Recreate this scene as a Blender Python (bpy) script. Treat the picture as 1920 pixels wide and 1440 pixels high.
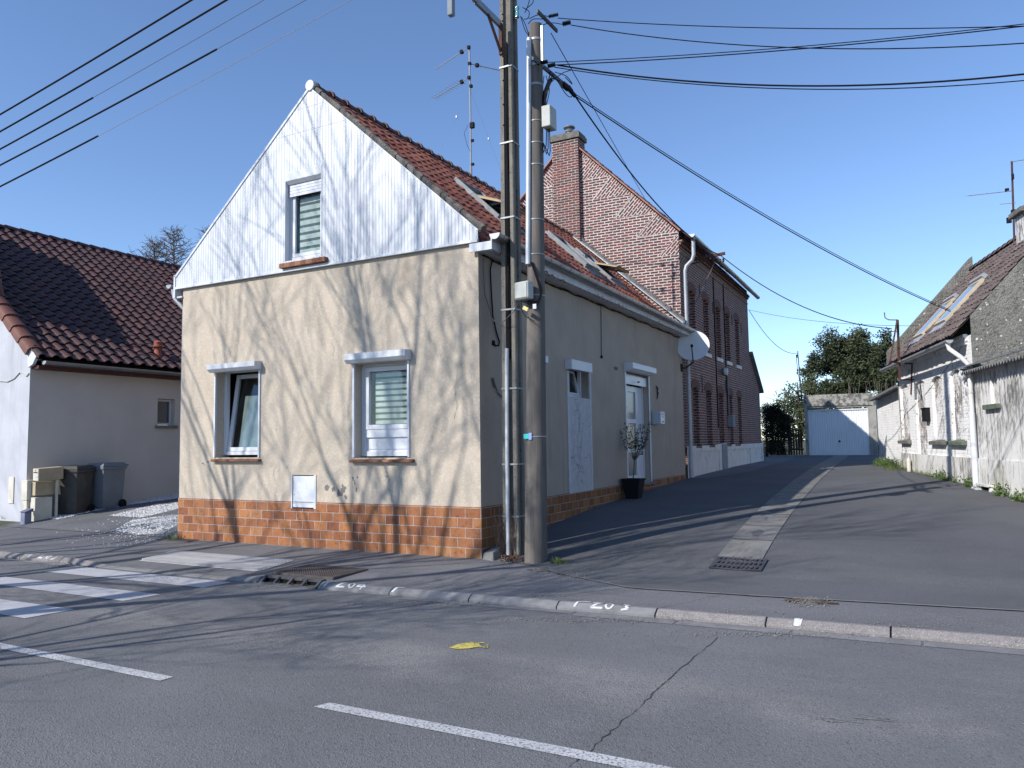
import bpy, bmesh, math, random
from math import sin, cos, pi, radians, sqrt, atan2
from mathutils import Vector, Matrix, noise
from mathutils.geometry import tessellate_polygon
random.seed(7)
for o in list(bpy.data.objects): bpy.data.objects.remove(o)
scene = bpy.context.scene
COL = scene.collection

# ------------------------------------------------------------ camera, light, exposure
FPX, CX, CY = 1430.0, 960.0, 720.0
CAMPOS = Vector((5.264, -8.982, 1.55))
def _unit_px(px, py):
    return Vector((px - CX, -(py - CY), -FPX)).normalized()
_Y = _unit_px(1722, 819)
_Z = _Y.cross(_unit_px(-1723, 870)).normalized()
_X = _Y.cross(_Z)
RM = Matrix((_X, _Y, _Z))                     # world = RM @ camera vector
cam_d = bpy.data.cameras.new("camera")
cam_d.sensor_width = 36.0
cam_d.lens = FPX / 1920.0 * 36.0
cam_d.clip_start = 0.05
cam_d.clip_end = 9000
cam = bpy.data.objects.new("camera", cam_d)
COL.objects.link(cam)
cam.matrix_world = Matrix.Translation(CAMPOS) @ RM.to_4x4()
scene.camera = cam

SUN_AZ, SUN_EL = radians(28.0), radians(34.0)   # light travels towards +Y turned 28 deg to +X
world = bpy.data.worlds.new("World")
scene.world = world
world.use_nodes = True
wn = world.node_tree
sky = wn.nodes.new("ShaderNodeTexSky")
sky.sky_type = 'NISHITA'
sky.sun_disc = False
sky.sun_elevation = SUN_EL
sky.sun_rotation = radians(208)
sky.altitude = 30
sky.air_density = 0.92
sky.dust_density = 0.0
sky.ozone_density = 4.0
bg = wn.nodes["Background"]
bg.inputs[1].default_value = 0.15
tint = wn.nodes.new('ShaderNodeMix'); tint.data_type = 'RGBA'; tint.blend_type = 'MULTIPLY'; tint.inputs[0].default_value = 1
tint.inputs[7].default_value = (.97, .975, 1.03, 1)
wn.links.new(sky.outputs[0], tint.inputs[6]); wn.links.new(tint.outputs[2], bg.inputs[0])

sun_d = bpy.data.lights.new("sun", 'SUN')
sun_d.energy = 4.5
sun_d.angle = radians(0.42)
sun_d.color = (1.0, 0.955, 0.89)
sun = bpy.data.objects.new("sun", sun_d)
COL.objects.link(sun)
SUNDIR = Vector((sin(SUN_AZ) * cos(SUN_EL), cos(SUN_AZ) * cos(SUN_EL), -sin(SUN_EL)))
sun.rotation_euler = SUNDIR.to_track_quat('-Z', 'Y').to_euler()
sun.location = (-8, -20, 20)
scene.view_settings.view_transform = 'Standard'
scene.view_settings.look = 'None'
scene.view_settings.exposure = 0.36
scene.view_settings.gamma = 1.0

# ------------------------------------------------------------ measuring on the photograph's planes
def pray(px, py):
    return RM @ _unit_px(px, py)
def hit(p, n, q):
    n = Vector(n); d = pray(*p)
    return CAMPOS + d * (((Vector(q) - CAMPOS).dot(n)) / d.dot(n))
def onx(p, x): return hit(p, (1, 0, 0), (x, 0, 0))
def ony(p, y): return hit(p, (0, 1, 0), (0, y, 0))
def onz(p, z): return hit(p, (0, 0, 1), (0, 0, z))
def lerp(a, b, t): return a + (b - a) * t
def table(t, v):
    if v <= t[0][0]: return t[0][1]
    for (a, za), (b, zb) in zip(t, t[1:]):
        if v <= b: return za + (zb - za) * (v - a) / (b - a)
    return t[-1][1]
GT = [(0, 0), (.5, .075), (2, .22), (4.3, .37), (7, .47), (10.1, .57), (16, .68), (28, .77), (60, .8), (300, 1.0), (3000, -4)]
def yk(x): return -2.06 if x < -1 else -2.06 + min(.05 * (x + 1), .35 + .0 * x)
def kz(x):
    t = [(-5.5, -.05), (-5.0, -.108), (-2.5, -.108), (-2.15, -.055), (9, -.052)]
    return table(t, x)
def G(x, y):
    k = yk(x)
    if y <= k: return -.12
    if y <= k + .115: return lerp(-.12, kz(x), (y - k) / .115)
    if y <= 0: return lerp(kz(x), 0, (y - k - .115) / (-k - .115))
    return table(GT, y)
def gh(px, py, dz=0):
    z = 0.0
    for _ in range(12):
        p = onz((px, py), z + dz); z = G(p.x, p.y)
    return p

# ------------------------------------------------------------ scene bookkeeping
FR = {}
def thing(name, label, cat, loc=(0, 0, 0), rotz=0.0, group=None, kind=None):
    o = bpy.data.objects.new(name, None)
    o.empty_display_size = .2
    COL.objects.link(o)
    o.location = loc; o.rotation_euler = (0, 0, rotz)
    M = Matrix.Translation(Vector(loc)) @ Matrix.Rotation(rotz, 4, 'Z')
    FR[o.name] = M.inverted()
    tag(o, label, cat, group, kind)
    return o
def tag(o, label=None, cat=None, group=None, kind=None):
    if label: o['label'] = label
    if cat: o['category'] = cat
    if group: o['group'] = group
    if kind: o['kind'] = kind
    return o
def copy_tree(o, parent=None):
    c = o.copy(); COL.objects.link(c); c.parent = parent
    for ch in [k for k in bpy.data.objects if k.parent == o]: copy_tree(ch, c)
    return c

class MB:
    def __init__(s): s.v = []; s.f = []; s.uv = []
    def vs(s, pts):
        i = len(s.v); s.v += [Vector(p) for p in pts]; return i
    def face(s, pts, uv=None):
        i = s.vs(pts); s.f.append(tuple(range(i, i + len(pts)))); s.uv.append(uv)
    def idx(s, f, uv=None): s.f.append(tuple(f)); s.uv.append(uv)
    def box(s, x0, y0, z0, x1, y1, z1):
        s.hexa([(x0, y0, z0), (x1, y0, z0), (x1, y1, z0), (x0, y1, z0), (x0, y0, z1), (x1, y0, z1), (x1, y1, z1), (x0, y1, z1)])
    def hexa(s, p):
        i = s.vs(p)
        for f in ((0, 3, 2, 1), (4, 5, 6, 7), (0, 1, 5, 4), (1, 2, 6, 5), (2, 3, 7, 6), (3, 0, 4, 7)):
            s.idx([i + k for k in f])
    def obox(s, c, size, M=None):
        M = M or Matrix.Identity(3); c = Vector(c); h = [k / 2 for k in size]
        s.hexa([c + M @ Vector((a * h[0], b * h[1], d * h[2])) for a, b, d in ((-1, -1, -1), (1, -1, -1), (1, 1, -1), (-1, 1, -1), (-1, -1, 1), (1, -1, 1), (1, 1, 1), (-1, 1, 1))])
    def bar(s, a, b, w, h, up=(0, 0, 1)):
        a = Vector(a); b = Vector(b); d = b - a; L = d.length; d.normalize()
        side = d.cross(Vector(up))
        if side.length < 1e-4: side = Vector((1, 0, 0))
        side.normalize(); u = side.cross(d)
        M = Matrix((side, d, u)).transposed()
        s.obox((a + b) / 2, (w, L, h), M)
    def tube(s, pts, r, seg=8, cap=True):
        pts = [Vector(p) for p in pts]; n = len(pts)
        if not isinstance(r, (list, tuple)): r = [r] * n
        rings = []
        prev = None
        for k in range(n):
            d = (pts[min(k + 1, n - 1)] - pts[max(k - 1, 0)])
            if d.length < 1e-9: d = Vector((0, 0, 1))
            d.normalize()
            ref = prev if prev is not None else (Vector((0, 0, 1)) if abs(d.z) < .9 else Vector((1, 0, 0)))
            a = d.cross(ref)
            if a.length < 1e-4: a = d.cross(Vector((0, 1, 0)))
            a.normalize(); b = a.cross(d); b.normalize(); prev = b
            rings.append(s.vs([pts[k] + (a * cos(2 * pi * j / seg) + b * sin(2 * pi * j / seg)) * r[k] for j in range(seg)]))
        for k in range(n - 1):
            for j in range(seg):
                j2 = (j + 1) % seg
                s.idx((rings[k] + j, rings[k] + j2, rings[k + 1] + j2, rings[k + 1] + j))
        if cap:
            s.idx([rings[0] + j for j in range(seg)][::-1]); s.idx([rings[-1] + j for j in range(seg)])
    def prism(s, poly, f, d0, d1, caps=True):
        """poly: 2D outline; f(a,b,d)->3D"""
        n = len(poly)
        i = s.vs([f(a, b, d0) for a, b in poly]); j = s.vs([f(a, b, d1) for a, b in poly])
        for k in range(n):
            k2 = (k + 1) % n; s.idx((i + k, i + k2, j + k2, j + k))
        if caps:
            tris = tessellate_polygon([[Vector((a, b, 0)) for a, b in poly]])
            for t in tris:
                s.idx([i + k for k in t]); s.idx([j + k for k in t][::-1])
    def plate(s, outer, holes, f, d=0.0, reveal=0.0, back=False):
        """flat face with holes; reveals extruded to depth; optionally closes the niches"""
        loops = [outer] + holes; flat = [p for l in loops for p in l]
        i = s.vs([f(a, b, d) for a, b in flat])
        for t in tessellate_polygon([[Vector((a, b, 0)) for a, b in l] for l in loops]): s.idx([i + k for k in t])
        if reveal:
            for h in holes:
                n = len(h); a = s.vs([f(p, q, d) for p, q in h]); b = s.vs([f(p, q, d + reveal) for p, q in h])
                for k in range(n): s.idx((a + k, a + (k + 1) % n, b + (k + 1) % n, b + k))
                if back: s.face([f(p, q, d + reveal) for p, q in h])
    def lathe(s, prof, c, seg=16, axis=None):
        c = Vector(c); M = Matrix.Identity(3)
        if axis: M = Vector(axis).normalized().to_track_quat('Z', 'Y').to_matrix()
        rings = [s.vs([c + M @ Vector((r * cos(2 * pi * j / seg), r * sin(2 * pi * j / seg), z)) for j in range(seg)]) for r, z in prof]
        for a, b in zip(rings, rings[1:]):
            for j in range(seg): s.idx((a + j, a + (j + 1) % seg, b + (j + 1) % seg, b + j))
    def build(s, name, mat, parent=None, smooth=False, bevel=0.0, label=None, cat=None, group=None, kind=None, fixn=True):
        me = bpy.data.meshes.new(name)
        inv = None; root = parent
        while root is not None and root.name not in FR: root = root.parent
        if root is not None: inv = FR[root.name]
        vs_ = [inv @ v for v in s.v] if inv is not None else s.v
        me.from_pydata([tuple(v) for v in vs_], [], s.f)
        if any(u is not None for u in s.uv):
            l = me.uv_layers.new(name='UVMap'); k = 0; data = []
            for f, u in zip(s.f, s.uv):
                for q in range(len(f)): data += list(u[q]) if u else [0, 0]
            l.data.foreach_set('uv', data)
        if fixn:
            bm = bmesh.new(); bm.from_mesh(me)
            bmesh.ops.recalc_face_normals(bm, faces=bm.faces)
            bm.to_mesh(me); bm.free()
        if smooth:
            me.polygons.foreach_set('use_smooth', [True] * len(me.polygons))
        me.materials.append(mat)
        o = bpy.data.objects.new(name, me); COL.objects.link(o)
        if parent is not None: o.parent = parent
        if smooth:
            try: me.set_sharp_from_angle(angle=radians(40))
            except Exception: pass
        if bevel:
            m = o.modifiers.new('bevel', 'BEVEL'); m.width = bevel; m.segments = 2; m.limit_method = 'ANGLE'; m.angle_limit = radians(40)
        tag(o, label, cat, group, kind)
        return o
FX = lambda a, b, d: (a, d, b)          # facade plane: (x,z), depth along +Y
SX = lambda a, b, d: (-d, a, b)         # side wall plane: (y,z), depth along -X
def rect(a0, b0, a1, b1): return [(a0, b0), (a1, b0), (a1, b1), (a0, b1)]
def sag(a, b, drop, n=14):
    a = Vector(a); b = Vector(b)
    return [a.lerp(b, t / n) - Vector((0, 0, drop * 4 * (t / n) * (1 - t / n))) for t in range(n + 1)]

# ------------------------------------------------------------ materials
class NT:
    def __init__(s, name):
        s.m = bpy.data.materials.new(name); s.m.use_nodes = True
        s.t = s.m.node_tree; s.b = s.t.nodes['Principled BSDF']
        s.tc = s.t.nodes.new('ShaderNodeTexCoord')
    def n(s, ty, **k):
        x = s.t.nodes.new('ShaderNode' + ty)
        for a, v in k.items(): setattr(x, a, v)
        return x
    def l(s, a, b): s.t.links.new(a, b)
    def m_(s, op, a, b=None, c=None):
        x = s.n('Math', operation=op)
        for i, v in enumerate((a, b, c)):
            if v is None: continue
            if isinstance(v, (int, float)): x.inputs[i].default_value = v
            else: s.l(v, x.inputs[i])
        return x.outputs[0]
    def map(s, sc=(1, 1, 1), loc=(0, 0, 0), src=None):
        x = s.n('Mapping'); x.inputs['Scale'].default_value = sc; x.inputs['Location'].default_value = loc
        s.l(src or s.tc.outputs['Object'], x.inputs[0]); return x.outputs[0]
    def noise(s, scale=5, detail=5, rough=.6, sc=(1, 1, 1), loc=(0, 0, 0), src=None, dist=0):
        x = s.n('TexNoise'); x.inputs['Scale'].default_value = scale; x.inputs['Detail'].default_value = detail
        x.inputs['Roughness'].default_value = rough; x.inputs['Distortion'].default_value = dist
        s.l(s.map(sc, loc, src), x.inputs['Vector']); return x.outputs['Fac']
    def ramp(s, f, lo, hi):
        x = s.n('MapRange'); x.inputs[1].default_value = lo; x.inputs[2].default_value = hi; x.clamp = True
        x.interpolation_type = 'SMOOTHSTEP'
        s.l(f, x.inputs[0]); return x.outputs[0]
    def mix(s, f, a, b, blend='MIX'):
        x = s.n('Mix', data_type='RGBA', blend_type=blend)
        for i, v in ((0, f), (6, a), (7, b)):
            if isinstance(v, (int, float)): x.inputs[i].default_value = v
            elif isinstance(v, (tuple, list)): x.inputs[i].default_value = (*v, 1) if len(v) == 3 else v
            else: s.l(v, x.inputs[i])
        return x.outputs[2]
    def cramp(s, f, stops, const=False):
        x = s.n('ValToRGB'); cr = x.color_ramp
        if const: cr.interpolation = 'CONSTANT'
        while len(cr.elements) < len(stops): cr.elements.new(.5)
        for e, (p, c) in zip(cr.elements, stops): e.position = p; e.color = (*c, 1)
        s.l(f, x.inputs[0]); return x.outputs[0]
    def bump(s, h, strength=.3, dist=.01, prev=None):
        x = s.n('Bump'); x.inputs['Strength'].default_value = strength; x.inputs['Distance'].default_value = dist
        s.l(h, x.inputs['Height'])
        if prev is not None: s.l(prev, x.inputs['Normal'])
        return x.outputs[0]
    def done(s, color, rough=.8, nrm=None, metal=0, spec=.3, coat=0):
        b = s.b
        if isinstance(color, (tuple, list)): b.inputs['Base Color'].default_value = (*color, 1)
        else: s.l(color, b.inputs['Base Color'])
        if isinstance(rough, (int, float)): b.inputs['Roughness'].default_value = rough
        else: s.l(rough, b.inputs['Roughness'])
        b.inputs['Metallic'].default_value = metal
        b.inputs['Specular IOR Level'].default_value = spec
        b.inputs['Coat Weight'].default_value = coat
        if nrm is not None: s.l(nrm, b.inputs['Normal'])
        return s.m
    def uv_wall(s):
        """box projection: returns (u, v) sockets in metres"""
        sp = s.n('SeparateXYZ'); s.l(s.tc.outputs['Object'], sp.inputs[0])
        nn = s.n('SeparateXYZ'); s.l(s.tc.outputs['Normal'], nn.inputs[0])
        a = s.m_('GREATER_THAN', s.m_('ABSOLUTE', nn.outputs[0]), .7)
        u = s.m_('ADD', s.m_('MULTIPLY', sp.outputs[1], a), s.m_('MULTIPLY', sp.outputs[0], s.m_('SUBTRACT', 1, a)))
        return u, sp.outputs[2]
    def bricks(s, u, v, w, h, mort, wob=.0, off=.5):
        if wob:
            nz = s.noise(9, 2, .5); dn = s.m_('MULTIPLY', s.m_('SUBTRACT', nz, .5), wob)
            u = s.m_('ADD', u, dn); v = s.m_('ADD', v, dn)
        row = s.m_('FLOOR', s.m_('DIVIDE', v, h))
        sh = s.m_('MULTIPLY', s.m_('FLOORED_MODULO', row, 2), off)
        uu = s.m_('ADD', s.m_('DIVIDE', u, w), sh)
        c = s.m_('FLOOR', uu)
        fu = s.m_('SUBTRACT', uu, c); fv = s.m_('SUBTRACT', s.m_('DIVIDE', v, h), row)
        du = s.m_('MULTIPLY', s.m_('MINIMUM', fu, s.m_('SUBTRACT', 1, fu)), w)
        dv = s.m_('MULTIPLY', s.m_('MINIMUM', fv, s.m_('SUBTRACT', 1, fv)), h)
        d = s.m_('MINIMUM', du, dv)
        cv = s.n('CombineXYZ'); s.l(c, cv.inputs[0]); s.l(row, cv.inputs[1])
        wn_ = s.n('TexWhiteNoise', noise_dimensions='2D'); s.l(cv.outputs[0], wn_.inputs['Vector'])
        return wn_.outputs['Value'], d          # id value, distance to joint

def simple(name, col, var=None, scale=6, rough=.7, bump=0, bscale=80, bdist=.004, metal=0, spec=.3, layers=(), sc=(1, 1, 1), coat=0, dirt=None):
    t = NT(name)
    c = col
    if var: c = t.mix(t.ramp(t.noise(scale, 6, .6, sc), .3, .7), col, var)
    for (lc, ls, lo, hi, lsc, amt) in layers:
        f = t.m_('MULTIPLY', t.ramp(t.noise(ls, 6, .65, lsc, (ls, 3.1, 7.7)), lo, hi), amt)
        c = t.mix(f, c, lc)
    nrm = t.bump(t.noise(bscale, 4, .6), bump, bdist) if bump else None
    return t.done(c, rough, nrm, metal, spec, coat)

def m_asphalt(name, base, agg=.5, scale=1.0, brown=None, track=None):
    t = NT(name)
    big = t.noise(.35, 5, .6); med = t.noise(2.2, 6, .7, loc=(3, 4, 5)); fine = t.noise(140 * scale, 3, .7); f2 = t.noise(45 * scale, 4, .75)
    c = t.mix(t.ramp(big, .3, .7), [k * .86 for k in base], [k * 1.13 for k in base])
    c = t.mix(t.m_('MULTIPLY', t.ramp(med, .5, .75), .35), c, [k * 1.25 for k in base])
    vo = t.n('TexVoronoi'); vo.inputs['Scale'].default_value = 62 * scale; t.l(t.map(), vo.inputs['Vector'])
    band = t.ramp(t.noise(1.0, 5, .65, (.22, 1.1, 1), (2, 6, 0)), .50, .68)
    stone = t.ramp(vo.outputs['Distance'], .42, .12)
    sid = t.n('SeparateColor'); t.l(vo.outputs['Color'], sid.inputs[0])
    bright = t.m_('MULTIPLY', stone, t.ramp(sid.outputs[0], .45, .95))
    c = t.mix(t.m_('MULTIPLY', bright, agg), c, [k * 2.1 for k in base])
    wn2 = t.m_('MULTIPLY', t.m_('MULTIPLY', band, stone), .75)
    c = t.mix(wn2, c, [base[0] * 2.6, base[1] * 2.45, base[2] * 2.15])
    c = t.mix(t.m_('MULTIPLY', t.ramp(t.noise(.9, 3, .5, (.5, 1.6, 1), (8, 3, 1)), .55, .62), .16), c, [k * .7 for k in base])
    c = t.mix(t.m_('MULTIPLY', t.ramp(f2, .46, .36), .55), c, [k * .42 for k in base])
    if brown: c = t.mix(t.m_('MULTIPLY', t.ramp(t.noise(1.1, 5, .7, loc=(9, 1, 2)), .56, .75), .5), c, brown)
    if track:
        sp0 = t.n('SeparateXYZ'); t.l(t.tc.outputs['Object'], sp0.inputs[0])
        yy = t.m_('ADD', sp0.outputs[1], t.m_('MULTIPLY', t.noise(.6, 4, .6), .9))
        tm = t.ramp(t.m_('ABSOLUTE', t.m_('SUBTRACT', yy, track + .45)), .55, .05)
        tm = t.m_('MULTIPLY', tm, t.ramp(t.noise(.8, 5, .7, loc=(1, 5, 5)), .38, .62))
        c = t.mix(t.m_('MULTIPLY', t.m_('MULTIPLY', tm, t.ramp(t.noise(90, 3, .7), .42, .58)), .6), c, (.34, .315, .28))
        oil = t.ramp(t.noise(1.7, 6, .75, (.45, 1.3, 1), (4, 9, 9)), .60, .72)
        c = t.mix(t.m_('MULTIPLY', oil, .28), c, [k * .5 for k in base])
    # sparse pale specks
    v2 = t.n('TexVoronoi'); v2.inputs['Scale'].default_value = 5.5; t.l(t.map(), v2.inputs['Vector'])
    sp = t.ramp(v2.outputs['Distance'], .035, .02)
    c = t.mix(t.m_('MULTIPLY', sp, .6), c, (.42, .42, .40))
    h = t.m_('ADD', t.m_('MULTIPLY', stone, .8), t.m_('MULTIPLY', f2, 1.6))
    return t.done(c, .87, t.bump(h, .75, .006), spec=.25)

def m_brick(name, cols, w, h, mort, mcol, verge=None, wob=.02, dark=.35, bd=.006):
    t = NT(name)
    u, v = t.uv_wall()
    idv, d = t.bricks(u, v, w, h, mort, wob)
    if verge:
        ax, az, ang, P, tmax = verge       # apex x,z slope angle: bricks set square to the verge in triangular wedges
        sp = t.n('SeparateXYZ'); t.l(t.tc.outputs['Object'], sp.inputs[0])
        dx = t.m_('ABSOLUTE', t.m_('SUBTRACT', sp.outputs[0], ax)); dz = t.m_('SUBTRACT', az, sp.outputs[2])
        s_ = t.m_('ADD', t.m_('MULTIPLY', dx, cos(ang)), t.m_('MULTIPLY', dz, sin(ang)))
        tt = t.m_('SUBTRACT', t.m_('MULTIPLY', dz, cos(ang)), t.m_('MULTIPLY', dx, sin(ang)))
        fr = t.m_('MULTIPLY', t.m_('FRACT', t.m_('DIVIDE', s_, P)), P)
        lim = t.m_('MULTIPLY', t.m_('SUBTRACT', P, fr), tmax)
        nn = t.n('SeparateXYZ'); t.l(t.tc.outputs['Normal'], nn.inputs[0])
        msk = t.m_('MULTIPLY', t.m_('LESS_THAN', tt, lim), t.m_('GREATER_THAN', t.m_('ABSOLUTE', nn.outputs[1]), .7))
        id2, d2 = t.bricks(tt, s_, w, h, mort, wob)
        edge = t.m_('ABSOLUTE', t.m_('SUBTRACT', tt, lim)); e2 = t.m_('MINIMUM', edge, fr)
        d2 = t.m_('MINIMUM', d2, e2)
        def sel(a, b): return t.m_('ADD', t.m_('MULTIPLY', a, t.m_('SUBTRACT', 1, msk)), t.m_('MULTIPLY', b, msk))
        idv = sel(idv, id2); d = sel(d, t.m_('MAXIMUM', d2, 0))
    wobn = t.m_('MULTIPLY', t.m_('SUBTRACT', t.noise(30, 3, .6), .5), mort * 1.1)
    mask = t.ramp(t.m_('ADD', d, wobn), mort * .38, mort * .62)
    bc = t.cramp(idv, cols)
    n1 = t.noise(18, 5, .7)
    bc = t.mix(t.m_('MULTIPLY', t.ramp(n1, .5, .7), dark), bc, (.035, .028, .028))
    mc = t.mix(t.ramp(t.noise(3, 5, .7), .35, .7), mcol, [k * .68 for k in mcol])
    c = t.mix(mask, mc, bc)
    hgt = t.m_('ADD', t.m_('MULTIPLY', mask, 1.0), t.m_('MULTIPLY', n1, .35))
    return t.done(c, .85, t.bump(hgt, .7, bd), spec=.2)

def m_tiles(name, cols, lich=(.05, .045, .04), amt=.5, moss=None, rough=.75):
    t = NT(name)
    sp = t.n('SeparateXYZ'); t.l(t.tc.outputs['UV'], sp.inputs[0])
    cv = t.n('CombineXYZ'); t.l(t.m_('FLOOR', sp.outputs[0]), cv.inputs[0]); t.l(t.m_('FLOOR', sp.outputs[1]), cv.inputs[1])
    w = t.n('TexWhiteNoise', noise_dimensions='2D'); t.l(cv.outputs[0], w.inputs['Vector'])
    c = t.cramp(w.outputs['Value'], cols)
    c = t.mix(t.m_('MULTIPLY', t.ramp(t.noise(2.2, 6, .75), .42, .72), amt), c, lich)
    c = t.mix(t.m_('MULTIPLY', t.ramp(t.noise(26, 5, .7), .5, .8), .5), c, [k * .6 for k in cols[0][1]])
    if moss: c = t.mix(t.m_('MULTIPLY', t.ramp(t.noise(5, 6, .8, loc=(4, 4, 1)), .6, .75), .6), c, moss)
    return t.done(c, rough, t.bump(t.noise(60, 4, .7), .35, .004), spec=.3)
# ------------------------------------------------------------ material instances
M = {}
M['road'] = m_asphalt('asphalt_road', (.150, .151, .157), .6, track=-3.9)
M['pave'] = m_asphalt('asphalt_pavement', (.145, .145, .152), .5, brown=(.12, .11, .10))
M['alley'] = m_asphalt('asphalt_alley', (.104, .106, .113), .3, 1.2)
M['soil'] = simple('earth', (.09, .08, .06), (.05, .06, .03), 1.5, .95, .6, 30, .02)
M['kerb'] = simple('kerb_granite', (.235, .215, .205), (.17, .16, .155), 8, .85, .8, 90, .006,
                   layers=[((.42, .37, .36), 110, .5, .62, (1, 1, 1), .7), ((.06, .06, .06), 70, .56, .66, (1, 1, 1), .7), ((.12, .12, .12), 2.5, .5, .75, (1, 1, 1), .5)])
M['kerbc'] = simple('kerb_concrete', (.225, .222, .225), (.165, .163, .166), 5, .85, .6, 90, .004,
                    layers=[((.10, .10, .10), 3, .5, .75, (1, 1, 1), .6), ((.35, .34, .33), 130, .55, .68, (1, 1, 1), .5)])
M['conc'] = simple('concrete', (.22, .215, .205), (.15, .148, .14), 4, .9, .6, 70, .004,
                   layers=[((.08, .08, .075), 9, .55, .75, (1, 1, .3), .6), ((.33, .32, .30), 120, .56, .68, (1, 1, 1), .5)])
M['channel'] = simple('channel_concrete', (.20, .195, .185), (.15, .147, .14), 3, .9, .6, 70, .004, layers=[((.06, .06, .06), 5, .52, .72, (2, .35, 1), .7), ((.27, .26, .24), 90, .55, .68, (1, 1, 1), .5)])
M['joint'] = simple('tar_joint', (.05, .05, .052), None, 5, .9, .5, 60)
M['paint'] = simple('road_paint', (.44, .44, .46), (.37, .37, .39), 3, .75, .6, 120, .003,
                    layers=[((.16, .16, .17), 75, .58, .68, (1, 1, 1), .9)])
M['paintworn'] = simple('worn_road_paint', (.52, .52, .53), (.42, .42, .43), 3, .8, .6, 120, .003,
                    layers=[((.13, .13, .14), 60, .50, .60, (1, 1, 1), .95)])
M['yellow'] = simple('yellow_paint', (.62, .50, .09), (.5, .42, .1), 30, .8, .6, 120, .003, layers=[((.13, .13, .12), 40, .5, .62, (1, 1, 1), .9)])
M['brushpaint'] = simple('brushed_paint', (.62, .62, .63), (.5, .5, .5), 30, .8, layers=[((.25, .25, .24), 90, .58, .7, (1, 1, 1), .7)])
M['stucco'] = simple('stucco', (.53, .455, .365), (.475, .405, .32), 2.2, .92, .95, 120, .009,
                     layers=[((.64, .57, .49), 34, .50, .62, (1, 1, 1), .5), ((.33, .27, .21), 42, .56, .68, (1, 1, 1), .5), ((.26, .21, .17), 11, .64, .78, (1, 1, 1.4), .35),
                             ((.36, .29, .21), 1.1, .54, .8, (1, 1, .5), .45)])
M['stucco_shaded'] = simple('stucco_shaded', (.38, .32, .262), (.33, .28, .23), 1.8, .92, .8, 120, .007,  # same paint as the front, with the wall's shade put into the colour
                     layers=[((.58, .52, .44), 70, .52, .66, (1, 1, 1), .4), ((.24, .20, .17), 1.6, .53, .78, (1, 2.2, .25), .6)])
M['crackpanel'] = simple('cracked_render', (.50, .50, .51), (.42, .42, .43), 9, .9, .9, 45, .012)
M['white'] = simple('white_pvc', (.62, .64, .68), (.58, .60, .64), 2, .35, .0, spec=.4)
M['whitebox'] = simple('white_shutter_box', (.60, .62, .65), (.54, .56, .59), 1.2, .4, spec=.4, layers=[((.5, .5, .5), 5, .62, .8, (1, 1, .3), .4)])
M['clad'] = simple('cladding_board', (.62, .64, .675), (.58, .60, .635), .8, .42, spec=.4, layers=[((.62, .63, .64), 1.5, .55, .8, (3, 1, .15), .35)])
M['cladback'] = simple('cladding_groove', (.27, .28, .30), None, 3, .8)
M['zinc'] = simple('zinc', (.34, .35, .36), (.27, .28, .29), 4, .42, .1, 30, .003, metal=.75, layers=[((.14, .14, .14), 6, .55, .75, (1, 1, 1), .5)])
M['zinclight'] = simple('zinc_light', (.45, .46, .48), (.36, .37, .39), 4, .5, .1, 30, .003, metal=.3)
M['soffit'] = simple('painted_fascia', (.55, .56, .58), (.46, .47, .49), 3, .6, layers=[((.25, .24, .23), 4, .55, .75, (1, 1, 1), .4)])
M['darkmetal'] = simple('dark_metal', (.035, .033, .032), (.05, .045, .04), 8, .55, spec=.4)
M['black'] = simple('black_plastic', (.012, .012, .014), None, 5, .75, spec=.15)
M['cable'] = simple('cable_sheath', (.009, .009, .011), None, 5, .75, spec=.12)
M['cablegrey'] = simple('grey_cable', (.10, .10, .105), None, 5, .6)
M['rust'] = simple('rusty_steel', (.10, .045, .03), (.06, .03, .025), 12, .8, .4, 60)
M['alu'] = simple('aluminium', (.34, .35, .36), (.27, .28, .29), 12, .5, metal=.3)
M['sill'] = m_brick('sill_tiles', [(0, (.27, .12, .07)), (.5, (.20, .085, .05)), (1, (.33, .17, .10))], .115, 3.0, .006, (.25, .22, .2), dark=.5)
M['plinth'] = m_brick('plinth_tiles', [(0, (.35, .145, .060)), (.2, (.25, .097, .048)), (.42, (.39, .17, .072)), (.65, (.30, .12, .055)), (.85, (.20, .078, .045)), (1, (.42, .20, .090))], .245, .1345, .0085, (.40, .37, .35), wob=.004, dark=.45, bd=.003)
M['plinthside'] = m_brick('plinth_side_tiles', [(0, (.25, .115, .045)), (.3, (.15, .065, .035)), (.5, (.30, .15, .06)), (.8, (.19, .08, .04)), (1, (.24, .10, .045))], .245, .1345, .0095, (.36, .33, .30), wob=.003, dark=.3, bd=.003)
BR = [(0, (.135, .045, .042)), (.3, (.17, .056, .050)), (.55, (.095, .045, .043)), (.75, (.075, .055, .052)), (1, (.155, .066, .060))]
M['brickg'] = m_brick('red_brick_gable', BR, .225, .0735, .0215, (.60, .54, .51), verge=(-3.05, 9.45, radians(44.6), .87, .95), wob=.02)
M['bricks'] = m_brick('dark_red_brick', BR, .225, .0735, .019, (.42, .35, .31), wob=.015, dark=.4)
M['brickarch'] = simple('arch_brick', (.17, .08, .065), (.10, .055, .05), 20, .88, .4, 50)
M['whitebase'] = simple('white_base_paint', (.66, .65, .63), (.58, .57, .55), 3, .85, .5, 40, .006, layers=[((.22, .22, .18), 2.4, .55, .75, (1, 1, 1.6), .7)])
M['greypaint'] = simple('grey_paint', (.24, .26, .29), (.2, .22, .25), 6, .8)
M['tile_main'] = m_tiles('red_pantiles', [(0, (.28, .085, .052)), (.25, (.21, .07, .048)), (.5, (.33, .11, .065)), (.75, (.25, .10, .072)), (1, (.15, .06, .048))], amt=.4)
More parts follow.
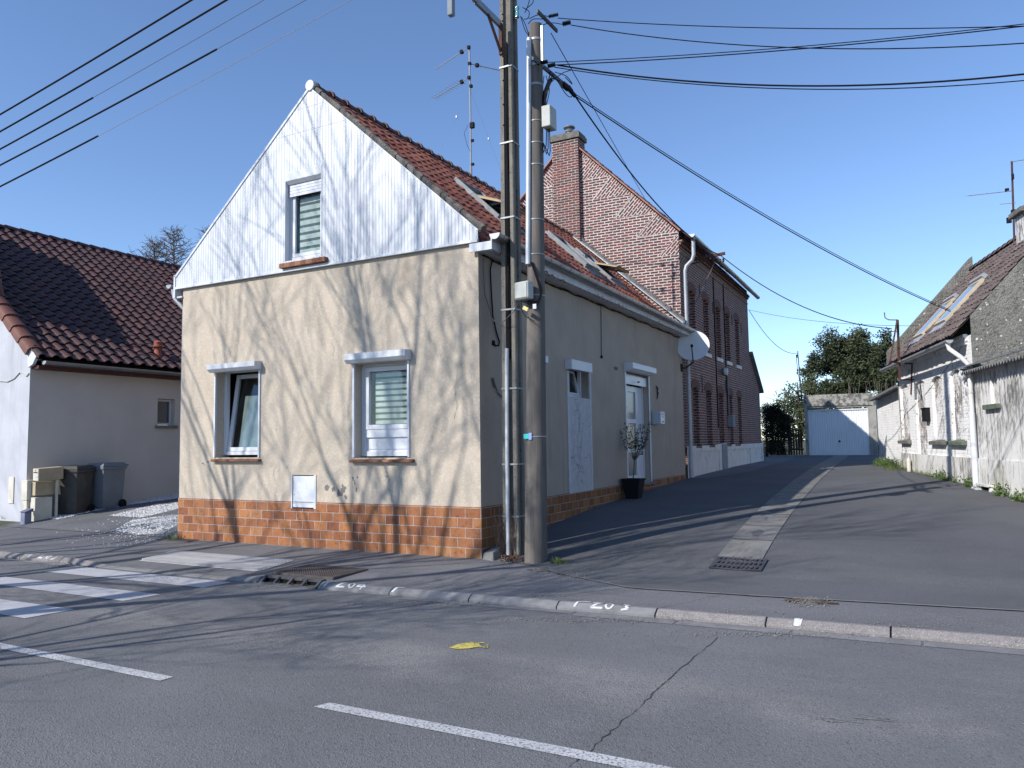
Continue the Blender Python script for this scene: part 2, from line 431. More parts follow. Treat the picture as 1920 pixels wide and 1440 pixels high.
M['tile_left'] = m_tiles('brown_pantiles', [(0, (.075, .034, .031)), (.3, (.055, .029, .028)), (.6, (.095, .042, .037)), (1, (.065, .036, .034))], amt=.35, rough=.5)
M['tile_right'] = m_tiles('old_brown_tiles', [(0, (.115, .085, .078)), (.4, (.09, .068, .065)), (.7, (.135, .095, .085)), (1, (.105, .08, .074))], (.22, .21, .19), .5)
M['tile_brick'] = m_tiles('dark_tiles', [(0, (.16, .06, .045)), (.5, (.09, .045, .04)), (1, (.2, .08, .06))], amt=.5)
M['ridge'] = simple('ridge_tile', (.055, .04, .04), (.12, .05, .045), 3, .6, .3, 40, .004)
M['mortar'] = simple('grey_mortar', (.20, .185, .165), (.11, .10, .09), 7, .95, 1, 45, .02, layers=[((.32, .31, .28), 30, .55, .7, (1, 1, 1), .6)])
M['gable_left'] = simple('weathered_white_render', (.50, .51, .55), (.42, .43, .47), 1.4, .9, .4, 60, .004,
                         layers=[((.33, .33, .36), 1.6, .48, .78, (2.2, 2.2, .18), .75), ((.18, .2, .12), 5, .62, .8, (1, 1, 1), .3)])
M['wall_left'] = simple('off_white_render', (.60, .56, .50), (.54, .50, .45), .9, .9, .35, 70, .004, layers=[((.42, .40, .39), 1.0, .5, .85, (1, 1, .5), .4)])
def m_glass(name, tint, fac=.12):
    t = NT(name)
    g = t.n('BsdfGlossy'); g.inputs['Roughness'].default_value = .03
    tr = t.n('BsdfTransparent'); tr.inputs[0].default_value = (*tint, 1)
    ge = t.n('NewGeometry'); vm = t.n('VectorMath', operation='DOT_PRODUCT'); t.l(ge.outputs['Incoming'], vm.inputs[0]); t.l(ge.outputs['Normal'], vm.inputs[1])
    fz = t.m_('POWER', t.m_('SUBTRACT', 1, t.m_('ABSOLUTE', vm.outputs['Value'])), 4)
    mx = t.n('MixShader'); t.l(t.m_('MULTIPLY_ADD', fz, .7, fac), mx.inputs[0]); t.l(tr.outputs[0], mx.inputs[1]); t.l(g.outputs[0], mx.inputs[2])
    t.l(mx.outputs[0], t.t.nodes['Material Output'].inputs[0]); return t.m
M['glass'] = m_glass('window_glass', (.90, .93, .92), .05)
M['frost'] = simple('frosted_glass', (.30, .34, .33), (.24, .27, .26), 4, .25, spec=.5)
M['doorglass'] = simple('door_glass', (.13, .14, .14), (.22, .23, .22), 1.2, .22, spec=.5)
M['room'] = simple('room_dark', (.05, .05, .05))
M['blind'] = simple('blind_cloth', (.60, .66, .62), (.55, .6, .57), 14, .85)
M['blindsheer'] = simple('blind_sheer', (.13, .14, .14), None, 14, .85)
M['skyglass'] = simple('skylight_glass', (.05, .07, .09), None, 3, .05, spec=.8)
M['flash'] = simple('roof_flashing', (.23, .24, .26), (.17, .18, .19), 6, .6, metal=.2)
M['woodpale'] = simple('varnished_pine', (.50, .37, .20), (.42, .30, .16), 12, .6, sc=(1, 1, 6))
M['pole'] = simple('pole_concrete', (.20, .185, .16), (.15, .14, .12), 3, .92, 1, 80, .006,
                   layers=[((.06, .055, .05), 42, .57, .64, (1, 1, .7), .85), ((.36, .33, .27), 2, .5, .75, (1, 1, .4), .5)])
M['wood'] = simple('weathered_pole_wood', (.150, .132, .118), (.105, .094, .085), 3.5, .85, .5, 60, .003, sc=(6, 6, .35),
                   layers=[((.075, .063, .055), 14, .5, .72, (5, 5, .12), .7), ((.22, .19, .16), 1.3, .5, .75, (1, 1, .6), .5)])
M['galv'] = simple('galvanised_conduit', (.55, .57, .60), (.46, .48, .50), 6, .42, metal=.15)
M['pvcgrey'] = simple('grey_junction_box', (.44, .45, .42), (.38, .39, .36), 9, .55, .15, 90)
M['teal'] = simple('teal_tag', (.05, .55, .52), None, 5, .5)
M['bluetag'] = simple('blue_label', (.35, .45, .75), None, 5, .5)
M['yellowtag'] = simple('yellow_tag', (.65, .55, .22), None, 5, .6)
M['binblack'] = simple('dark_bin_plastic', (.055, .053, .05), (.075, .07, .062), 4, .6, .2, 40, layers=[((.16, .14, .11), 3, .5, .8, (1, 1, 1), .5)])
M['bingrey'] = simple('grey_bin_plastic', (.20, .22, .25), (.16, .18, .2), 3, .6, .2, 40)
M['beige'] = simple('beige_letterbox', (.46, .38, .26), (.38, .31, .21), 5, .6, layers=[((.15, .12, .09), 30, .62, .75, (1, 1, 1), .5)])
M['cream'] = simple('cream_meter_box', (.66, .62, .53), (.55, .51, .43), 4, .7, layers=[((.3, .27, .22), 5, .6, .8, (1, 1, 1), .5)])
M['terracotta'] = simple('terracotta', (.34, .10, .065), (.25, .08, .06), 8, .8)
M['gravel'] = simple('white_gravel', (.70, .70, .70), (.50, .49, .48), 25, .85)
M['gravelbed'] = simple('gravel_bed', (.34, .33, .33), (.16, .155, .15), 18, .9, 1, 40, .03, layers=[((.68, .68, .68), 38, .48, .6, (1, 1, 1), .9)])
M['debris'] = simple('leaf_debris', (.12, .085, .06), (.07, .05, .04), 25, .95, 1, 60, .02)
M['leafbrown'] = simple('dry_leaf', (.16, .085, .055), (.10, .05, .035), 9, .8)
M['grass'] = simple('grass_blade', (.085, .13, .03), (.12, .14, .045), 9, .7)
M['weed'] = simple('weed_leaf', (.06, .11, .03), (.09, .13, .04), 9, .7)
M['tactile'] = simple('tactile_slab', (.46, .445, .445), (.38, .37, .37), 6, .8, .3, 80, layers=[((.30, .29, .28), 10, .55, .75, (1, 1, 1), .5)])
M['tactrib'] = simple('tactile_rib', (.58, .565, .56), (.5, .49, .49), 6, .8)
M['ironrust'] = simple('rusty_cast_iron', (.115, .098, .096), (.085, .072, .070), 12, .75, .4, 60, metal=.3)
M['iron'] = simple('cast_iron', (.10, .10, .11), (.075, .072, .08), 12, .6, .4, 60, metal=.4)
M['pit'] = simple('pit_dark', (.008, .008, .008), None, 5, 1)
def m_flaky(name, white, under, lo, hi, streak, brick=True):
    t = NT(name)
    c = t.mix(t.ramp(t.noise(1.4, 5, .6), .3, .7), white, [k * .9 for k in white])
    n1 = t.noise(7, 8, .82, streak); n2 = t.noise(26, 6, .8, streak, (3, 3, 3))
    reg = t.noise(.75, 4, .6, loc=(5, 2, 8))
    f = t.ramp(t.m_('ADD', t.m_('ADD', t.m_('MULTIPLY', n1, .55), t.m_('MULTIPLY', n2, .35)), t.m_('MULTIPLY', reg, .35)), lo, hi)
    uc = t.mix(t.ramp(t.noise(5, 6, .7, loc=(1, 8, 1)), .35, .65), under, [k * .55 for k in under])
    c = t.mix(f, c, uc)
    sp = t.n('SeparateXYZ'); t.l(t.tc.outputs['Object'], sp.inputs[0])
    alg = t.m_('MULTIPLY', t.ramp(sp.outputs[2], .75, -.05), t.ramp(t.noise(2.2, 6, .8, (1, 1, .6), (7, 7, 2)), .40, .66))
    c = t.mix(t.m_('MULTIPLY', alg, .75), c, (.20, .20, .09))
    h = t.noise(30, 5, .7)
    if brick:
        u, v = t.uv_wall(); idv, d = t.bricks(u, v, .225, .075, .012, .02)
        h = t.m_('ADD', h, t.m_('MULTIPLY', t.ramp(d, .001, .009), .8))
    return t.done(c, .9, t.bump(h, .8, .007), spec=.2)
M['flaky'] = m_flaky('flaking_whitewash', (.86, .855, .845), (.27, .255, .24), .665, .72, (1, 1, .8))
M['flakyniche'] = m_flaky('peeled_whitewash', (.80, .79, .78), (.31, .275, .26), .60, .66, (1, 1, .7))
M['flakyend'] = m_flaky('streaky_whitewash', (.74, .73, .71), (.22, .21, .195), .60, .70, (1.6, 1.6, .22), False)
M['creamwood'] = simple('cream_skylight_frame', (.55, .47, .34), (.46, .39, .28), 12, .6)
M['roughcast'] = simple('roughcast', (.255, .245, .215), (.17, .165, .145), 1.1, .95, 1, 30, .045,
                        layers=[((.09, .09, .08), 16, .48, .64, (1, 1, 1), .75), ((.34, .32, .28), 60, .55, .65, (1, 1, 1), .5)])
def m_spots(mat_, spot, sc=5.0, r=.13):
    t = NT('x'); t.m = mat_; t.t = mat_.node_tree; t.b = t.t.nodes['Principled BSDF']; t.tc = [n for n in t.t.nodes if n.type == 'TEX_COORD'][0]
    src = t.b.inputs['Base Color'].links[0].from_socket
    v = t.n('TexVoronoi'); v.inputs['Scale'].default_value = sc; t.l(t.map(), v.inputs['Vector'])
    sid = t.n('SeparateColor'); t.l(v.outputs['Color'], sid.inputs[0])
    rr = t.m_('MULTIPLY', sid.outputs[0], r)
    f = t.m_('LESS_THAN', t.m_('ADD', v.outputs['Distance'], t.m_('MULTIPLY', t.noise(40, 3, .6), .1)), t.m_('ADD', rr, .03))
    c = t.mix(f, src, spot); t.l(c, t.b.inputs['Base Color'])
m_spots(M['roughcast'], (.60, .58, .54), 9.0, .26)
M['garage'] = simple('garage_concrete', (.33, .32, .29), (.25, .245, .225), 2, .9, .7, 60, .006,
                     layers=[((.09, .09, .085), 3.5, .5, .68, (1.5, 1.5, .8), .75)])
M['garagetop'] = simple('garage_top_lichen', (.36, .35, .31), (.26, .255, .23), 3, .92, .9, 50, .01,
                     layers=[((.07, .07, .068), 6, .44, .60, (1, 1, 1), .85)])
M['asbestos'] = simple('corrugated_sheet', (.19, .19, .19), (.13, .13, .13), 5, .9, .4, 60)
M['greenwood'] = simple('mossy_green_sill', (.13, .17, .12), (.10, .11, .09), 9, .9, .6, 50)
M['greysill'] = simple('weathered_sill', (.16, .155, .14), (.10, .095, .09), 9, .9, .6, 50)
M['bark'] = simple('bark', (.12, .10, .08), (.07, .06, .05), 8, .95, .8, 30, .02)
M['twig'] = simple('twig', (.16, .13, .11), (.11, .09, .08), 5, .9)
M['leafdark'] = simple('conifer_needles', (.026, .038, .018), (.075, .09, .042), .8, .75)
M['leafmid'] = simple('evergreen_leaves', (.05, .075, .030), (.085, .105, .045), 1.3, .75)
M['leafpale'] = simple('pale_foliage', (.10, .115, .06), (.07, .09, .04), 1.3, .8)
M['hedge'] = simple('hedge_leaf', (.012, .018, .012), (.022, .03, .018), 1.5, .8)
M['fence'] = simple('dark_fence', (.03, .028, .025), (.045, .04, .035), 6, .9)
M['hill'] = simple('far_fields', (.10, .12, .06), (.13, .12, .07), .02, 1)
M['soapwhite'] = simple('letterbox_white', (.68, .70, .72), None, 3, .4)
M['letterside'] = simple('letterbox_side', (.42, .45, .50), None, 3, .4)
M['ink'] = simple('black_ink', (.03, .03, .035), None, 3, .6)
M['dish'] = simple('dish_enamel', (.62, .63, .63), (.57, .58, .58), 3, .45)
M['shedding'] = simple('bare_patch', (.20, .195, .185), (.15, .145, .14), 15, .95, .6, 80)

# ------------------------------------------------------------ ground, road, kerbs
def grid(xs, ys, fz, dz=0.0, cond=None):
    mb = MB(); n = len(ys)
    ok = {}
    for i, x in enumerate(xs):
        for j, y in enumerate(ys):
            ok[(i, j)] = mb.vs([(x, y, fz(x, y) + dz)])
    for i in range(len(xs) - 1):
        for j in range(n - 1):
            if cond and not cond((xs[i] + xs[i + 1]) / 2, (ys[j] + ys[j + 1]) / 2): continue
            mb.idx((ok[i, j], ok[i + 1, j], ok[i + 1, j + 1], ok[i, j + 1]))
    return mb
def frange(a, b, st):
    n = max(1, int(round((b - a) / st))); return [a + (b - a) * k / n for k in range(n + 1)]
far = [-4000, -1500, -600, -250, -110, -60]
gx = far + frange(-40, 40, 4) + [-f for f in far[::-1]]
gy = [-4000, -1500, -500, -200, -80, -40, -20, -10, -2.3, -1.8, 0, .5, 2, 4.3, 7, 10.1, 16, 28, 60, 150, 300, 800, 2000, 4000]
def Gg(x, y):
    if y < -2.2: return -.16
    return G(x, y) - .035
grid(gx, gy, Gg).build('ground', M['soil'], kind='structure')
# carriageway
mb = grid([-70, -30] + frange(-14, 10, .5) + [20, 30, 70], frange(-8.35, -2.2, .6), lambda x, y: -.12)
xs = [-70, -30] + frange(-14, 10, .5) + [20, 30, 70]
for a, b in zip(xs, xs[1:]):
    mb.face([(a, -2.2, -.12), (b, -2.2, -.12), (b, yk(b) + .02, -.12), (a, yk(a) + .02, -.12)])
mb.build('road', M['road'], kind='structure')
# the opposite pavement the camera stands on
mb = MB(); mb.box(-70, -14, -.3, 70, -8.49, -.012); mb.build('opposite_pavement', M['pave'], kind='structure')
mb = MB()
for k in range(-40, 40): mb.box(k + .004, -8.49, -.3, k + .996, -8.35, -.01)
mb.build('opposite_kerb', M['kerb'], kind='structure')
# near pavement
px_ = [-70, -40, -25] + frange(-16, 12, .25) + [20, 40, 70]
mb = MB(); rows = 10; prev = None
for x in px_:
    y0 = yk(x) + .115
    col = mb.vs([(x, lerp(y0, .02, j / rows), G(x, lerp(y0, .02, j / rows))) for j in range(rows + 1)])
    if prev is not None:
        for j in range(rows): mb.idx((prev + j, col + j, col + j + 1, prev + j + 1))
    prev = col
mb.build('pavement', M['pave'], kind='structure')
# kerb stones, joints left open; drain gap
mbg, mbc = MB(), MB()
def kerb_stone(mb, a, b):
    a += .006; b -= .006
    n = max(1, int((b - a) / .25)); pr = None
    for k in range(n + 1):
        x = lerp(a, b, k / n); y = yk(x); z = kz(x)
        j = random.uniform(-.002, .002)
        c = [(x, y - .001 + j, -.2), (x, y - .001 + j, max(-.117, lerp(-.12, z, .42))), (x, y + .07 + j, z + .004), (x, y + .12, z + .004), (x, y + .12, -.2)]
        i = mb.vs(c)
        if pr is not None:
            for q in range(4): mb.idx((pr + q, i + q, i + q + 1, pr + q + 1))
        if k in (0, n): mb.idx([i + q for q in range(5)])
        pr = i
x = -16.0
while x < 12:
    w = 1.0
    if x < -1.98 and x + w > -1.98: w = -1.98 - x
    if -1.99 < x < -1.05: x = -1.02; continue

    kerb_stone(mbc if (x > -5.2 and x < 2.4) else mbg, x, x + w); x += w
mbg.build('kerb', M['kerb'], kind='structure', bevel=.008)
mbc.build('concrete_kerb', M['kerbc'], kind='structure', bevel=.008)
# channel strip of concrete along the kerb
mb = MB()
for a, b in [(-11, -9), (-8.98, -7), (-6.98, -5.2), (.2, 1.2), (1.22, 2.2), (2.22, 3.2), (3.22, 4.2), (4.22, 5.2), (5.22, 6.2), (6.22, 7.2), (7.22, 8.2), (8.22, 10)]:
    wd = .17 if a > 2 else .11
    mb.face([(a, yk(a) - .03 - wd, -.116), (b, yk(b) - .03 - wd, -.116), (b, yk(b) - .035, -.116), (a, yk(a) - .035, -.116)])
mb.build('gutter_strip', M['kerbc'], kind='structure')
# alley sheet
SE = [(-.2, .02), (.25, .01), (.93, -.25), (1.5, -.62), (2.45, -1.03), (4.1, -.90), (6.0, -.70), (9.0, -.45)]
ax_ = frange(0.0, 9.0, .25); an = 44; mb = MB(); prev = None
for x in ax_:
    y0 = table(SE, x); ys = [lerp(y0, 28.5, (j / an) ** 1.6) for j in range(an + 1)]
    col = mb.vs([(x, y, G(x, y) + .006) for y in ys])
    if prev is not None:
        for j in range(an): mb.idx((prev + j, col + j, col + j + 1, prev + j + 1))
    prev = col
mb.build('alley_road', M['alley'], kind='structure')
# joint of the new surface
mb = MB()
ss = [(x, table(SE, x)) for x in frange(1.2, 9.0, .2)]
for (x0, y0), (x1, y1) in zip(ss, ss[1:]):
    w = .018; mb.face([(x0, y0 - w, G(x0, y0) + .012), (x1, y1 - w, G(x1, y1) + .012), (x1, y1 + w, G(x1, y1) + .012), (x0, y0 + w, G(x0, y0) + .012)])
mb.build('paving_joint', M['kerbc'], kind='structure')
# drainage channel: concrete flags dished in the middle
mb = MB(); N = 26
def chx(t): return lerp(2.99, 1.93, t), lerp(3.53, 2.55, t)
for k in range(N):
    t0, t1 = k / N, (k + 1) / N - .0016
    for a, b in ((0, .44), (.44, .56), (.56, 1)):
        P = []
        for t, u in ((t0, a), (t0, b), (t1, b), (t1, a)):
            xl, xr = chx(t); y = lerp(.66, 28.3, t); x = lerp(xl, xr, u)
            P.append((x, y, G(x, y) + (.016 if u in (0, 1) else .0085)))
        mb.face(P)
mb.build('drainage_channel', M['channel'], kind='structure')
# paler footpath beside the brick house
mb = MB()
P = [(.02, 10.4), (.45, 10.4), (1.25, 13.3), (.95, 20), (.62, 28.3), (-2.5, 28.3), (.02, 21.2)]
mb.face([(x, y, G(x, y) + .011) for x, y in P])
for a, b in zip(frange(10.4, 28.3, 1), frange(10.4, 28.3, 1)[1:]): pass
mb = MB()
for a, b in zip(frange(10.4, 28.3, .9), frange(10.4, 28.3, .9)[1:]):
    xr = lambda y: table([(10.4, .5), (13.3, 1.05), (20, .9), (28.3, .55)], y)
    xl = lambda y: -.02 if y < 21 else -2.5
    mb.face([(xl(a), a, G(0, a) + .011), (xr(a), a, G(0, a) + .011), (xr(b), b, G(0, b) + .011), (xl(a), b, G(0, b) + .011)])
mb.build('footpath', M['pave'], kind='structure')
# left driveway base
mb = grid(frange(-11.38, -6.02, .5), frange(.02, 9, .5), G, .006)
mb.build('driveway', M['pave'], kind='structure')

# painted road markings
def strip(mb, poly, z=-.12, dz=.005):
    mb.face([(x, y, z + dz) for x, y in poly])
mb = MB()
for a, b, y0, y1 in ((-5.5, -2.3, -2.56, -2.14), (-5.6, -2.5, -3.5, -3.07), (-5.7, -2.64, -4.42, -3.98), (-5.8, -2.7, -5.3, -4.86 + .0)):
    pass
strip(mb, [(-5.45, -2.62), (-2.36, -2.56), (-2.30, -2.17), (-5.30, -2.16)])
strip(mb, [(-5.6, -3.47), (-2.53, -3.47), (-2.46, -3.05), (-5.5, -3.09)])
strip(mb, [(-5.8, -4.42), (-2.66, -4.44), (-2.60, -3.97), (-5.7, -4.0)])
mb.build('crosswalk_stripes', M['paint'], kind='structure')
mb = MB()
strip(mb, [(-2.9, -5.20), (.37, -5.215), (.38, -5.11), (-2.9, -5.09)])
strip(mb, [(1.76, -5.15), (4.76, -5.16), (4.78, -5.045), (1.80, -5.045)])
strip(mb, [(6.2, -5.15), (9.2, -5.16), (9.2, -5.045), (6.22, -5.045)])
mb.build('centre_line', M['paintworn'], kind='structure')
mb = MB()
c0 = onz((843, 1216), -.12); pts = [onz(q, -.12) for q in [(841, 1216), (858, 1209), (880, 1206), (896, 1208), (903, 1213), (880, 1217), (858, 1218)]]
mb.face([(p.x, p.y, -.114) for p in pts])
for _ in range(16):
    q = random.uniform(880, 915), random.uniform(1206, 1215); p = onz(q, -.12); r = random.uniform(.008, .02)
    mb.face([(p.x + r * cos(k) * random.uniform(.7, 1.2), p.y + r * sin(k), -.1135) for k in (0, 1.2, 2.4, 3.7, 5)])
mb.build('yellow_paint_mark', M['yellow'], kind='structure')
# faint scuffs and old chalk on the road
mb = MB()
for q in [(450, 1178), (1640, 1347), (1560, 1352)]:
    for _ in range(5):
        p = onz((q[0] + random.uniform(-18, 18), q[1] + random.uniform(-4, 4)), -.12); a = random.uniform(-.4, .4); L = random.uniform(.04, .12); w = random.uniform(.002, .005)
        dx, dy = cos(a) * L, sin(a) * L
        mb.face([(p.x - dx, p.y - dy - w, -.115), (p.x + dx, p.y + dy - w, -.115), (p.x + dx, p.y + dy + w, -.115), (p.x - dx, p.y - dy + w, -.115)])
mb.build('chalk_marks', simple('chalk', (.26, .26, .24), (.18, .18, .18), 60, .9), kind='structure')
# tar-filled crack across the road
mb = MB(); pts = []
for k in range(40):
    t = k / 39; q = (lerp(1068, 1345, t), lerp(1440, 1195, t)); p = onz((q[0], q[1]), -.12)
    pts.append((p.x + random.uniform(-.012, .012), p.y + random.uniform(-.012, .012)))
for (x0, y0), (x1, y1) in zip(pts, pts[1:]):
    w0, w1 = random.uniform(.0008, .005), random.uniform(.0008, .005)
    mb.face([(x0 - w0, y0, -.1165), (x0 + w0, y0, -.1165), (x1 + w1, y1, -.1165), (x1 - w1, y1, -.1165)])
mb.build('road_crack', M['joint'], kind='structure')
# cracks in the pavement
def crack(pxs, name, w=.006, seed=1):
    rnd = random.Random(seed); mb = MB(); P = []
    for a, b in zip(pxs, pxs[1:]):
        for k in range(10):
            t = k / 10; p = gh(lerp(a[0], b[0], t), lerp(a[1], b[1], t)); P.append((p.x + rnd.uniform(-.012, .012), p.y + rnd.uniform(-.012, .012)))
    for (x0, y0), (x1, y1) in zip(P, P[1:]):
        v = w * rnd.uniform(.5, 1.5)
        mb.face([(x0, y0 - v, G(x0, y0) + .003), (x1, y1 - v, G(x1, y1) + .003), (x1, y1 + v, G(x1, y1) + .003), (x0, y0 + v, G(x0, y0) + .003)])
    mb.build(name, M['joint'], kind='structure')
crack([(180, 1035), (232, 1024), (262, 1018), (340, 1004)], 'pavement_crack')
crack([(1090, 1112), (1160, 1104), (1215, 1060)], 'pavement_crack', .005, 4)
crack([(1240, 1140), (1340, 1118), (1380, 1106)], 'pavement_crack', .005, 5)
# brush marks on the kerb
def kerb_marks(x0, y_hint, strokes, h=.085, sp=.0, name='kerb_mark'):
    """strokes: polylines in (across metres, 0..1 up the kerb face)"""
    mb = MB()
    def P(a, b):
        x = x0 + a; y = yk(x) + lerp(-.002, .12, b)
        zt = kz(x) + .0075
        z = lerp(max(-.117, lerp(-.12, kz(x), .42)) , zt, min(1, max(0, (y - yk(x)) / .07))) + .003
        return (x, y, z)
    for st, w in strokes:
        for (a0, b0), (a1, b1) in zip(st, st[1:]):
            d = Vector((a1 - a0, (b1 - b0) * .12)); L = d.length
            if L < 1e-6: continue
            nx, ny = -d.y / L * w / 2, d.x / L * w / 2 / .12
            n = 3
            for k in range(n):
                s0, s1 = k / n, (k + 1) / n
                A = (lerp(a0, a1, s0), lerp(b0, b1, s0)); B = (lerp(a0, a1, s1), lerp(b0, b1, s1))
                mb.face([P(A[0] - nx, A[1] - ny), P(B[0] - nx, B[1] - ny), P(B[0] + nx, B[1] + ny), P(A[0] + nx, A[1] + ny)])
    return mb
g_P = lambda o: ([(o, .12), (o + .015, .62), (o + .04, .92), (o + .14, .95)], .024)
g_2 = lambda o: ([(o, .85), (o + .10, .88), (o + .04, .5), (o + .0, .2), (o + .12, .22)], .022)
g_0 = lambda o: ([(o + .03, .2), (o, .5), (o + .035, .85), (o + .08, .6), (o + .06, .25), (o + .03, .2)], .018)
g_3 = lambda o: ([(o, .85), (o + .07, .82), (o + .03, .55), (o + .07, .35), (o, .2)], .02)
g_4 = lambda o: ([(o + .06, .9), (o, .4), (o + .12, .45)], .02)
g_4b = lambda o: ([(o + .08, .75), (o + .07, .1)], .02)
g_5 = lambda o: ([(o + .12, .95), (o + .02, .85), (o + .05, .5), (o + .04, .25), (o - .02, .15)], .02)
def kmark(px, glyphs):
    p = gh(*px); m = kerb_marks(p.x, 0, glyphs)
    m.build('kerb_lettering', M['brushpaint'], kind='structure')
kmark((79, 1046), [g_P(0), g_2(.24), g_0(.43), g_5(.60)])
kmark((632, 1099), [g_P(.0), g_2(.16), g_0(.32), g_4(.44), g_4b(.44)])
kmark((752, 1111), [([(0, .1), (.03, .8), (.10, .9)], .03)])
kmark((1090, 1138), [g_P(.0), g_2(.17), g_0(.31), g_3(.48)])
kmark((1494, 1172), [([(0.02, .05), (.02, .95)], .045), ([(.045, .1), (.06, .85)], .02)])
# ------------------------------------------------------------ roofs
def tiles(mb, O, U, V, nu, nv, tw, th, amp=.028, lift=.022, jit=.004, seg=6, cut=None, rnd=random.Random(3), prof='pan', i0=0):
    O = Vector(O); U = Vector(U).normalized(); V = Vector(V).normalized(); Nn = U.cross(V)
    if Nn.z < 0: Nn = -Nn
    def h(t):
        if prof == 'pan': return amp * (sin(2 * pi * (t - .25)) * .5 + .5) ** 1.4
        return amp * max(0, sin(pi * min(1, t / .62))) if t < .62 else amp * .06
    for i in range(nu):
        for k in range(nv):
            c = O + U * (i + .5) * tw + V * (k + .5) * th
            if cut and not cut(c): continue
            a = rnd.uniform(-1, 1) * jit; b = rnd.uniform(-1, 1) * jit; du = rnd.uniform(-1, 1) * jit * .8; dv = rnd.uniform(-1, 1) * jit * 1.6
            bot, top, lip = [], [], []
            for j in range(seg + 1):
                t = j / seg
                p = O + U * ((i + t) * tw + du)
                bot.append(p + V * (k * th - .035 + dv) + Nn * (h(t) + lift + a))
                lip.append(p + V * (k * th - .035 + dv) + Nn * (h(t) + lift + a - .018))
                top.append(p + V * ((k + 1) * th + dv) + Nn * (h(t) * .96 + b))
            ib, it, il = mb.vs(bot), mb.vs(top), mb.vs(lip)
            for j in range(seg):
                uv = [(i + i0 + .1 + .8 * j / seg, k + .1), (i + i0 + .1 + .8 * (j + 1) / seg, k + .1), (i + i0 + .1 + .8 * (j + 1) / seg, k + .9), (i + i0 + .1 + .8 * j / seg, k + .9)]
                mb.idx((ib + j, ib + j + 1, it + j + 1, it + j), uv)
                mb.idx((il + j, il + j + 1, ib + j + 1, ib + j), uv)
def gutter(mb, a, b, r=.07, seg=8):
    a = Vector(a); b = Vector(b); d = (b - a).normalized(); side = d.cross(Vector((0, 0, 1))).normalized()
    n = max(2, int((b - a).length / .9)); prev = None
    for k in range(n + 1):
        p = a.lerp(b, k / n)
        ring = [p + side * cos(pi + pi * j / seg) * r + Vector((0, 0, sin(pi + pi * j / seg) * r)) for j in range(seg + 1)]
        inn = [p + side * cos(pi + pi * j / seg) * (r - .006) + Vector((0, 0, sin(pi + pi * j / seg) * (r - .006) + .002)) for j in range(seg + 1)]
        i = mb.vs(ring); i2 = mb.vs(inn)
        if prev:
            for j in range(seg):
                mb.idx((prev[0] + j, i + j, i + j + 1, prev[0] + j + 1)); mb.idx((prev[1] + j, i2 + j, i2 + j + 1, prev[1] + j + 1))
            mb.idx((prev[0], i, i2, prev[1])); mb.idx((prev[0] + seg, i + seg, i2 + seg, prev[1] + seg))
        if k in (0, n): mb.idx([i + j for j in range(seg + 1)])
        prev = (i, i2)
def gutter_joints(mb, a, b, step, r=.074):
    a = Vector(a); b = Vector(b); d = (b - a).normalized(); side = d.cross(Vector((0, 0, 1))).normalized()
    L = (b - a).length; k = step * .4
    while k < L:
        p = a + d * k
        for q in range(8):
            t0, t1 = pi + pi * q / 8, pi + pi * (q + 1) / 8
            o0 = side * cos(t0) * r + Vector((0, 0, sin(t0) * r)); o1 = side * cos(t1) * r + Vector((0, 0, sin(t1) * r))
            mb.face([p - d * .014 + o0, p + d * .014 + o0, p + d * .014 + o1, p - d * .014 + o1])
        k += step
def frame_box(mb, f, a0, b0, a1, b1, w, d0, d1):
    """rectangular frame of four members, members butted"""
    for r in (rect(a0, b0, a0 + w, b1), rect(a1 - w, b0, a1, b1), rect(a0 + w, b0, a1 - w, b0 + w), rect(a0 + w, b1 - w, a1 - w, b1)):
        mb.prism(r, f, d0, d1)

# ------------------------------------------------------------ the cream house
H = thing('house', 'cream rendered house with white boarded gable and orange tiled plinth beside the two poles', 'house', (0, 0, 0))
# front wall
LW = (-5.14, 1.375, -4.13, 2.81); RW = (-2.175, 1.36, -1.175, 2.76); UW = (-3.57, 4.50, -2.795, 5.95)
GB = (-3.42, .585, -2.915, 1.10)
mb = MB(); mb.plate(rect(-6.0, .66, 0, 4.40), [rect(*LW), rect(*RW), rect(-3.42, .66, -2.915, 1.10)], FX, 0, .30)
mb.build('front_wall', M['stucco'], H)
mb = MB()
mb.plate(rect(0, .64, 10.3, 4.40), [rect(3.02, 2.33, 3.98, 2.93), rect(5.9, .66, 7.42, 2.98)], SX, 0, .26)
mb.build('side_wall', M['stucco_shaded'], H, label='shaded side wall facing the alley')
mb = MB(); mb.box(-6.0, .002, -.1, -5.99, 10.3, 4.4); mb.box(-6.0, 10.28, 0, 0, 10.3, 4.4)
mb.build('rear_wall', M['stucco_shaded'], H)
# dark interior
mb = MB(); mb.box(-5.9, .75, .1, -.45, 9.5, 4.3)
mb.build('room', M['room'], H)
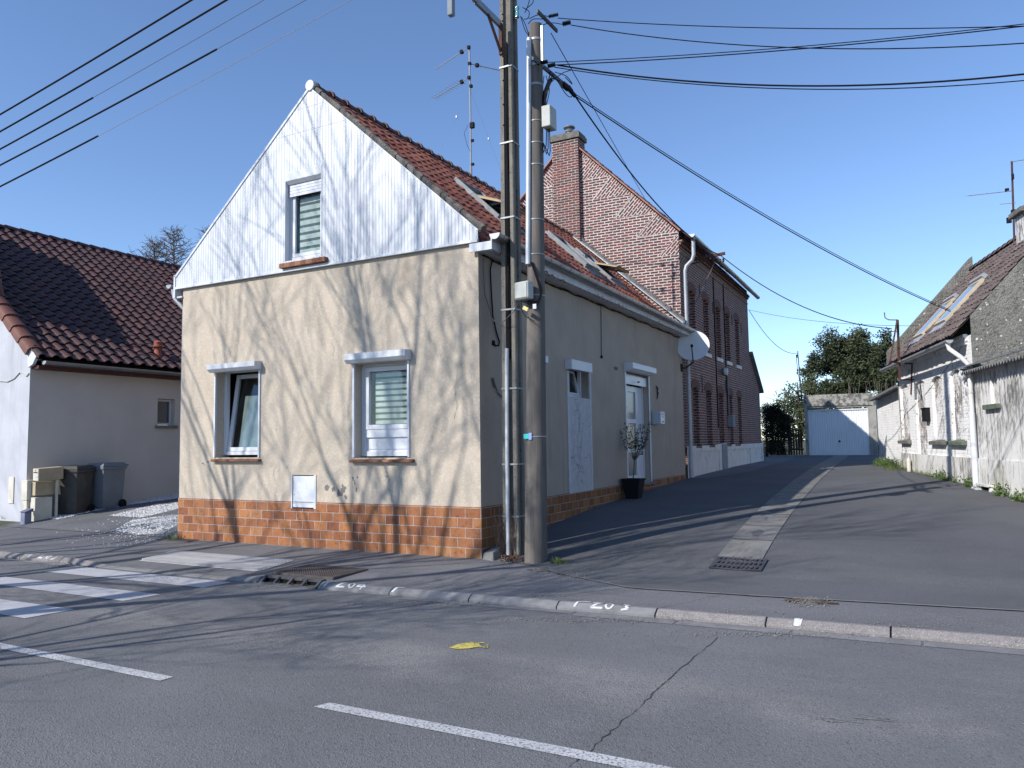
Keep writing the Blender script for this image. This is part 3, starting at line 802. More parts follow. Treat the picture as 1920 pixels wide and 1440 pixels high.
# plinth
mb = MB(); mb.plate([(-6.012, .0), (.0125, .0), (.0125, .69), (-2.915, .69), (-2.915, .587), (-3.42, .587), (-3.42, .69), (-6.012, .69)], [], FX, -.014)
mb.face([(-6.012, -.014, .69), (.0125, -.014, .69), (.0125, .0, .69), (-6.012, 0, .69)])
mb.build('plinth', M['plinth'], H)
mb = MB()
def gl(y): return G(.2, y) - .03
ys = frange(-.014, 10.3, .4); 
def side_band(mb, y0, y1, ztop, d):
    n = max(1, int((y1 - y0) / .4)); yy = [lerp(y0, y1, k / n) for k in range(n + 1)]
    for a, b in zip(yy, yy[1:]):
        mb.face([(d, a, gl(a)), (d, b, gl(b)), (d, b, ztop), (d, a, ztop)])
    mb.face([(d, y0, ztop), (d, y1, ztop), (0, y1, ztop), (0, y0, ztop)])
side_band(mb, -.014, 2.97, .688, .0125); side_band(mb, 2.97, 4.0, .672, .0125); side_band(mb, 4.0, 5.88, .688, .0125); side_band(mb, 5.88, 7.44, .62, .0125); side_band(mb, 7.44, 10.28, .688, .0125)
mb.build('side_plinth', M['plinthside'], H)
mb = MB(); mb.box(-6.02, -.03, -.14, .02, .0, -.0); mb.hexa([(-6.02, -.06, -.2), (.03, -.06, -.2), (.03, .02, -.2), (-6.02, .02, -.2), (-6.02, -.03, .004), (.03, -.03, .004), (.03, .02, .004), (-6.02, .02, .004)])
mb.build('footing', M['conc'], H)
# rough mortar line between wall and ground on the side
# gable: boards cut to the verge, two cross joints, window opening
AX, AZ = -3.05, 7.24; EZ = 4.36; XL, XR = -6.14, .02
def vtop(x): return lerp(EZ + .17, AZ, (x - XL) / (AX - XL)) if x < AX else lerp(AZ, EZ + .12, (x - AX) / (XR - AX))
mb = MB(); bw = .058; x = XL
yf, yb = -.045, -.028
while x < XR - .005:
    x1 = min(x + bw - .0055, XR)
    segs = [(EZ, None)]
    cuts = [6.57, 6.955]
    def piece(za, zb0, zb1, xa, xb):
        if max(zb0, zb1) <= za + .004: return
        mb.hexa([(xa, yf, za), (xb, yf, za), (xb, yb, za), (xa, yb, za), (xa, yf, max(zb0, za + .002)), (xb, yf, max(zb1, za + .002)), (xb, yb, max(zb1, za + .002)), (xa, yb, max(zb0, za + .002))])
    def column(xa, xb):
        t0, t1 = vtop(xa), vtop(xb)
        inw = xb > UW[0] + .001 and xa < UW[2] - .001
        levels = []
        z = EZ
        if inw: z = UW[3]
        for c in cuts:
            if z < c < min(t0, t1): levels.append((z, c - .004)); z = c
        for a, b in levels: piece(a, b, b, xa, xb)
        piece(z, t0, t1, xa, xb)
        if inw: piece(EZ, UW[1], UW[1], xa, xb)
    bounds = [x] + [c for c in (UW[0], UW[2], AX) if x < c < x1] + [x1]
    for a, b in zip(bounds, bounds[1:]): column(a, b)
    x += bw
mb.build('gable_boards', M['clad'], H)
mb = MB(); mb.plate([(XL, EZ), (XR, EZ), (XR, vtop(XR) - .01), (AX, AZ - .02), (XL, vtop(XL) - .01)], [rect(*UW)], FX, -.0275, .16)
mb.build('gable_backing', M['cladback'], H)
mb = MB()
mb.prism([(XL, EZ), (XR, EZ), (XR, EZ - .035), (XL, EZ - .035)], FX, -.062, -.02)
def along(mb, p0, p1, w, d0, d1):
    a = Vector((p0[0], p0[1])); b = Vector((p1[0], p1[1])); d = (b - a).normalized(); n = Vector((-d.y, d.x))
    if n.y < 0: n = -n
    mb.prism([tuple(a), tuple(b), tuple(b + n * w), tuple(a + n * w)], FX, d0, d1)
along(mb, (XL, vtop(XL)), (AX, AZ), .035, -.06, .03); along(mb, (AX, AZ), (XR, vtop(XR)), .022, -.055, .02)
mb.box(XL - .04, -.06, EZ - .19, XL, .05, EZ + .22)
mb.lathe([(.0, -.05), (.085, -.05), (.085, .05), (0, .05)], (AX + .01, -.02, AZ + .05), 16, (0, 1, 0))
# jamb lining of the gable window
for xx in (UW[0], UW[2] - .012): mb.box(xx, -.050, UW[1], xx + .012, .13, UW[3])
mb.box(UW[0] + .012, -.05, UW[3] - .012, UW[2] - .012, .13, UW[3])
mb.build('gable_trim', M['white'], H)
# roof planes
RS = Vector((-(AX) , 0, 4.42 - 7.32)); slope = atan2(2.9, 3.05)
Vup = Vector((-cos(slope), 0, sin(slope))); Nup = Vector((sin(slope), 0, cos(slope)))
eave = Vector((.20, .03, 7.27 - (3.25) * 2.9 / 3.05 + .02))
SKY = [(2.62, 3.55, .20 + 1.86, .20 + 2.75)]
SK = [(2.72, 3.62, 1.95, 3.20), (6.05, 6.90, 1.55, 2.85), (7.75, 8.6, 1.62, 2.85)]   # y0,y1 and distance up the slope
def cutm(c):
    v = (c - eave).dot(Vup)
    for a, b, p, q in SK:
        if a - .02 < c.y < b + .02 and p - .02 < v < q + .02: return False
    return True
mb = MB(); L = (Vector((AX, 0, 7.27)) - Vector((eave.x, 0, eave.z))).length
tiles(mb, eave + Vector((0, 0, .0)), (0, 1, 0), Vup, 47, 16, .218, L / 16, .030, .024, .007, cut=cutm)
rt = mb.build('roof_tiles', M['tile_main'], H, fixn=False)
mb = MB()
vl_ = Vector((cos(slope), 0, sin(slope)))
eL = Vector((2 * AX - eave.x, .03, eave.z))
tiles(mb, eL, (0, 1, 0), vl_, 47, 16, .218, L / 16, .030, .024, .007)
mb.build('roof_tiles', M['tile_main'], H, fixn=False)
mb = MB()      # underlay under both slopes
for s_ in (1, -1):
    e = Vector((AX + s_ * (eave.x - AX - .03), 0, eave.z - .02))
    mb.face([(e.x, .0, e.z), (e.x, 10.3, e.z), (AX, 10.3, 7.22), (AX, 0, 7.22)])
mb.build('roof_underlay', M['soffit'], H)
mb = MB(); rr = random.Random(5)
y = .0
while y < 10.25:
    y1 = y + .36; prof = []
    for k in range(9):
        a = pi * k / 8; prof.append((cos(a), sin(a)))
    r0, r1 = .115, .098
    dz = rr.uniform(-.006, .006)
    A = mb.vs([(AX + p[0] * r0, y, 7.245 + dz + p[1] * r0) for p in prof]); B = mb.vs([(AX + p[0] * r1, y1 + .03, 7.245 + dz + p[1] * r1) for p in prof])
    for k in range(8): mb.idx((A + k, A + k + 1, B + k + 1, B + k))
    C = mb.vs([(AX + p[0] * (r0 + .022), y - .0, 7.245 + dz + p[1] * (r0 + .022)) for p in prof]); D = mb.vs([(AX + p[0] * (r0 + .022), y + .055, 7.245 + dz + p[1] * (r0 + .022)) for p in prof]); E_ = mb.vs([(AX + p[0] * r0, y + .075, 7.245 + dz + p[1] * r0) for p in prof])
    for k in range(8): mb.idx((C + k, C + k + 1, D + k + 1, D + k)); mb.idx((D + k, D + k + 1, E_ + k + 1, E_ + k)); mb.idx((A + k, A + k + 1, C + k + 1, C + k))
    y = y1
mb.build('ridge_tiles', M['ridge'], H, smooth=True)
# lumpy mortar fillet along the right verge
mb = MB(); rr = random.Random(8); n = 46
for k in range(n):
    t = k / n; t1 = (k + 1.25) / n
    for q in range(2):
        p = Vector((lerp(AX + .06, XR + .05, t), -.008 + q * .03, lerp(AZ + .02, EZ + .17, t))); p2 = Vector((lerp(AX + .06, XR + .05, t1), -.008 + q * .03, lerp(AZ + .02, EZ + .17, t1)))
        r = rr.uniform(.032, .052)
        mb.tube([p + Vector((0, 0, rr.uniform(-.01, .01))), p2], [r, r * rr.uniform(.8, 1.1)], 6)
mb.build('verge_mortar', M['mortar'], H)
# eaves: fascia, soffit box, gutter
mb = MB()
mb.box(.0, -.30, 4.175, .24, .0, 4.185) if False else None
mb.box(.002, -.06, 4.19, .255, 10.25, 4.20); mb.box(.235, -.06, 4.20, .255, 10.25, 4.36)
mb.build('fascia', M['soffit'], H)
mb = MB(); mb.box(-.09, -.085, 4.185, .265, -.061, 4.30); mb.build('fascia_end', M['white'], H)
mb = MB(); ga, gb = Vector((.325, -.10, 4.385)), Vector((.325, 10.28, 4.34)); gutter(mb, ga, gb, .078); gutter_joints(mb, ga, gb, .38, .083)
mb.build('gutter', M['zinc'], H, smooth=True)
mb = MB(); mb.box(.245, -.108, 4.30, .405, -.1, 4.39)
mb.lathe([(0, -.004), (.08, -.004), (.08, .004), (0, .004)], (.325, -.108, 4.37), 20, (0, 1, 0)); mb = MB()
ring = [(.325 + cos(pi + pi * k / 12) * .08, 4.387 + sin(pi + pi * k / 12) * .08) for k in range(13)]
mb.prism(ring, FX, -.112, -.1); mb.build('gutter_stop_end', M['zinclight'], H)
# left eaves
mb = MB(); gutter(mb, (-6.30, -.07, 4.42), (-6.30, 10, 4.38), .065); mb.tube([(-6.26, .0, 4.35), (-6.24, .02, 4.2), (-6.12, .05, 4.06), (-6.05, .08, 3.98), (-6.045, .08, 0.0)], .042, 10)
mb.build('left_gutter', M['zinclight'], H, smooth=True)
mb = MB(); mb.box(-6.14, -.03, 4.17, -6.0, 10.2, 4.2); mb.box(-6.14, .03, 4.2, -6.12, 10.2, 4.45); mb.build('soffit', M['soffit'], H)
# stepped lead flashing against the brick gable
mb = MB()
a = Vector((.1, 10.12, 4.60)); b = Vector((AX, 10.12, 7.40)); n = 18
for k in range(n):
    p = a.lerp(b, k / n); q = a.lerp(b, (k + .97) / n)
    mb.hexa([p + Vector((0, 0, -.07)), q + Vector((0, 0, -.07)), q + Vector((0, .2, -.05)), p + Vector((0, .2, -.05)), p + Vector((0, 0, -.04)), q + Vector((0, 0, -.04)), q + Vector((0, .2, .03)), p + Vector((0, .2, .03))])
mb.build('flashing', M['zinclight'], H)
mb = MB(); rr = random.Random(9); n = 40
for k in range(n):
    p = a.lerp(b, k / n) + Vector((0, .16, .05)); q = a.lerp(b, (k + 1.3) / n) + Vector((0, .16, .05))
    mb.tube([p, q], [rr.uniform(.02, .05), rr.uniform(.02, .05)], 6)
mb.build('flashing_mortar', M['mortar'], H)

# windows ----------------------------------------------------
def blind(parent, x0, x1, z0, z1, y, n, f=FX):
    mb = MB(); mb2 = MB(); h = (z1 - z0) / n
    for k in range(n):
        za = z0 + k * h
        mb.face([f(x0, za, y), f(x1, za, y), f(x1, za + h * .62, y), f(x0, za + h * .62, y)])
        mb2.face([f(x0, za + h * .62, y), f(x1, za + h * .62, y), f(x1, za + h, y), f(x0, za + h, y)])
    b = mb.build('blind', M['blind'], parent, fixn=False); mb2.build('blind_sheer', M['blindsheer'], parent, fixn=False)
def shutter_box(parent, x0, x1, z0, z1, d=.16, f=FX, name='shutter_box', rail=None):
    mb = MB()
    prof = [(0, z1), (-d, z1 - .01), (-d, z0 + .05), (-d + .055, z0), (0, z0)]
    mb.prism(prof, (lambda a, b, t: f(t, b, a)), x0, x1)
    return mb.build(name, M['whitebox'], parent, bevel=.004)
def rails(parent, x0, x1, z0, z1, f=FX):
    for xa in (x0, x1):
        mb = MB(); mb.prism(rect(xa, z0, xa + .03, z1), f, -.022, .012); mb.build('shutter_rail', M['white'], parent)
# left window: outer frame, tilted-in sash, lower frosted pane
w = MB(); frame_box(w, FX, LW[0] + .0, LW[1] + .04, LW[2], LW[3] + .05, .06, .17, .24)
WL = w.build('window', M['white'], H, bevel=.004, label='ground floor window with its sash tilted inward')
shutter_box(WL, -5.19, -4.09, 2.795, 2.935)
rails(WL, -5.165, -4.14, 1.38, 2.79)
w = MB(); 
ang = radians(8.5); sx0, sx1, sz0, sz1 = LW[0] + .065, LW[2] - .065, LW[1] + .105, LW[3] - .01
def TL(a, b, d):
    r = b - sz0
    return (a, .185 + sin(ang) * r + d * cos(ang), sz0 + cos(ang) * r - d * sin(ang))
frame_box(w, TL, sx0, sz0, sx1, sz1, .065, .0, .06)
sash = w.build('sash', M['white'], WL, bevel=.004)
w = MB(); w.prism(rect(sx0 + .066, sz0 + .066, sx1 - .066, sz1 - .066), TL, .028, .034); w.build('pane', M['glass'], sash)
w = MB(); w.prism(rect(sx0 + .22, sz0 + .066, sx1 - .066, sz0 + .95), TL, .05, .054); w.build('frosted_film', M['frost'], sash)
def tile_sill(parent, x0, x1, z, d0=-.07, d1=.17, h=.055, m='sill'):
    mb = MB(); mb.hexa([(x0, d0, z - h), (x1, d0, z - h), (x1, d1, z - h), (x0, d1, z - h), (x0, d0, z - .02), (x1, d0, z - .02), (x1, d1, z + .012), (x0, d1, z + .012)])
    return mb.build('sill', M[m], parent, bevel=.006)
tile_sill(WL, -5.17, -4.08, 1.365)
# right window with low solid panel and striped blind
w = MB(); frame_box(w, FX, RW[0], RW[1] + .02, RW[2], RW[3] + .04, .075, .165, .235)
WR = w.build('window', M['white'], H, bevel=.004, label='ground floor window with striped blind and solid lower panel')
w = MB(); frame_box(w, FX, RW[0] + .08, 1.78, RW[2] - .08, RW[3] - .04, .07, .15, .225); w.prism(rect(RW[0] + .0755, 1.66, RW[2] - .0755, 1.779), FX, .16, .23)
sash = w.build('sash', M['white'], WR, bevel=.004)
w = MB(); w.prism(rect(RW[0] + .16, 1.855, RW[2] - .16, RW[3] - .12), FX, .185, .19); w.build('pane', M['glass'], WR)
w = MB(); w.prism(rect(RW[0] + .0755, 1.455, RW[2] - .0755, 1.659), FX, .19, .20); w.prism(rect(RW[0] + .13, 1.485, RW[2] - .13, 1.63), FX, .180, .1895)
w.build('lower_panel', M['white'], WR)
blind(WR, RW[0] + .20, RW[2] - .15, 1.86, RW[3] - .1, .25, 9)
shutter_box(WR, -2.245, -1.135, 2.765, 2.915)
rails(WR, -2.20, -1.195, 1.37, 2.76)
tile_sill(WR, -2.22, -1.085, 1.35)
# gable window: opening is lined, box set in the opening, shutter slats let down a little
w = MB(); frame_box(w, FX, UW[0] + .012, UW[1] + .02, UW[2] - .012, UW[3] - .2, .05, .055, .12)
WU = w.build('window', M['white'], H, bevel=.003, label='upper gable window with striped blind and half lowered shutter slats')
mb = MB(); z0, z1 = 5.76, 5.938
mb.prism([(.09, z1), (-.052, z1), (-.052, z0 + .05), (0, z0), (.09, z0)], (lambda a, b, t: (t, a, b)), UW[0] + .013, UW[2] - .013); mb.build('shutter_box', M['whitebox'], WU, bevel=.003)
w = MB()
for k in range(4): w.box(UW[0] + .03, .018, 5.56 + k * .05, UW[2] - .03, .032, 5.607 + k * .05)
w.build('shutter_slats', M['white'], WU, bevel=.003)
w = MB(); frame_box(w, FX, UW[0] + .07, UW[1] + .075, UW[2] - .07, 5.70, .055, .06, .10); w.build('sash', M['white'], WU, bevel=.003)
w = MB(); w.prism(rect(UW[0] + .12, UW[1] + .13, UW[2] - .12, 5.65), FX, .08, .084); w.build('pane', M['glass'], WU)
blind(WU, UW[0] + .16, UW[2] - .05, UW[1] + .13, 5.58, .13, 8)
mb = MB(); mb.box(UW[0], .26, UW[1], UW[2], .9, UW[3]); mb.build('window_recess', M['room'], WU)
for s_ in (0,):
    w = MB(); w.box(-3.615, -.12, 4.38, -2.665, .055, 4.455); w.build('sill', M['sill'], WU, bevel=.006)
# meter door
w = MB(); w.box(-3.40, .005, .60, -2.965, .02, 1.085)
MD = w.build('meter_door', M['white'], H, bevel=.004)
w = MB(); w.box(-2.962, -.012, .585, -2.918, .02, 1.10); w.build('door_jamb', M['whitebox'], MD); w = MB(); w.box(-3.42, -.012, .585, -3.402, .02, 1.10); w.build('door_jamb', M['whitebox'], MD)
mb = MB(); rr = random.Random(2)
for k in range(9):
    for j in range(17):
        if rr.random() < .45: continue
        x = -3.30 + k * .023; z = .735 + j * .019
        mb.box(x, .0025, z, x + .014, .0048, z + .006)
mb.build('door_notice', simple('notice_print', (.50, .51, .52)), MD)
mb = MB(); mb.lathe([(.0, 0), (.008, 0), (.008, .004), (0, .004)], (-3.375, .002, .80), 8, (0, 1, 0)); mb.build('lock', M['ink'], MD)
# side: small window over blocked opening
w = MB()
frame_box(w, SX, 3.03, 2.335, 3.97, 2.92, .05, .16, .22)
SWn = w.build('window', M['white'], H, bevel=.003, label='small side window above the blocked doorway')
an2 = radians(13); 
def TS(a, b, d):
    r = b - 2.39; return SX(a, 2.39 + cos(an2) * r, .17 + sin(an2) * r + d)
w = MB(); frame_box(w, TS, 3.09, 2.39, 3.91, 2.85, .045, 0, .04); sash = w.build('sash', M['white'], SWn)
w = MB(); w.prism(rect(3.135, 2.435, 3.865, 2.805), TS, .015, .02); w.build('pane', M['glass'], sash)
mb = MB(); mb.prism(rect(2.88, 2.79, 3.80, 2.955), SX, -.13, .0); 
mb.build('shutter_box', M['whitebox'], SWn, bevel=.004)
# blocked doorway panel
mb = MB()
P = MB(); P.prism(rect(3.04, .68, 3.96, 2.325), SX, -.003, .02); BP = P.build('blocked_doorway', M['crackpanel'], H)
mb = MB(); mb.prism(rect(2.95, .665, 3.039, 2.78), SX, -.008, .02); mb.prism(rect(3.961, .665, 4.03, 2.9), SX, -.008, .02)
mb.build('doorway_border', simple('pale_border', (.52, .53, .55), (.45, .46, .48), 6, .85, .4, 60), BP)
mb = MB(); rr = random.Random(12)
for _ in range(30):
    y, z = rr.uniform(3.1, 3.9), rr.uniform(.8, 2.25); a = rr.uniform(0, pi)
    for _ in range(rr.randint(4, 9)):
        y2 = min(3.93, max(3.07, y + cos(a) * .05)); z2 = min(2.29, max(.72, z + sin(a) * .05)); a += rr.uniform(-.9, .9)
        d = Vector((y2 - y, z2 - z)); 
        if d.length > .01:
            d.normalize(); w_ = rr.uniform(.001, .0035)
            mb.face([SX(y - d.y * w_, z + d.x * w_, -.0065), SX(y + d.y * w_, z - d.x * w_, -.0065), SX(y2 + d.y * w_, z2 - d.x * w_, -.0065), SX(y2 - d.y * w_, z2 + d.x * w_, -.0065)])
        y, z = y2, z2
mb.build('render_cracks', simple('crack_dark', (.10, .10, .10)), BP, fixn=False)
# door
D = MB(); frame_box(D, SX, 5.905, .665, 7.415, 2.98, .06, .12, .19)
DR = D.build('door', M['white'], H, bevel=.004, label='white glazed front door facing the alley')
D = MB()
dy0, dy1 = 6.0, 7.0
for a, b in ((dy0, dy0 + .10), (dy1 - .10, dy1)): D.prism(rect(a, .68, b, 2.72), SX, .125, .175)
for a, b in ((.68, .82), (1.30, 1.38), (1.93, 2.02), (2.60, 2.72)): D.prism(rect(dy0 + .101, a, dy1 - .101, b), SX, .126, .174)
D.prism(rect(7.001, .68, 7.345, 2.72), SX, .135, .165)
leaf = D.build('door_leaf', M['white'], DR, bevel=.004)
for a, b in ((.82, 1.30), (1.38, 1.93), (2.02, 2.60)):
    D = MB(); D.prism(rect(dy0 + .101, a + .001, dy1 - .101, b - .001), SX, .15, .156); D.build('glass_panel', M['doorglass'], leaf)
D = MB(); D.prism(rect(5.93, 2.74, 7.39, 2.93), SX, .03, .045)
D.build('shutter_slats', M['white'], DR, bevel=.003)
D = MB(); D.lathe([(0, 0), (.02, 0), (.02, .05), (0, .05)], (-.03 + .03, 6.7, 2.81), 8, (1, 0, 0)); D.build('shutter_stop', M['alu'], DR)
D = MB(); D.box(-.11, 7.08, 1.75, -.085, 7.11, 1.92); D.tube([(-.10, 7.095, 1.88), (-.03, 7.095, 1.88), (-.03, 6.98, 1.88)], .01, 6)
D.build('door_handle', M['alu'], DR)
mb = MB(); mb.prism([(0, 3.165), (.2, 3.15), (.2, 3.035), (.13, 2.985), (0, 2.985)], (lambda a, b, t: (a, t, b)), 5.84, 7.43); mb.build('shutter_box', M['whitebox'], DR, bevel=.004)
for ya in (5.87, 7.42):
    mb = MB(); mb.prism(rect(ya, .63, ya + .04, 2.985), SX, -.022, .01); mb.build('shutter_rail', M['white'], DR)
mb = MB(); mb.box(-.02, 5.9, .615, .11, 7.43, .655); mb.build('doorstep', M['conc'], DR, bevel=.006)
# skylights on the right slope
def skyl(y0, y1, v0, v1, openang=0, label=None):
    def RP(a, b, d): return tuple(Vector((eave.x, a, eave.z)) + Vup * b + Nup * d)
    w = MB(); frame_box(w, RP, y0, v0, y1, v1, .07, .0, .095)
    w.prism(rect(y0 - .06, v0 - .18, y1 + .06, v0 - .001), RP, .03, .045)
    F = w.build('skylight', M['flash'], H, label=label)
    w = MB(); w.prism(rect(y0 + .07, v0 + .07, y1 - .07, v1 - .07), RP, -.25, -.24); w.build('shaft', M['room'], F)
    w = MB()
    # pivoted sash about its mid height
    vm = (v0 + v1) / 2; an_ = radians(openang)
    def RQ(a, b, d):
        r = b - vm
        return RP(a, vm + r * cos(an_) - d * sin(an_) * 1, .08 - r * sin(an_) + d * cos(an_))
    frame_box(w, RQ, y0 + .03, v0 + .03, y1 - .03, v1 - .03, .06, -.02, .04)
    S_ = w.build('sash', M['flash' if not openang else 'woodpale'], F)
    w = MB(); w.prism(rect(y0 + .09, v0 + .09, y1 - .09, v1 - .09), RQ, .005, .012); w.build('pane', M['skyglass'], S_)
    w = MB()
    for r in (rect(y0 + .025, v0 + .02, y0 + .09, v1 - .02), rect(y1 - .09, v0 + .02, y1 - .025, v1 - .02), rect(y0 + .0905, v0 + .02, y1 - .0905, v0 + .09), rect(y0 + .0905, v1 - .09, y1 - .0905, v1 - .02)): w.prism(r, RQ, .041, .052)
    w.build('sash_cover', M['flash'], S_)
    return F
skyl(*SK[0], 24, 'open skylight nearest the street')
skyl(*SK[1], 0, 'closed skylight in the middle')
skyl(*SK[2], 28, 'open skylight nearest the brick gable')
# cables pinned to the wall
mb = MB()
def walltube(mb, pts, r, seg=6): mb.tube(pts, r, seg)
walltube(mb, [(.012, y, 4.185 - .02 + .012 * sin(y * 7) - .012 * abs(sin(y * 2.1))) for y in frange(.1, 10.2, .12)], .011)
walltube(mb, [(.02, y, 4.160 - .015 * abs(sin(y * 1.7)) + .008 * sin(y * 11)) for y in frange(.5, 10.2, .12)], .008)
mb.build('eaves_cable', M['cable'], H)
mb = MB()
walltube(mb, [(.02, .62, 4.16), (.02, .36, 4.14), (.02, .30, 4.0), (.02, .33, 3.6), (.02, .36, 3.35), (.02, .46, 3.12), (.02, .54, 3.0), (.02, .52, 2.94), (.02, .42, 2.93), (.02, .38, 2.97)], .012)
mb.box(.0, .36, 2.93, .03, .40, 3.0)
mb.build('drop_cable', M['cable'], H)
mb = MB(); walltube(mb, [(.02, .34, 2.45), (.02, .40, 2.36), (.02, .48, 2.26), (.02, .62, 2.2)], .009); mb.tube([(.02, .33, 2.46), (.03, .39, 2.33)], .016, 6); mb.build('cable_stub', M['cablegrey'], H)
mb = MB(); walltube(mb, [(.01, 4.62, 4.16), (.01, 4.60, 3.7), (.01, 4.58, 3.18)], .006); mb.box(0, 4.55, 3.13, .03, 4.60, 3.18); mb.build('hanging_cable', M['cable'], H)
mb = MB(); rr = random.Random(1)
mb.tube([(.015, 7.98, 2.80), (.03, 8.03, 2.74), (.03, 7.99, 2.69), (.03, 8.04, 2.64), (.03, 8.0, 2.57), (.015, 8.01, 2.5)], [.012, .022, .016, .022, .016, .012], 6); mb.build('wall_anchor', M['ink'], H)
mb = MB()
for k in range(3):
    mb = MB(); mb.box(-.01, 5.28 + k * .075, 2.965, .006, 5.315 + k * .075, 3.03); mb.build('wall_vent', M['ink'], H)
mb = MB()
mb = MB(); mb.box(0, 1.98, 2.83, .03, 2.16, 2.94); mb.build('wall_plate', M['white'], H, bevel=.004)
# flaked patches on the front
mb = MB(); rr = random.Random(31)
for px, py, r, ar in [(625, 917, .045, 1.0), (637, 925, .075, .8), (644, 916, .05, 1.2), (614, 913, .05, 1), (662, 897, .02, 1.8), (670, 895, .02, 1), (668, 918, .018, 2), (725, 893, .022, .7), (381, 869, .03, .5), (390, 866, .04, .3), (384, 872, .02, .5), (648, 932, .03, 1.4), (538, 876, .01, 3), (665, 905, .012, 3), (518, 805, .012, 1)]:
    c = ony((px, py), 0); pts = []
    for k in range(14):
        a = 2 * pi * k / 14; rad = r * rr.uniform(.5, 1.25); pts.append((c.x + cos(a) * rad, c.z + sin(a) * rad * ar))
    mb.prism(pts, FX, -.002, .001); mb.build('flaked_patch', M['shedding'], H); mb = MB()

for pts_ in ([(725, 884), (731, 897), (727, 912), (735, 930), (733, 944)], [(350, 905), (346, 917), (349, 928)], [(518, 872), (512, 890), (518, 905)], [(620, 640), (627, 655), (624, 672)], [(858, 700), (853, 730), (857, 762), (851, 790)]):
    mb = MB(); rr = random.Random(int(pts_[0][0])); P = []
    for a, b in zip(pts_, pts_[1:]):
        for k in range(5):
            c = ony((lerp(a[0], b[0], k / 5), lerp(a[1], b[1], k / 5)), 0); P.append((c.x + rr.uniform(-.008, .008), c.z))
    for a, b in zip(P, P[1:]):
        w_ = rr.uniform(.0012, .003); mb.face([FX(a[0] - w_, a[1], -.0022), FX(a[0] + w_, a[1], -.0022), FX(b[0] + w_, b[1], -.0022), FX(b[0] - w_, b[1], -.0022)])
    mb.build('hairline_crack', M['shedding'], H, fixn=False)
# ------------------------------------------------------------ dark brick house behind
YB = 10.32
B = thing('brick_house', 'two storey dark red brick house with gable chimney and bricked up arched windows', 'house', (0, YB, .57))
BAX, BAZ = -3.05, 10.02; BE = 6.98
mb = MB()
mb.plate([(-6.2, -.2), (.0, -.2), (.0, BE), (BAX, BAZ), (-6.2, 6.9)], [], lambda a, b, d: (a, YB + d, b), 0)
mb.build('gable_wall', M['brickg'], B)
UPW = [(11.15, 11.80), (12.68, 13.33), (14.17, 14.83), (15.52, 16.15), (16.98, 17.62)]
LOW = [(11.22, 11.86), (12.67, 13.34), (14.20, 14.87), (15.56, 16.16), (16.98, 17.56)]
def arch(y0, y1, z0, z1, rise=.12, n=8):
    r = [(y0, z0), (y1, z0)]
    for k in range(n + 1):
        t = k / n; r.append((lerp(y1, y0, t), z1 - rise + rise * sin(pi * t) ** .8))
    return r
holes = [arch(a, b, 4.05, 5.62) for a, b in UPW] + [arch(a, b, 1.38, 2.98) for a, b in LOW]
mb = MB(); mb.plate([(YB, 1.32), (19.35, 1.32), (19.35, 6.95), (YB, 6.98)], holes, SX, 0, .14, back=True)
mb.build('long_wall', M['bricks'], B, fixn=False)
mb = MB(); mb.box(-6.2, 19.30, .4, -.002, 19.34, 6.9)
mb.prism([(-6.2, 6.9), (0, 6.95), (BAX, BAZ)], lambda a, b, d: (a, d, b), 19.30, 19.34); mb.build('rear_gable', M['bricks'], B)
mb = MB(); mb.hexa([(-8, 16.5, 5), (-3.3, 16.5, 5), (-3.3, 19.30, 5), (-8, 19.30, 5), (-8, 16.5, 8.6), (-3.3, 16.5, 8.6), (-3.3, 19.30, 10.0), (-8, 19.30, 10.0)])  # unseen mass added behind the gable so its shadow reaches the garage
mb.hexa([(-8, 18.6, 9.6), (-4.2, 18.6, 9.6), (-4.2, 19.30, 9.9), (-8, 19.30, 9.9), (-8, 18.6, 10.5), (-4.2, 18.6, 10.5), (-4.2, 19.30, 10.8), (-8, 19.30, 10.8)])
mb.build('shadow_blocker', M['bricks'], B)
# the low annex at the far end
mb = MB(); mb.plate([(19.35, 1.32), (21.1, 1.32), (21.1, 3.42), (19.35, 4.62)], [], SX, .004); mb.box(-5, 21.06, .4, -.01, 21.1, 3.4)
AN = mb.build('annex', M['bricks'], B)
mb = MB(); mb.hexa([(.12, 19.36, 4.62), (.12, 21.3, 3.30), (-5, 21.3, 3.30), (-5, 19.36, 4.62), (.12, 19.36, 4.72), (.12, 21.3, 3.40), (-5, 21.3, 3.40), (-5, 19.36, 4.72)])
mb.build('annex_roof', M['asbestos'], AN)
for i, (a, b) in enumerate(UPW + LOW):
    zt = 5.62 if i < 5 else 2.98
    mb = MB(); n = 11; cy = (a + b) / 2; R = .52; hw = (b - a) / 2 + .02
    th0 = math.asin(min(1, hw / R)); cz = zt - R + .015
    for k in range(n):
        t0 = lerp(-th0, th0, k / n) + .012; t1 = lerp(-th0, th0, (k + 1) / n) - .012
        q = [(cy + sin(t0) * R, cz + cos(t0) * R), (cy + sin(t1) * R, cz + cos(t1) * R), (cy + sin(t1) * (R + .22), cz + cos(t1) * (R + .22)), (cy + sin(t0) * (R + .22), cz + cos(t0) * (R + .22))]
        mb.prism(q, SX, -.012, .02)
    mb.build('brick_arch', M['brickarch'], B)
for i, (a, b) in enumerate(UPW):
    mb = MB(); mb.box(-.12, a - .06, 3.93, .045, b + .06, 4.045); mb.build('sill', M['whitebase'], B, bevel=.01)
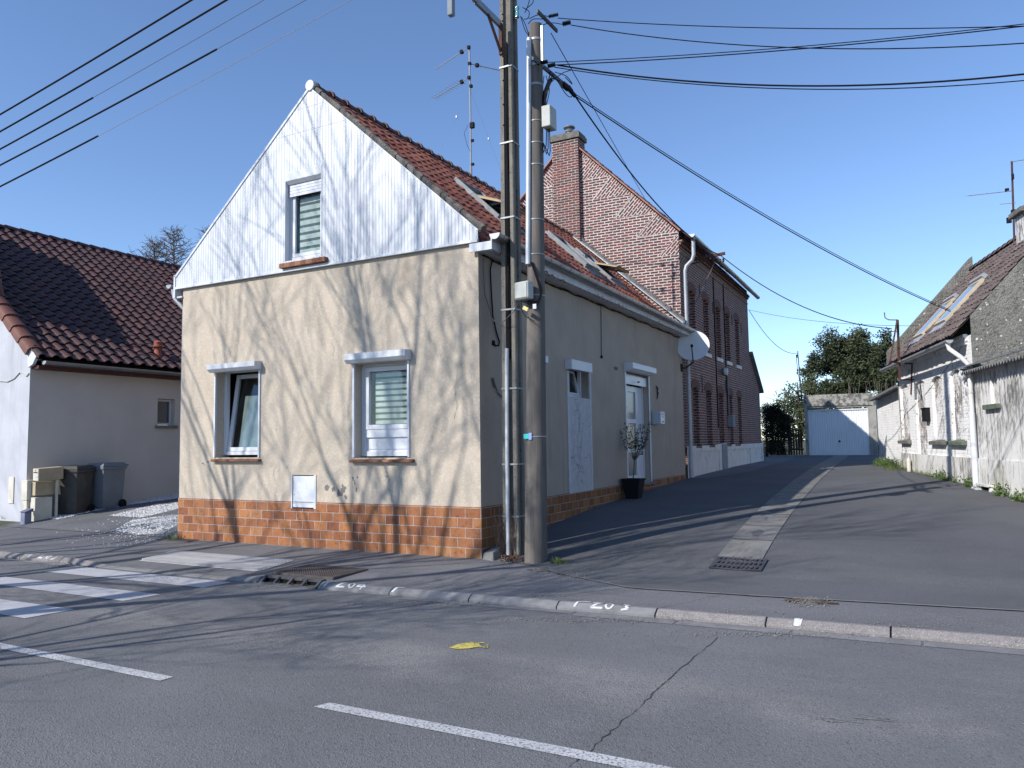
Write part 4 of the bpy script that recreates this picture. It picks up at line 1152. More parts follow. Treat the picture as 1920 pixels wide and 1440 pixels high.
# white painted base with recessed fields
mb = MB()
mb.plate([(YB + .01, .4), (21.1, .4), (21.1, 1.40), (17.6, 1.40), (17.0, 1.40), (17.0, 1.34), (16.15, 1.34), (16.15, 1.40), (15.56, 1.40), (15.56, 1.34), (14.87, 1.34), (14.87, 1.44), (14.2, 1.44), (13.34, 1.40), (13.34, 1.34), (12.67, 1.34), (12.67, 1.40), (11.86, 1.40), (11.86, 1.34), (11.22, 1.34), (11.22, 1.40), (YB + .01, 1.40)],
         [rect(11.0, .55, 13.9, 1.24), rect(15.1, .62, 18.6, 1.24), rect(18.9, .62, 20.9, 1.24)], SX, -.05, .03, back=True)
mb.box(0, YB + .01, 1.385, .048, 11.2, 1.40)
mb.build('painted_base', M['whitebase'], B, fixn=False)
mb = MB(); mb.box(.0, 14.22, .45, .075, 14.86, 1.42); mb.build('blocked_door_sill', M['greypaint'], B)
# chimney stack standing 12 cm proud of the gable
mb = MB(); mb.box(-3.51, YB - .13, 5.0, -2.71, YB - .001, 9.2); mb.box(-3.51, YB - .13, 9.2, -2.71, YB + .36, 10.02)
CH = mb.build('chimney', m_brick('chimney_brick', BR, .225, .0735, .015, (.50, .44, .40), wob=.02, dark=.55), B)
mb = MB(); mb.box(-3.56, YB - .18, 10.02, -2.66, YB + .41, 10.15); mb.box(-3.53, YB - .15, 10.15, -2.69, YB + .38, 10.21)
mb.build('chimney_cap', M['mortar'], CH)
mb = MB(); mb.lathe([(.09, 10.2), (.09, 10.30), (.12, 10.32), (.13, 10.36), (.08, 10.36), (.08, 10.42), (.17, 10.44), (.15, 10.48), (.0, 10.49)], (-3.07, YB + .12, 0), 16); mb.build('chimney_cowl', M['zinc'], CH, smooth=True)
# roof
sl = atan2(BAZ - BE, 3.05)
V1 = Vector((-cos(sl), 0, sin(sl))); V2 = Vector((cos(sl), 0, sin(sl)))
Lr = (BAZ - BE) / sin(sl) + .4; ex = .30
mb = MB()
tiles(mb, (ex, YB - .03, BE - ex * (BAZ - BE) / 3.05 + .06), (0, 1, 0), V1, 42, 14, .22, (Lr + .06) / 14, .035, .03, .008)
tiles(mb, (2 * BAX - ex, YB - .03, BE - ex * (BAZ - BE) / 3.05 + .06), (0, 1, 0), V2, 42, 14, .22, (Lr + .06) / 14, .035, .03, .008)
mb.build('roof_tiles', M['tile_brick'], B, fixn=False)
mb = MB()
for s_ in (1, -1):
    mb.face([(BAX + s_ * (3.05 + ex), YB + .02, BE - ex), (BAX + s_ * (3.05 + ex), 19.4, BE - ex), (BAX, 19.4, BAZ + .02), (BAX, YB + .02, BAZ + .02)])
mb.build('roof_underlay', M['joint'], B)
mb = MB()
for s_ in (1, -1):
    a = Vector((BAX + s_ * 3.12, YB - .02, BE + .0)); b = Vector((BAX, YB - .02, BAZ + .06)); n = 34
    for k in range(n):
        t0, t1 = k / n, (k + .96) / n; p, q = a.lerp(b, t0), a.lerp(b, t1)
        mb.bar(p, q, .14, .035, up=(0, 0, 1))
mb.build('verge_coping', simple('verge_pinkish', (.40, .22, .18), (.30, .15, .12), 8, .9, .6, 50), B)
mb = MB(); gutter(mb, (.34, YB + .05, 6.86), (.34, 19.6, 6.72), .075); gutter_joints(mb, (.34, YB + .05, 6.86), (.34, 19.6, 6.72), 1.0, .08)
mb.build('gutter', M['zinc'], B, smooth=True)
ring = [(.34 + cos(pi + pi * k / 12) * .08, 6.87 + sin(pi + pi * k / 12) * .085) for k in range(13)]
mb = MB(); mb.prism(ring, FX, YB + .03, YB + .045)
mb.tube([(.34, YB + .16, 6.80), (.34, YB + .16, 6.35), (.30, YB + .16, 6.22), (.14, YB + .16, 6.08), (.10, YB + .16, 5.95), (.10, YB + .16, .60)], .05, 12)
for z in (5.5, 4.4, 3.2, 2.0, 1.2): mb.tube([(.10, YB + .16, z), (.10, YB + .16, z + .03)], .056, 12)
mb.build('downpipe', M['zinclight'], B, smooth=True)
# dentil courses under the eaves
mb = MB(); mb.box(.001, YB + .02, 6.62, .05, 19.34, 6.69); mb.box(.001, YB + .02, 6.69, .09, 19.34, 6.76); mb.box(.001, YB + .02, 6.45, .03, 19.34, 6.47)
mb.build('cornice', M['bricks'], B)
# iron bracket for the service cable
mb = MB()
zb0 = onx((1292, 490), 0).z
mb.bar((.0, 11.25, zb0), (.98, 11.25, zb0 + .08), .07, .07); mb.bar((.0, 11.25, zb0 - .10), (.80, 11.25, zb0 - .02), .03, .03)
for k in range(4): mb.lathe([(.02, -.05), (.035, -.02), (.02, .0), (.035, .03), (.02, .05)], (.66 + k * .09, 11.25, zb0 - .10), 8)
mb.build('cable_bracket', M['rust'], B)
for i, (y, z, L) in enumerate([(12.3, 5.75, .35), (13.85, 5.5, .35), (16.5, 5.5, .35), (18.0, 5.4, .35), (12.25, 3.1, .5), (15.2, 3.2, .4)]):
    mb = MB(); mb.box(.0, y, z - L / 2, .02, y + .03, z + L / 2); mb.build('wall_anchor', M['ink'], B)
for y in (14.0, 15.35):
    mb = MB(); mb.tube([(.015, y, 6.5), (.015, y, 3.6), (.015, y + .02, 1.9)], .018, 6); mb.build('wall_cable', M['cable'], B)
mb = MB(); mb.tube([(.72, 11.25, zb0 - .1), (.45, 11.0, 5.6), (.05, 10.6, 4.6)], .012, 5); mb.build('service_cable', M['cablegrey'], B)
mb = MB(); mb.box(.0, 15.35, 1.95, .18, 15.62, 2.3); mb.build('meter_box', M['greypaint'], B, bevel=.01)
mb = MB(); mb.tube([(.03, 15.5, 3.5), (.03, 15.5, 2.3)], .016, 6); mb.tube([(.03, 15.5, 1.95), (.03, 15.5, 1.5)], .016, 6); mb.build('conduit', M['greypaint'], B)
mb = MB(); mb.lathe([(.0, -.15), (.09, -.1), (.11, 0), (.09, .1), (0, .15)], (.14, 14.55, 3.62), 12); mb.box(0, 14.5, 3.6, .1, 14.6, 3.7); mb.build('wall_lamp', M['zinc'], B, smooth=True)

# ------------------------------------------------------------ garage
GY = 28.5
Ga = thing('garage', 'small flat roofed concrete garage with white ribbed door at the end of the alley', 'garage', (2.1, GY, .77))
mb = MB(); FG = lambda a, b, d: (a, GY + d, b)
mb.plate([(.66, .6), (.80, .6), (.80, 2.92), (3.33, 2.92), (3.33, .6), (3.67, .6), (3.64, 3.50), (.66, 3.52)], [], FG, 0)
mb.box(.66, GY + .002, .6, .80, GY + .35, 2.9); mb.box(3.33, GY + .002, .6, 3.66, GY + .35, 2.9)
mb.box(.70, GY + .36, .6, .78, GY + 5, 3.4); mb.box(3.54, GY + .36, .6, 3.62, GY + 5, 3.4); mb.box(.66, GY + .002, 2.93, 3.64, GY + .36, 3.5)
mb.build('front_wall', M['garage'], Ga)
mb = MB(); mb.prism([(.90, 3.02), (3.66, 2.98), (3.64, 3.53), (.66, 3.54), (.66, 3.10)], FG, -.05, -.003); mb.build('parapet', M['garagetop'], Ga)
mb = MB(); mb.box(.6, GY + .37, 3.36, 3.7, GY + 5, 3.42); mb.build('roof', M['asbestos'], Ga)
for r_ in (rect(.665, .65, .79, 3.1), rect(3.52, .65, 3.67, 3.0)):
    mb = MB(); mb.prism(r_, FG, -.045, -.003); mb.build('pilaster', M['garage'], Ga)
mb = MB(); x = .87; k = 0
prof = []
while x < 3.28:
    prof += [(x, 0), (x + .012, .022), (x + .028, .022), (x + .04, 0)]; x += .0985
prof = [(.84, 0)] + prof[:] + [(3.30, 0)]
i = mb.vs([(a, GY + .06 + d, .775) for a, d in prof]); j = mb.vs([(a, GY + .06 + d, 2.80) for a, d in prof])
for k in range(len(prof) - 1): mb.idx((i + k, i + k + 1, j + k + 1, j + k))
GD = mb.build('garage_door', simple('garage_door_paint', (.72, .74, .76), (.68, .70, .72), 1, .5), Ga, fixn=False)
mb = MB(); mb.box(.80, GY + .02, 2.80, 3.33, GY + .10, 2.86); mb.box(.80, GY + .02, .75, .845, GY + .10, 2.80); mb.box(3.295, GY + .02, .75, 3.33, GY + .10, 2.80)
mb.build('door_frame', M['whitebox'], GD)
mb = MB(); mb.lathe([(0, 0), (.05, 0), (.05, .03), (0, .03)], (2.1, GY + .04, 1.40), 10, (0, 1, 0)); mb.build('door_handle', M['ink'], GD)

# ------------------------------------------------------------ left house
LX, LY = -11.4, .51
Lh = thing('house', 'low house at the left edge with big dark brown pantile roof and pale side wall', 'house', (LX, LY, .08))
mb = MB()
RXL, RZ = -17.2, 7.77
GP = [(-20, -.1), (LX, -.1), (LX, 3.60), (-12.9, 4.92), (-13.2, 5.85), (-14.5, 6.9), (RXL, RZ + 1.2), (-20, 6.9)]  # stepped rise out of view is added to cast shadow on the roof
mb.plate(GP, [rect(-13.9, 1.62, -12.62, 2.86)], lambda a, b, d: (a, LY + d, b), 0, .25)
mb.prism([(LX, 3.3), (LX, 3.60), (-12.9, 4.92), (-13.2, 5.85), (-14.5, 6.9), (RXL, RZ + 1.2), (RXL, RZ - .3), (-12.9, 4.4)], lambda a, b, d: (a, LY + d, b), .001, .24)
mb.build('gable_wall', M['gable_left'], Lh)
mb = MB(); mb.box(-14.0, LY + .2, 1.5, -12.5, LY + .6, 3.0); mb.build('room', M['room'], Lh)
mb = MB(); frame_box(mb, lambda a, b, d: (a, LY + d, b), -13.9, 1.62, -12.62, 2.86, .07, .15, .2); mb.build('window', M['white'], Lh)
mb = MB(); mb.box(-14.0, LY - .06, 1.55, -12.58, LY + .2, 1.615); mb.build('sill', M['black'], Lh)
mb = MB(); mb.plate([(LY, -.1), (13, .2), (13, 3.46), (LY, 3.46)], [rect(3.62, 2.12, 4.12, 2.78)], lambda a, b, d: (LX - d, a, b), 0, .2)
mb.build('side_wall', M['wall_left'], Lh)
SLx = lambda a, b, d: (LX - d, a, b)
mb = MB(); frame_box(mb, SLx, 3.63, 2.13, 4.11, 2.77, .05, .12, .18); w2 = mb.build('window', M['white'], Lh, label='tiny side window')
mb = MB(); mb.prism(rect(3.68, 2.18, 4.06, 2.72), SLx, .15, .16); mb.build('pane', M['skyglass'], w2)
mb = MB(); mb.prism(rect(3.56, 2.04, 4.18, 2.115), SLx, -.06, .15); mb.build('sill', M['conc'], w2, bevel=.006)
sl = atan2(RZ - 3.50, (LX + .30) - RXL); LE = 3.72
Vl = Vector((-cos(sl), 0, sin(sl))); Ll = (RZ - 3.50) / sin(sl)
mb = MB(); tiles(mb, (LX + .30, LY - .06, 3.52), (0, 1, 0), Vl, 42, 22, .30, Ll / 22, .068, .036, .004, seg=8, prof='roll', i0=1)
tl = mb.build('roof_tiles', M['tile_left'], Lh, fixn=False)
mb = MB(); Vr = Vector((cos(sl), 0, sin(sl))); tiles(mb, (2 * RXL - LX - .3, LY - .06, 3.52), (0, 1, 0), Vr, 42, 22, .30, Ll / 22, .052, .03, .004, seg=4, prof='roll'); mb.build('roof_tiles', M['tile_left'], Lh, fixn=False)
mb = MB(); mb.face([(LX + .30, LY - .04, 3.47), (LX + .30, 13, 3.47), (RXL, 13, RZ - .03), (RXL, LY - .04, RZ - .03)]); mb.face([(2 * RXL - LX - .3, LY - .04, 3.47), (2 * RXL - LX - .3, 13, 3.47), (RXL, 13, RZ - .03), (RXL, LY - .04, RZ - .03)]); mb.build('roof_underlay', M['black'], Lh)
# verge tiles, orange-red and lipped over the gable
mb = MB(); vline = [Vector((LX + .06, 0, 3.66)), Vector((-12.9, 0, 5.0)), Vector((-13.2, 0, 5.93)), Vector((-14.5, 0, 6.98)), Vector((RXL, 0, RZ + 1.27))]
for va, vb in zip(vline, vline[1:]):
    n = max(1, int((vb - va).length / .36))
    for k in range(n):
        p = va.lerp(vb, k / n) + Vector((0, LY + .06, 0)); q = va.lerp(vb, (k + 1.06) / n) + Vector((0, LY + .06, 0)); d = (q - p).normalized(); up = Vector((-d.z, 0, d.x)); up = -up if up.z < 0 else up
        r0, r1 = .17, .15; pa, pb = [], []
        for j in range(7):
            t = pi * j / 6
            pa.append(p + Vector((0, -cos(t) * r0, 0)) + up * (sin(t) * r0 * .55 + .02)); pb.append(q + Vector((0, -cos(t) * r1, 0)) + up * (sin(t) * r1 * .5))
        pa = [p + Vector((0, -r0, 0)) - up * .12] + pa + [p + Vector((0, r0, 0)) - up * .12]; pb = [q + Vector((0, -r1, 0)) - up * .12] + pb + [q + Vector((0, r1, 0)) - up * .12]
        i, j_ = mb.vs(pa), mb.vs(pb)
        for j in range(8): mb.idx((i + j, i + j + 1, j_ + j + 1, j_ + j))
        mb.idx([i + j for j in range(9)])
mb.build('verge_tiles', simple('verge_red', (.19, .080, .058), (.13, .06, .048), 5, .7, .3, 50), Lh, smooth=True)
mb = MB(); y = LY - .05
while y < 13:
    A, B_ = [], []
    for k in range(9):
        t = pi * k / 8; A.append((RXL + cos(t) * .15, y, RZ + .01 + sin(t) * .12)); B_.append((RXL + cos(t) * .125, y + .46, RZ + .0 + sin(t) * .10))
    i, j = mb.vs(A), mb.vs(B_)
    for k in range(8): mb.idx((i + k, i + k + 1, j + k + 1, j + k))
    y += .42
mb.build('ridge_tiles', M['ridge'], Lh, smooth=True)
mb = MB(); gutter(mb, (LX + .36, LY + .08, 3.43), (LX + .36, 13, 3.40), .075); gutter_joints(mb, (LX + .36, LY + .08, 3.43), (LX + .36, 13, 3.40), .72, .08); mb.build('gutter', M['zinc'], Lh, smooth=True)
mb = MB(); mb.box(LX + .001, LY + .02, 3.27, LX + .27, 13, 3.34); mb.build('fascia', simple('brown_fascia', (.085, .03, .025)), Lh)
mb = MB(); mb.prism([(LX - .0, 3.30), (LX + .16, 3.36), (LX + .28, 3.52), (LX + .02, 3.78), (LX - .05, 3.72)], FX, LY - .05, LY + .015); mb.build('bargeboard_end', M['white'], Lh)
ring = [(LX + .36 + cos(pi + pi * k / 12) * .078, 3.43 + sin(pi + pi * k / 12) * .078) for k in range(13)]
mb = MB(); mb.prism(ring, FX, LY + .07, LY + .08); mb.build('gutter_stop_end', M['zinclight'], Lh)
fp = Vector((LX + .3, 3.75, 3.52)) + Vl * .62
mb = MB(); mb.lathe([(.12, -.15), (.11, .05), (.085, .08), (.085, .20), (.115, .21), (.115, .25), (.09, .27), (.10, .34), (.06, .38), (0, .39)], fp, 14); mb.build('flue_pot', M['terracotta'], Lh, smooth=True)
mb = MB(); mb.tube([(-12.6, LY - .012, 3.08), (-12.2, LY - .012, 3.04), (-11.95, LY - .012, 3.10), (-11.75, LY - .012, 3.22), (-11.5, LY - .012, 3.12), (-11.42, LY - .012, 3.18)], .012, 5); mb.build('wall_cable', M['pvcgrey'], Lh)
mb = MB(); mb.box(-12.02, LY - .02, .42, -11.83, LY - .001, .98); mb.build('meter_plate', M['cream'], Lh, bevel=.004)
# ------------------------------------------------------------ right house (turned 13 degrees)
RA = radians(12.97); RO = Vector((6.29, 8.72, 0))
ru = Vector((-sin(RA), cos(RA), 0)); rn = Vector((cos(RA), sin(RA), 0))
Rh = thing('house', 'low whitewashed old house on the right with brown tiled roof, roughcast gable and two skylights', 'house', (6.29, 8.72, .5), RA)
def RW_(s, z, d=0.0): return tuple(RO + ru * s + rn * d + Vector((0, 0, z)))       # wall plane
def RG(n_, z, d=0.0): return tuple(RO + ru * d + rn * n_ + Vector((0, 0, z)))       # gable plane
def rw(p, off=0.0):
    h = hit(p, rn, RO - rn * off) - RO; return h.dot(ru), h.z
def rg(p, s=0.0):
    h = hit(p, ru, RO + ru * s) - RO; return h.dot(rn), h.z
rz = lambda p: rw(p)[1]; rs = lambda p: rw(p)[0]
zE = rw((1679, 686))[1]; sF = rw((1681, 800))[0]; SEND = rw((1693, 880))[0]
winpx = [((1691, 1706), 718, 825, 1), ((1719, 1738), 711, 862, 0), ((1751, 1771), 703, 826, 1), ((1786, 1808), 690, 826, 1)]
rh = []; W5 = None
for (xa, xb), yt, yb, sl_ in winpx:
    s0, s1 = rs((xb, 800)), rs((xa, 800)); zt = rw(((xa + xb) / 2, yt))[1]; zb = rw((xb, yb))[1]
    if not sl_: zb = .75
    rh.append((s0, s1, zb, zt))
s0, s1 = rs((1869, 720)), rs((1856, 720)); W5 = (s0, s1, rw((1862, 758))[1], rw((1862, 694))[1])
SF = rs((1690, 760)) + .15
def rarch(s0, s1, z0, z1): 
    r = [(s0, z0), (s1, z0)]
    for k in range(9):
        t = k / 8; r.append((lerp(s1, s0, t), z1 - .10 + .10 * sin(pi * t) ** .8))
    return r
mb = MB(); mb.plate([(0, .3), (SF, .45), (SF, zE), (0, zE)], [rarch(*h) for h in rh], RW_, 0, .065)
mb.build('front_wall', M['flaky'], Rh)
mb = MB()
for h in rh:
    m2 = MB(); m2.face([RW_(a, b, .06) for a, b in rarch(*h)]); m2.build('bricked_up_opening', M['flakyniche'], Rh, fixn=False)
LEFT_END = -6.0
mb = MB(); mb.plate([(LEFT_END, .2), (-.001, .3), (-.001, rw((1836, 690))[1] + .02), (LEFT_END, rw((1836, 690))[1] + .02)], [rect(*((W5[0], W5[2], W5[1], W5[3])))], RW_, 0, .05, back=True)
mb.build('end_wall', M['flakyend'], Rh, label='streaky lean-to wall nearest the street', fixn=False)
zb_ = rw((1760, 854))[1]
mb = MB(); mb.prism([(LEFT_END, .2), (SF, .4), (SF, zb_), (LEFT_END, zb_)], RW_, -.035, -.001); mb.build('rendered_base', M['flakyend'], Rh)
for i, h in enumerate(rh):
    if i == 1: continue
    mb = MB(); s0, s1 = h[0] - .12, h[1] + .15
    mb.hexa([RW_(s0, h[2] - .10, -.10), RW_(s1, h[2] - .10, -.10), RW_(s1, h[2] - .10, .12), RW_(s0, h[2] - .10, .12), RW_(s0, h[2] - .02, -.10), RW_(s1, h[2] - .02, -.10), RW_(s1, h[2] + .03, .12), RW_(s0, h[2] + .03, .12)])
    mb.build('sill', M['greenwood'] if i == 3 else M['greysill'], Rh, bevel=.01)
mb = MB(); mb.prism(rect(W5[0] - .15, W5[2] - .09, W5[1] + .25, W5[2]), RW_, -.08, .04); mb.build('sill', M['greenwood'], Rh, bevel=.01)
# dentil course
mb = MB(); s = .25; zD = zE - .02
while s < SF - .1:
    mb.prism(rect(s, zD - .14, s + .065, zD - .07), RW_, -.05, .0); s += .13
mb.prism(rect(0.2, zD - .07, SF, zD), RW_, -.055, 0); mb.prism(rect(.2, zD, SF, zD + .06), RW_, -.08, 0); mb.build('dentil_course', M['flaky'], Rh)
# roughcast gable above the lean-to
v0 = Vector(rg((1818, 592))); v1 = Vector(rg((1920, 481))); msl = (v1.y - v0.y) / (v1.x - v0.x); rsl = atan2(msl, 1)
RN = 1.92                                                    # half width of the house
zv = lambda n_: v0.y + (n_ - v0.x) * msl
mb = MB(); mb.plate([(0, .3), (2 * RN, .3), (2 * RN, zv(0)), (RN, zv(RN)), (0.0, zv(0.0))], [], RG, -.02); mb.build('roughcast_gable', M['roughcast'], Rh)
mb = MB(); mb.plate([(0, .4), (2 * RN, .4), (2 * RN, zv(0) + .05), (RN, zv(RN) + .36), (-.05, zv(0) + .10)], [], RG, SF); 
mb.hexa([RG(-.28, zv(-.28) + .0, SF - .35), RG(RN, zv(RN) + .0, SF - .35), RG(RN, zv(RN), SF), RG(-.28, zv(-.28), SF), RG(-.28, zv(-.28) + .30, SF - .35), RG(RN, zv(RN) + .38, SF - .35), RG(RN, zv(RN) + .38, SF), RG(-.28, zv(-.28) + .30, SF)])
mb.build('far_gable_parapet', M['roughcast'], Rh)
Vr_ = (rn * cos(rsl) + Vector((0, 0, sin(rsl)))); e0 = RO + rn * -.34 + Vector((0, 0, zv(-.34) + .0))
SKR = [(2.02, 2.92, .72, 1.95), (3.75, 4.65, .62, 1.78)]
def cutr(c):
    r = c - e0; s = r.dot(ru); v = r.dot(Vr_)
    for a, b, p, q in SKR:
        if a < s < b and p < v < q: return False
    return True
Lrr = (RN + .34) / cos(rsl)
mb = MB(); tiles(mb, e0 + ru * .0, ru, Vr_, int((SF - .2) / .2), 14, .2, Lrr / 14, .03, .024, .009, cut=cutr)
mb.build('roof_tiles', M['tile_right'], Rh, fixn=False)
mb = MB(); p0 = e0 - Vector((0, 0, .03)); mb.face([p0, p0 + ru * SF, p0 + ru * SF + Vr_ * Lrr, p0 + Vr_ * Lrr]); q0 = RO + rn * (2 * RN + .34) + Vector((0, 0, zv(-.34) - .03)); top = p0 + Vr_ * Lrr; mb.face([q0, q0 + ru * SF, top + ru * SF, top]); mb.build('roof_underlay', M['tile_right'], Rh)
mb = MB(); s = 0
while s < SF - .3:
    A, B_ = [], []
    for k in range(9):
        t = pi * k / 8; A.append(RG(RN + cos(t) * .12, zv(RN) + sin(t) * .11, s)); B_.append(RG(RN + cos(t) * .10, zv(RN) - .01 + sin(t) * .10, s + .38))
    i, j = mb.vs(A), mb.vs(B_)
    for k in range(8): mb.idx((i + k, i + k + 1, j + k + 1, j + k))
    s += .35
mb.build('ridge_tiles', M['tile_right'], Rh, smooth=True)
for a, b, p, q in SKR:
    def RP2(s, v, d): return tuple(e0 + ru * s + Vr_ * v + (Vr_.cross(ru) * -1 if Vr_.cross(ru).z < 0 else Vr_.cross(ru)) * d)
    mb = MB(); frame_box(mb, RP2, a, p, b, q, .07, 0, .10); F = mb.build('skylight', M['creamwood'], Rh)
    mb = MB(); mb.prism(rect(a + .08, p + .08, b - .08, q - .08), RP2, .085, .096); mb.build('pane', simple('sky_reflecting_glass', (.20, .27, .35), None, 3, .12, spec=.9), F)
    mb = MB(); mb.prism(rect(a - .03, q + .001, b + .03, q + .10), RP2, .05, .15); mb.build('top_cover', M['zinclight'], F); mb = MB(); mb.prism(rect(a - .06, p - .22, b + .06, p - .001), RP2, .03, .05); mb.build('flashing', M['zinclight'], F)
# gutter and downpipe
mb = MB(); A = Vector(RW_(-.05, zv(-.34) - .10, -.40)); B_ = Vector(RW_(SF + .1, zv(-.34) - .12, -.40)); gutter(mb, A, B_, .07); gutter_joints(mb, A, B_, .5, .076); mb.build('gutter', M['zinclight'], Rh, smooth=True)
zg = zv(-.34) - .15
mb = MB(); mb.tube([RW_(.1, zg, -.40), RW_(.08, zg - .12, -.38), RW_(.02, zg - .3, -.20), RW_(-.04, zg - .45, -.09), RW_(-.05, zg - .6, -.08), RW_(-.06, 2.0, -.08)], .045, 10)
for z in (2.9, 2.4): mb.tube([RW_(-.06, z, -.08), RW_(-.06, z + .03, -.08)], .052, 10)
mb.build('downpipe', M['whitebase'], Rh, smooth=True)
mb = MB(); mb.tube([RW_(-.06, 2.0, -.085), RW_(-.06, .56, -.085), RW_(-.10, .50, -.11)], .058, 12); mb.tube([RW_(-.10, .52, -.13), RW_(-.45, .50, -.16)], .06, 10); mb.build('downpipe_foot', M['whitebox'], Rh, smooth=True)
mb = MB(); mb.tube([RW_(5.2, .5, -.12), RW_(5.2, .9, -.12)], .05, 10); mb.lathe([(.05, 0), (.05, .04), (.0, .13)], RW_(5.2, .9, -.12), 10); mb.build('vent_pipe', M['cream'], Rh, smooth=True)
# corrugated verge of the lean-to roof
zc = rw((1836, 690))[1]
mb = MB(); n = 90; s0 = -6.0; P0, P1, P2 = [], [], []
for k in range(n * 4 + 1):
    s = lerp(.22, s0, k / (n * 4)); o = .028 * sin(2 * pi * k / 8)
    P0.append(RW_(s, zc - .06 + o, -.22)); P1.append(RW_(s, zc + .06 + o, .55)); P2.append(RW_(s, zc - .075 + o, -.22))
i, j, q = mb.vs(P0), mb.vs(P1), mb.vs(P2)
for k in range(n * 4): mb.idx((i + k, i + k + 1, j + k + 1, j + k)); mb.idx((q + k, q + k + 1, i + k + 1, i + k))
mb.build('corrugated_roof', M['asbestos'], Rh, smooth=True, fixn=False)
mb = MB(); mb.hexa([RW_(.2, zc + .03, -.24), RW_(-6, zc + .03, -.24), RW_(-6, zc + .12, .1), RW_(.2, zc + .12, .1), RW_(.2, zc + .06, -.24), RW_(-6, zc + .06, -.24), RW_(-6, zc + .15, .1), RW_(.2, zc + .15, .1)]); mb.build('roof_flashing', M['flash'], Rh)
mb = MB(); mb.hexa([RW_(-5.98, .2, .06), RW_(-5.98, .2, 2 * RN), RW_(-5.75, .2, 2 * RN), RW_(-5.75, .2, .06), RW_(-5.98, zc - .02, .06), RW_(-5.98, zc - .02, 2 * RN), RW_(-5.75, zc - .02, 2 * RN), RW_(-5.75, zc - .02, .06)]); mb.build('lean_to_front', M['flakyend'], Rh)
mb = MB(); mb.hexa([RW_(-6.05, zc - .01, .12), RW_(-6.05, zc - .01, 2 * RN), RW_(-.02, zc - .01, 2 * RN), RW_(-.02, zc - .01, .12), RW_(-6.05, zc + .05, .12), RW_(-6.05, zc + .05, 2 * RN), RW_(-.02, zc + .05, 2 * RN), RW_(-.02, zc + .05, .12)]); mb.build('lean_to_roof', M['asbestos'], Rh)
# small letterbox, ventilation outlet, extension behind
mb = MB(); s_, z_ = rw((1741, 779)); mb.prism(rect(s_ - .17, z_ - .14, s_ + .17, z_ + .16), RW_, -.11, 0); mb.prism([(s_ - .18, z_ + .16), (s_ + .18, z_ + .16), (s_ + .18, z_ + .19), (s_ - .18, z_ + .19)], RW_, -.13, 0); mb.build('letterbox', M['black'], Rh, bevel=.006)
mb = MB(); s_, z_ = rw((1822, 702)); mb.lathe([(.0, -.02), (.10, -.02), (.13, .10), (.0, .16)], RW_(s_, z_, -.09), 14, -rn); mb.tube([RW_(s_ - .1, z_ + .05, -.08), RW_(s_ + .05, z_ - .2, -.14), RW_(s_ - .12, z_ - .36, -.05)], .02, 6); mb.build('vent_outlet', M['whitebox'], Rh, smooth=True)
s_, z_ = rw((1858, 912)); mb = MB(); mb.prism(rect(s_ - .28, z_ - .0, s_ + .38, z_ + .04), RW_, -.14, 0); mb.prism(rect(s_ - .26, z_ - .14, s_ - .2, z_), RW_, -.10, 0); mb.build('wall_ledge', M['whitebase'], Rh)
mb = MB(); mb.prism(rect(s_ - .19, z_ - .13, s_ + .36, z_ - .005), RW_, -.037, 0); mb.build('air_brick', M['pit'], Rh)
sx = rs((1880, 700))
ex0 = Vector(RW_(SF, 0, .25)); 
mb = MB(); mb.plate([(SF + .01, .5), (SF + 4.0, .5), (SF + 4.0, 2.75), (SF + .01, 2.95)], [], RW_, .15); EXW = mb.build('rear_extension', M['flaky'], Rh)
mb = MB(); mb.hexa([RW_(SF + .01, 2.93, -.12), RW_(SF + 4.1, 2.73, -.12), RW_(SF + 4.1, 3.3, 3), RW_(SF + .01, 3.6, 3), RW_(SF + .01, 3.0, -.12), RW_(SF + 4.1, 2.80, -.12), RW_(SF + 4.1, 3.37, 3), RW_(SF + .01, 3.67, 3)]); mb.build('extension_roof', M['asbestos'], EXW)
# wires stapled on the wall, rust streaks
mb = MB()
P = [rw(q) for q in [(1808, 640), (1795, 665), (1768, 700), (1735, 740), (1700, 775), (1690, 795)]]
mb.tube([RW_(a, b, -.01) for a, b in P], .006, 4); mb.build('wall_wire', M['cablegrey'], Rh)
# chimney with capping stone
cS = 1.5
mb = MB()
def rbox(mb, s0, s1, n0, n1, z0, z1): mb.hexa([RG(n0, z0, s0), RG(n1, z0, s0), RG(n1, z0, s1), RG(n0, z0, s1), RG(n0, z1, s0), RG(n1, z1, s0), RG(n1, z1, s1), RG(n0, z1, s1)])
zc2 = zv(RN)
rbox(mb, cS, cS + .55, RN - .3, RN + .5, zc2 - .3, zc2 + .32); CHR = mb.build('chimney', M['flakyend'], Rh)
mb = MB(); rbox(mb, cS - .08, cS + .63, RN - .4, RN + .6, zc2 + .32, zc2 + .42); rbox(mb, cS + .02, cS + .53, RN - .25, RN + .4, zc2 + .42, zc2 + .50); mb.build('chimney_cap', M['mortar'], CHR)
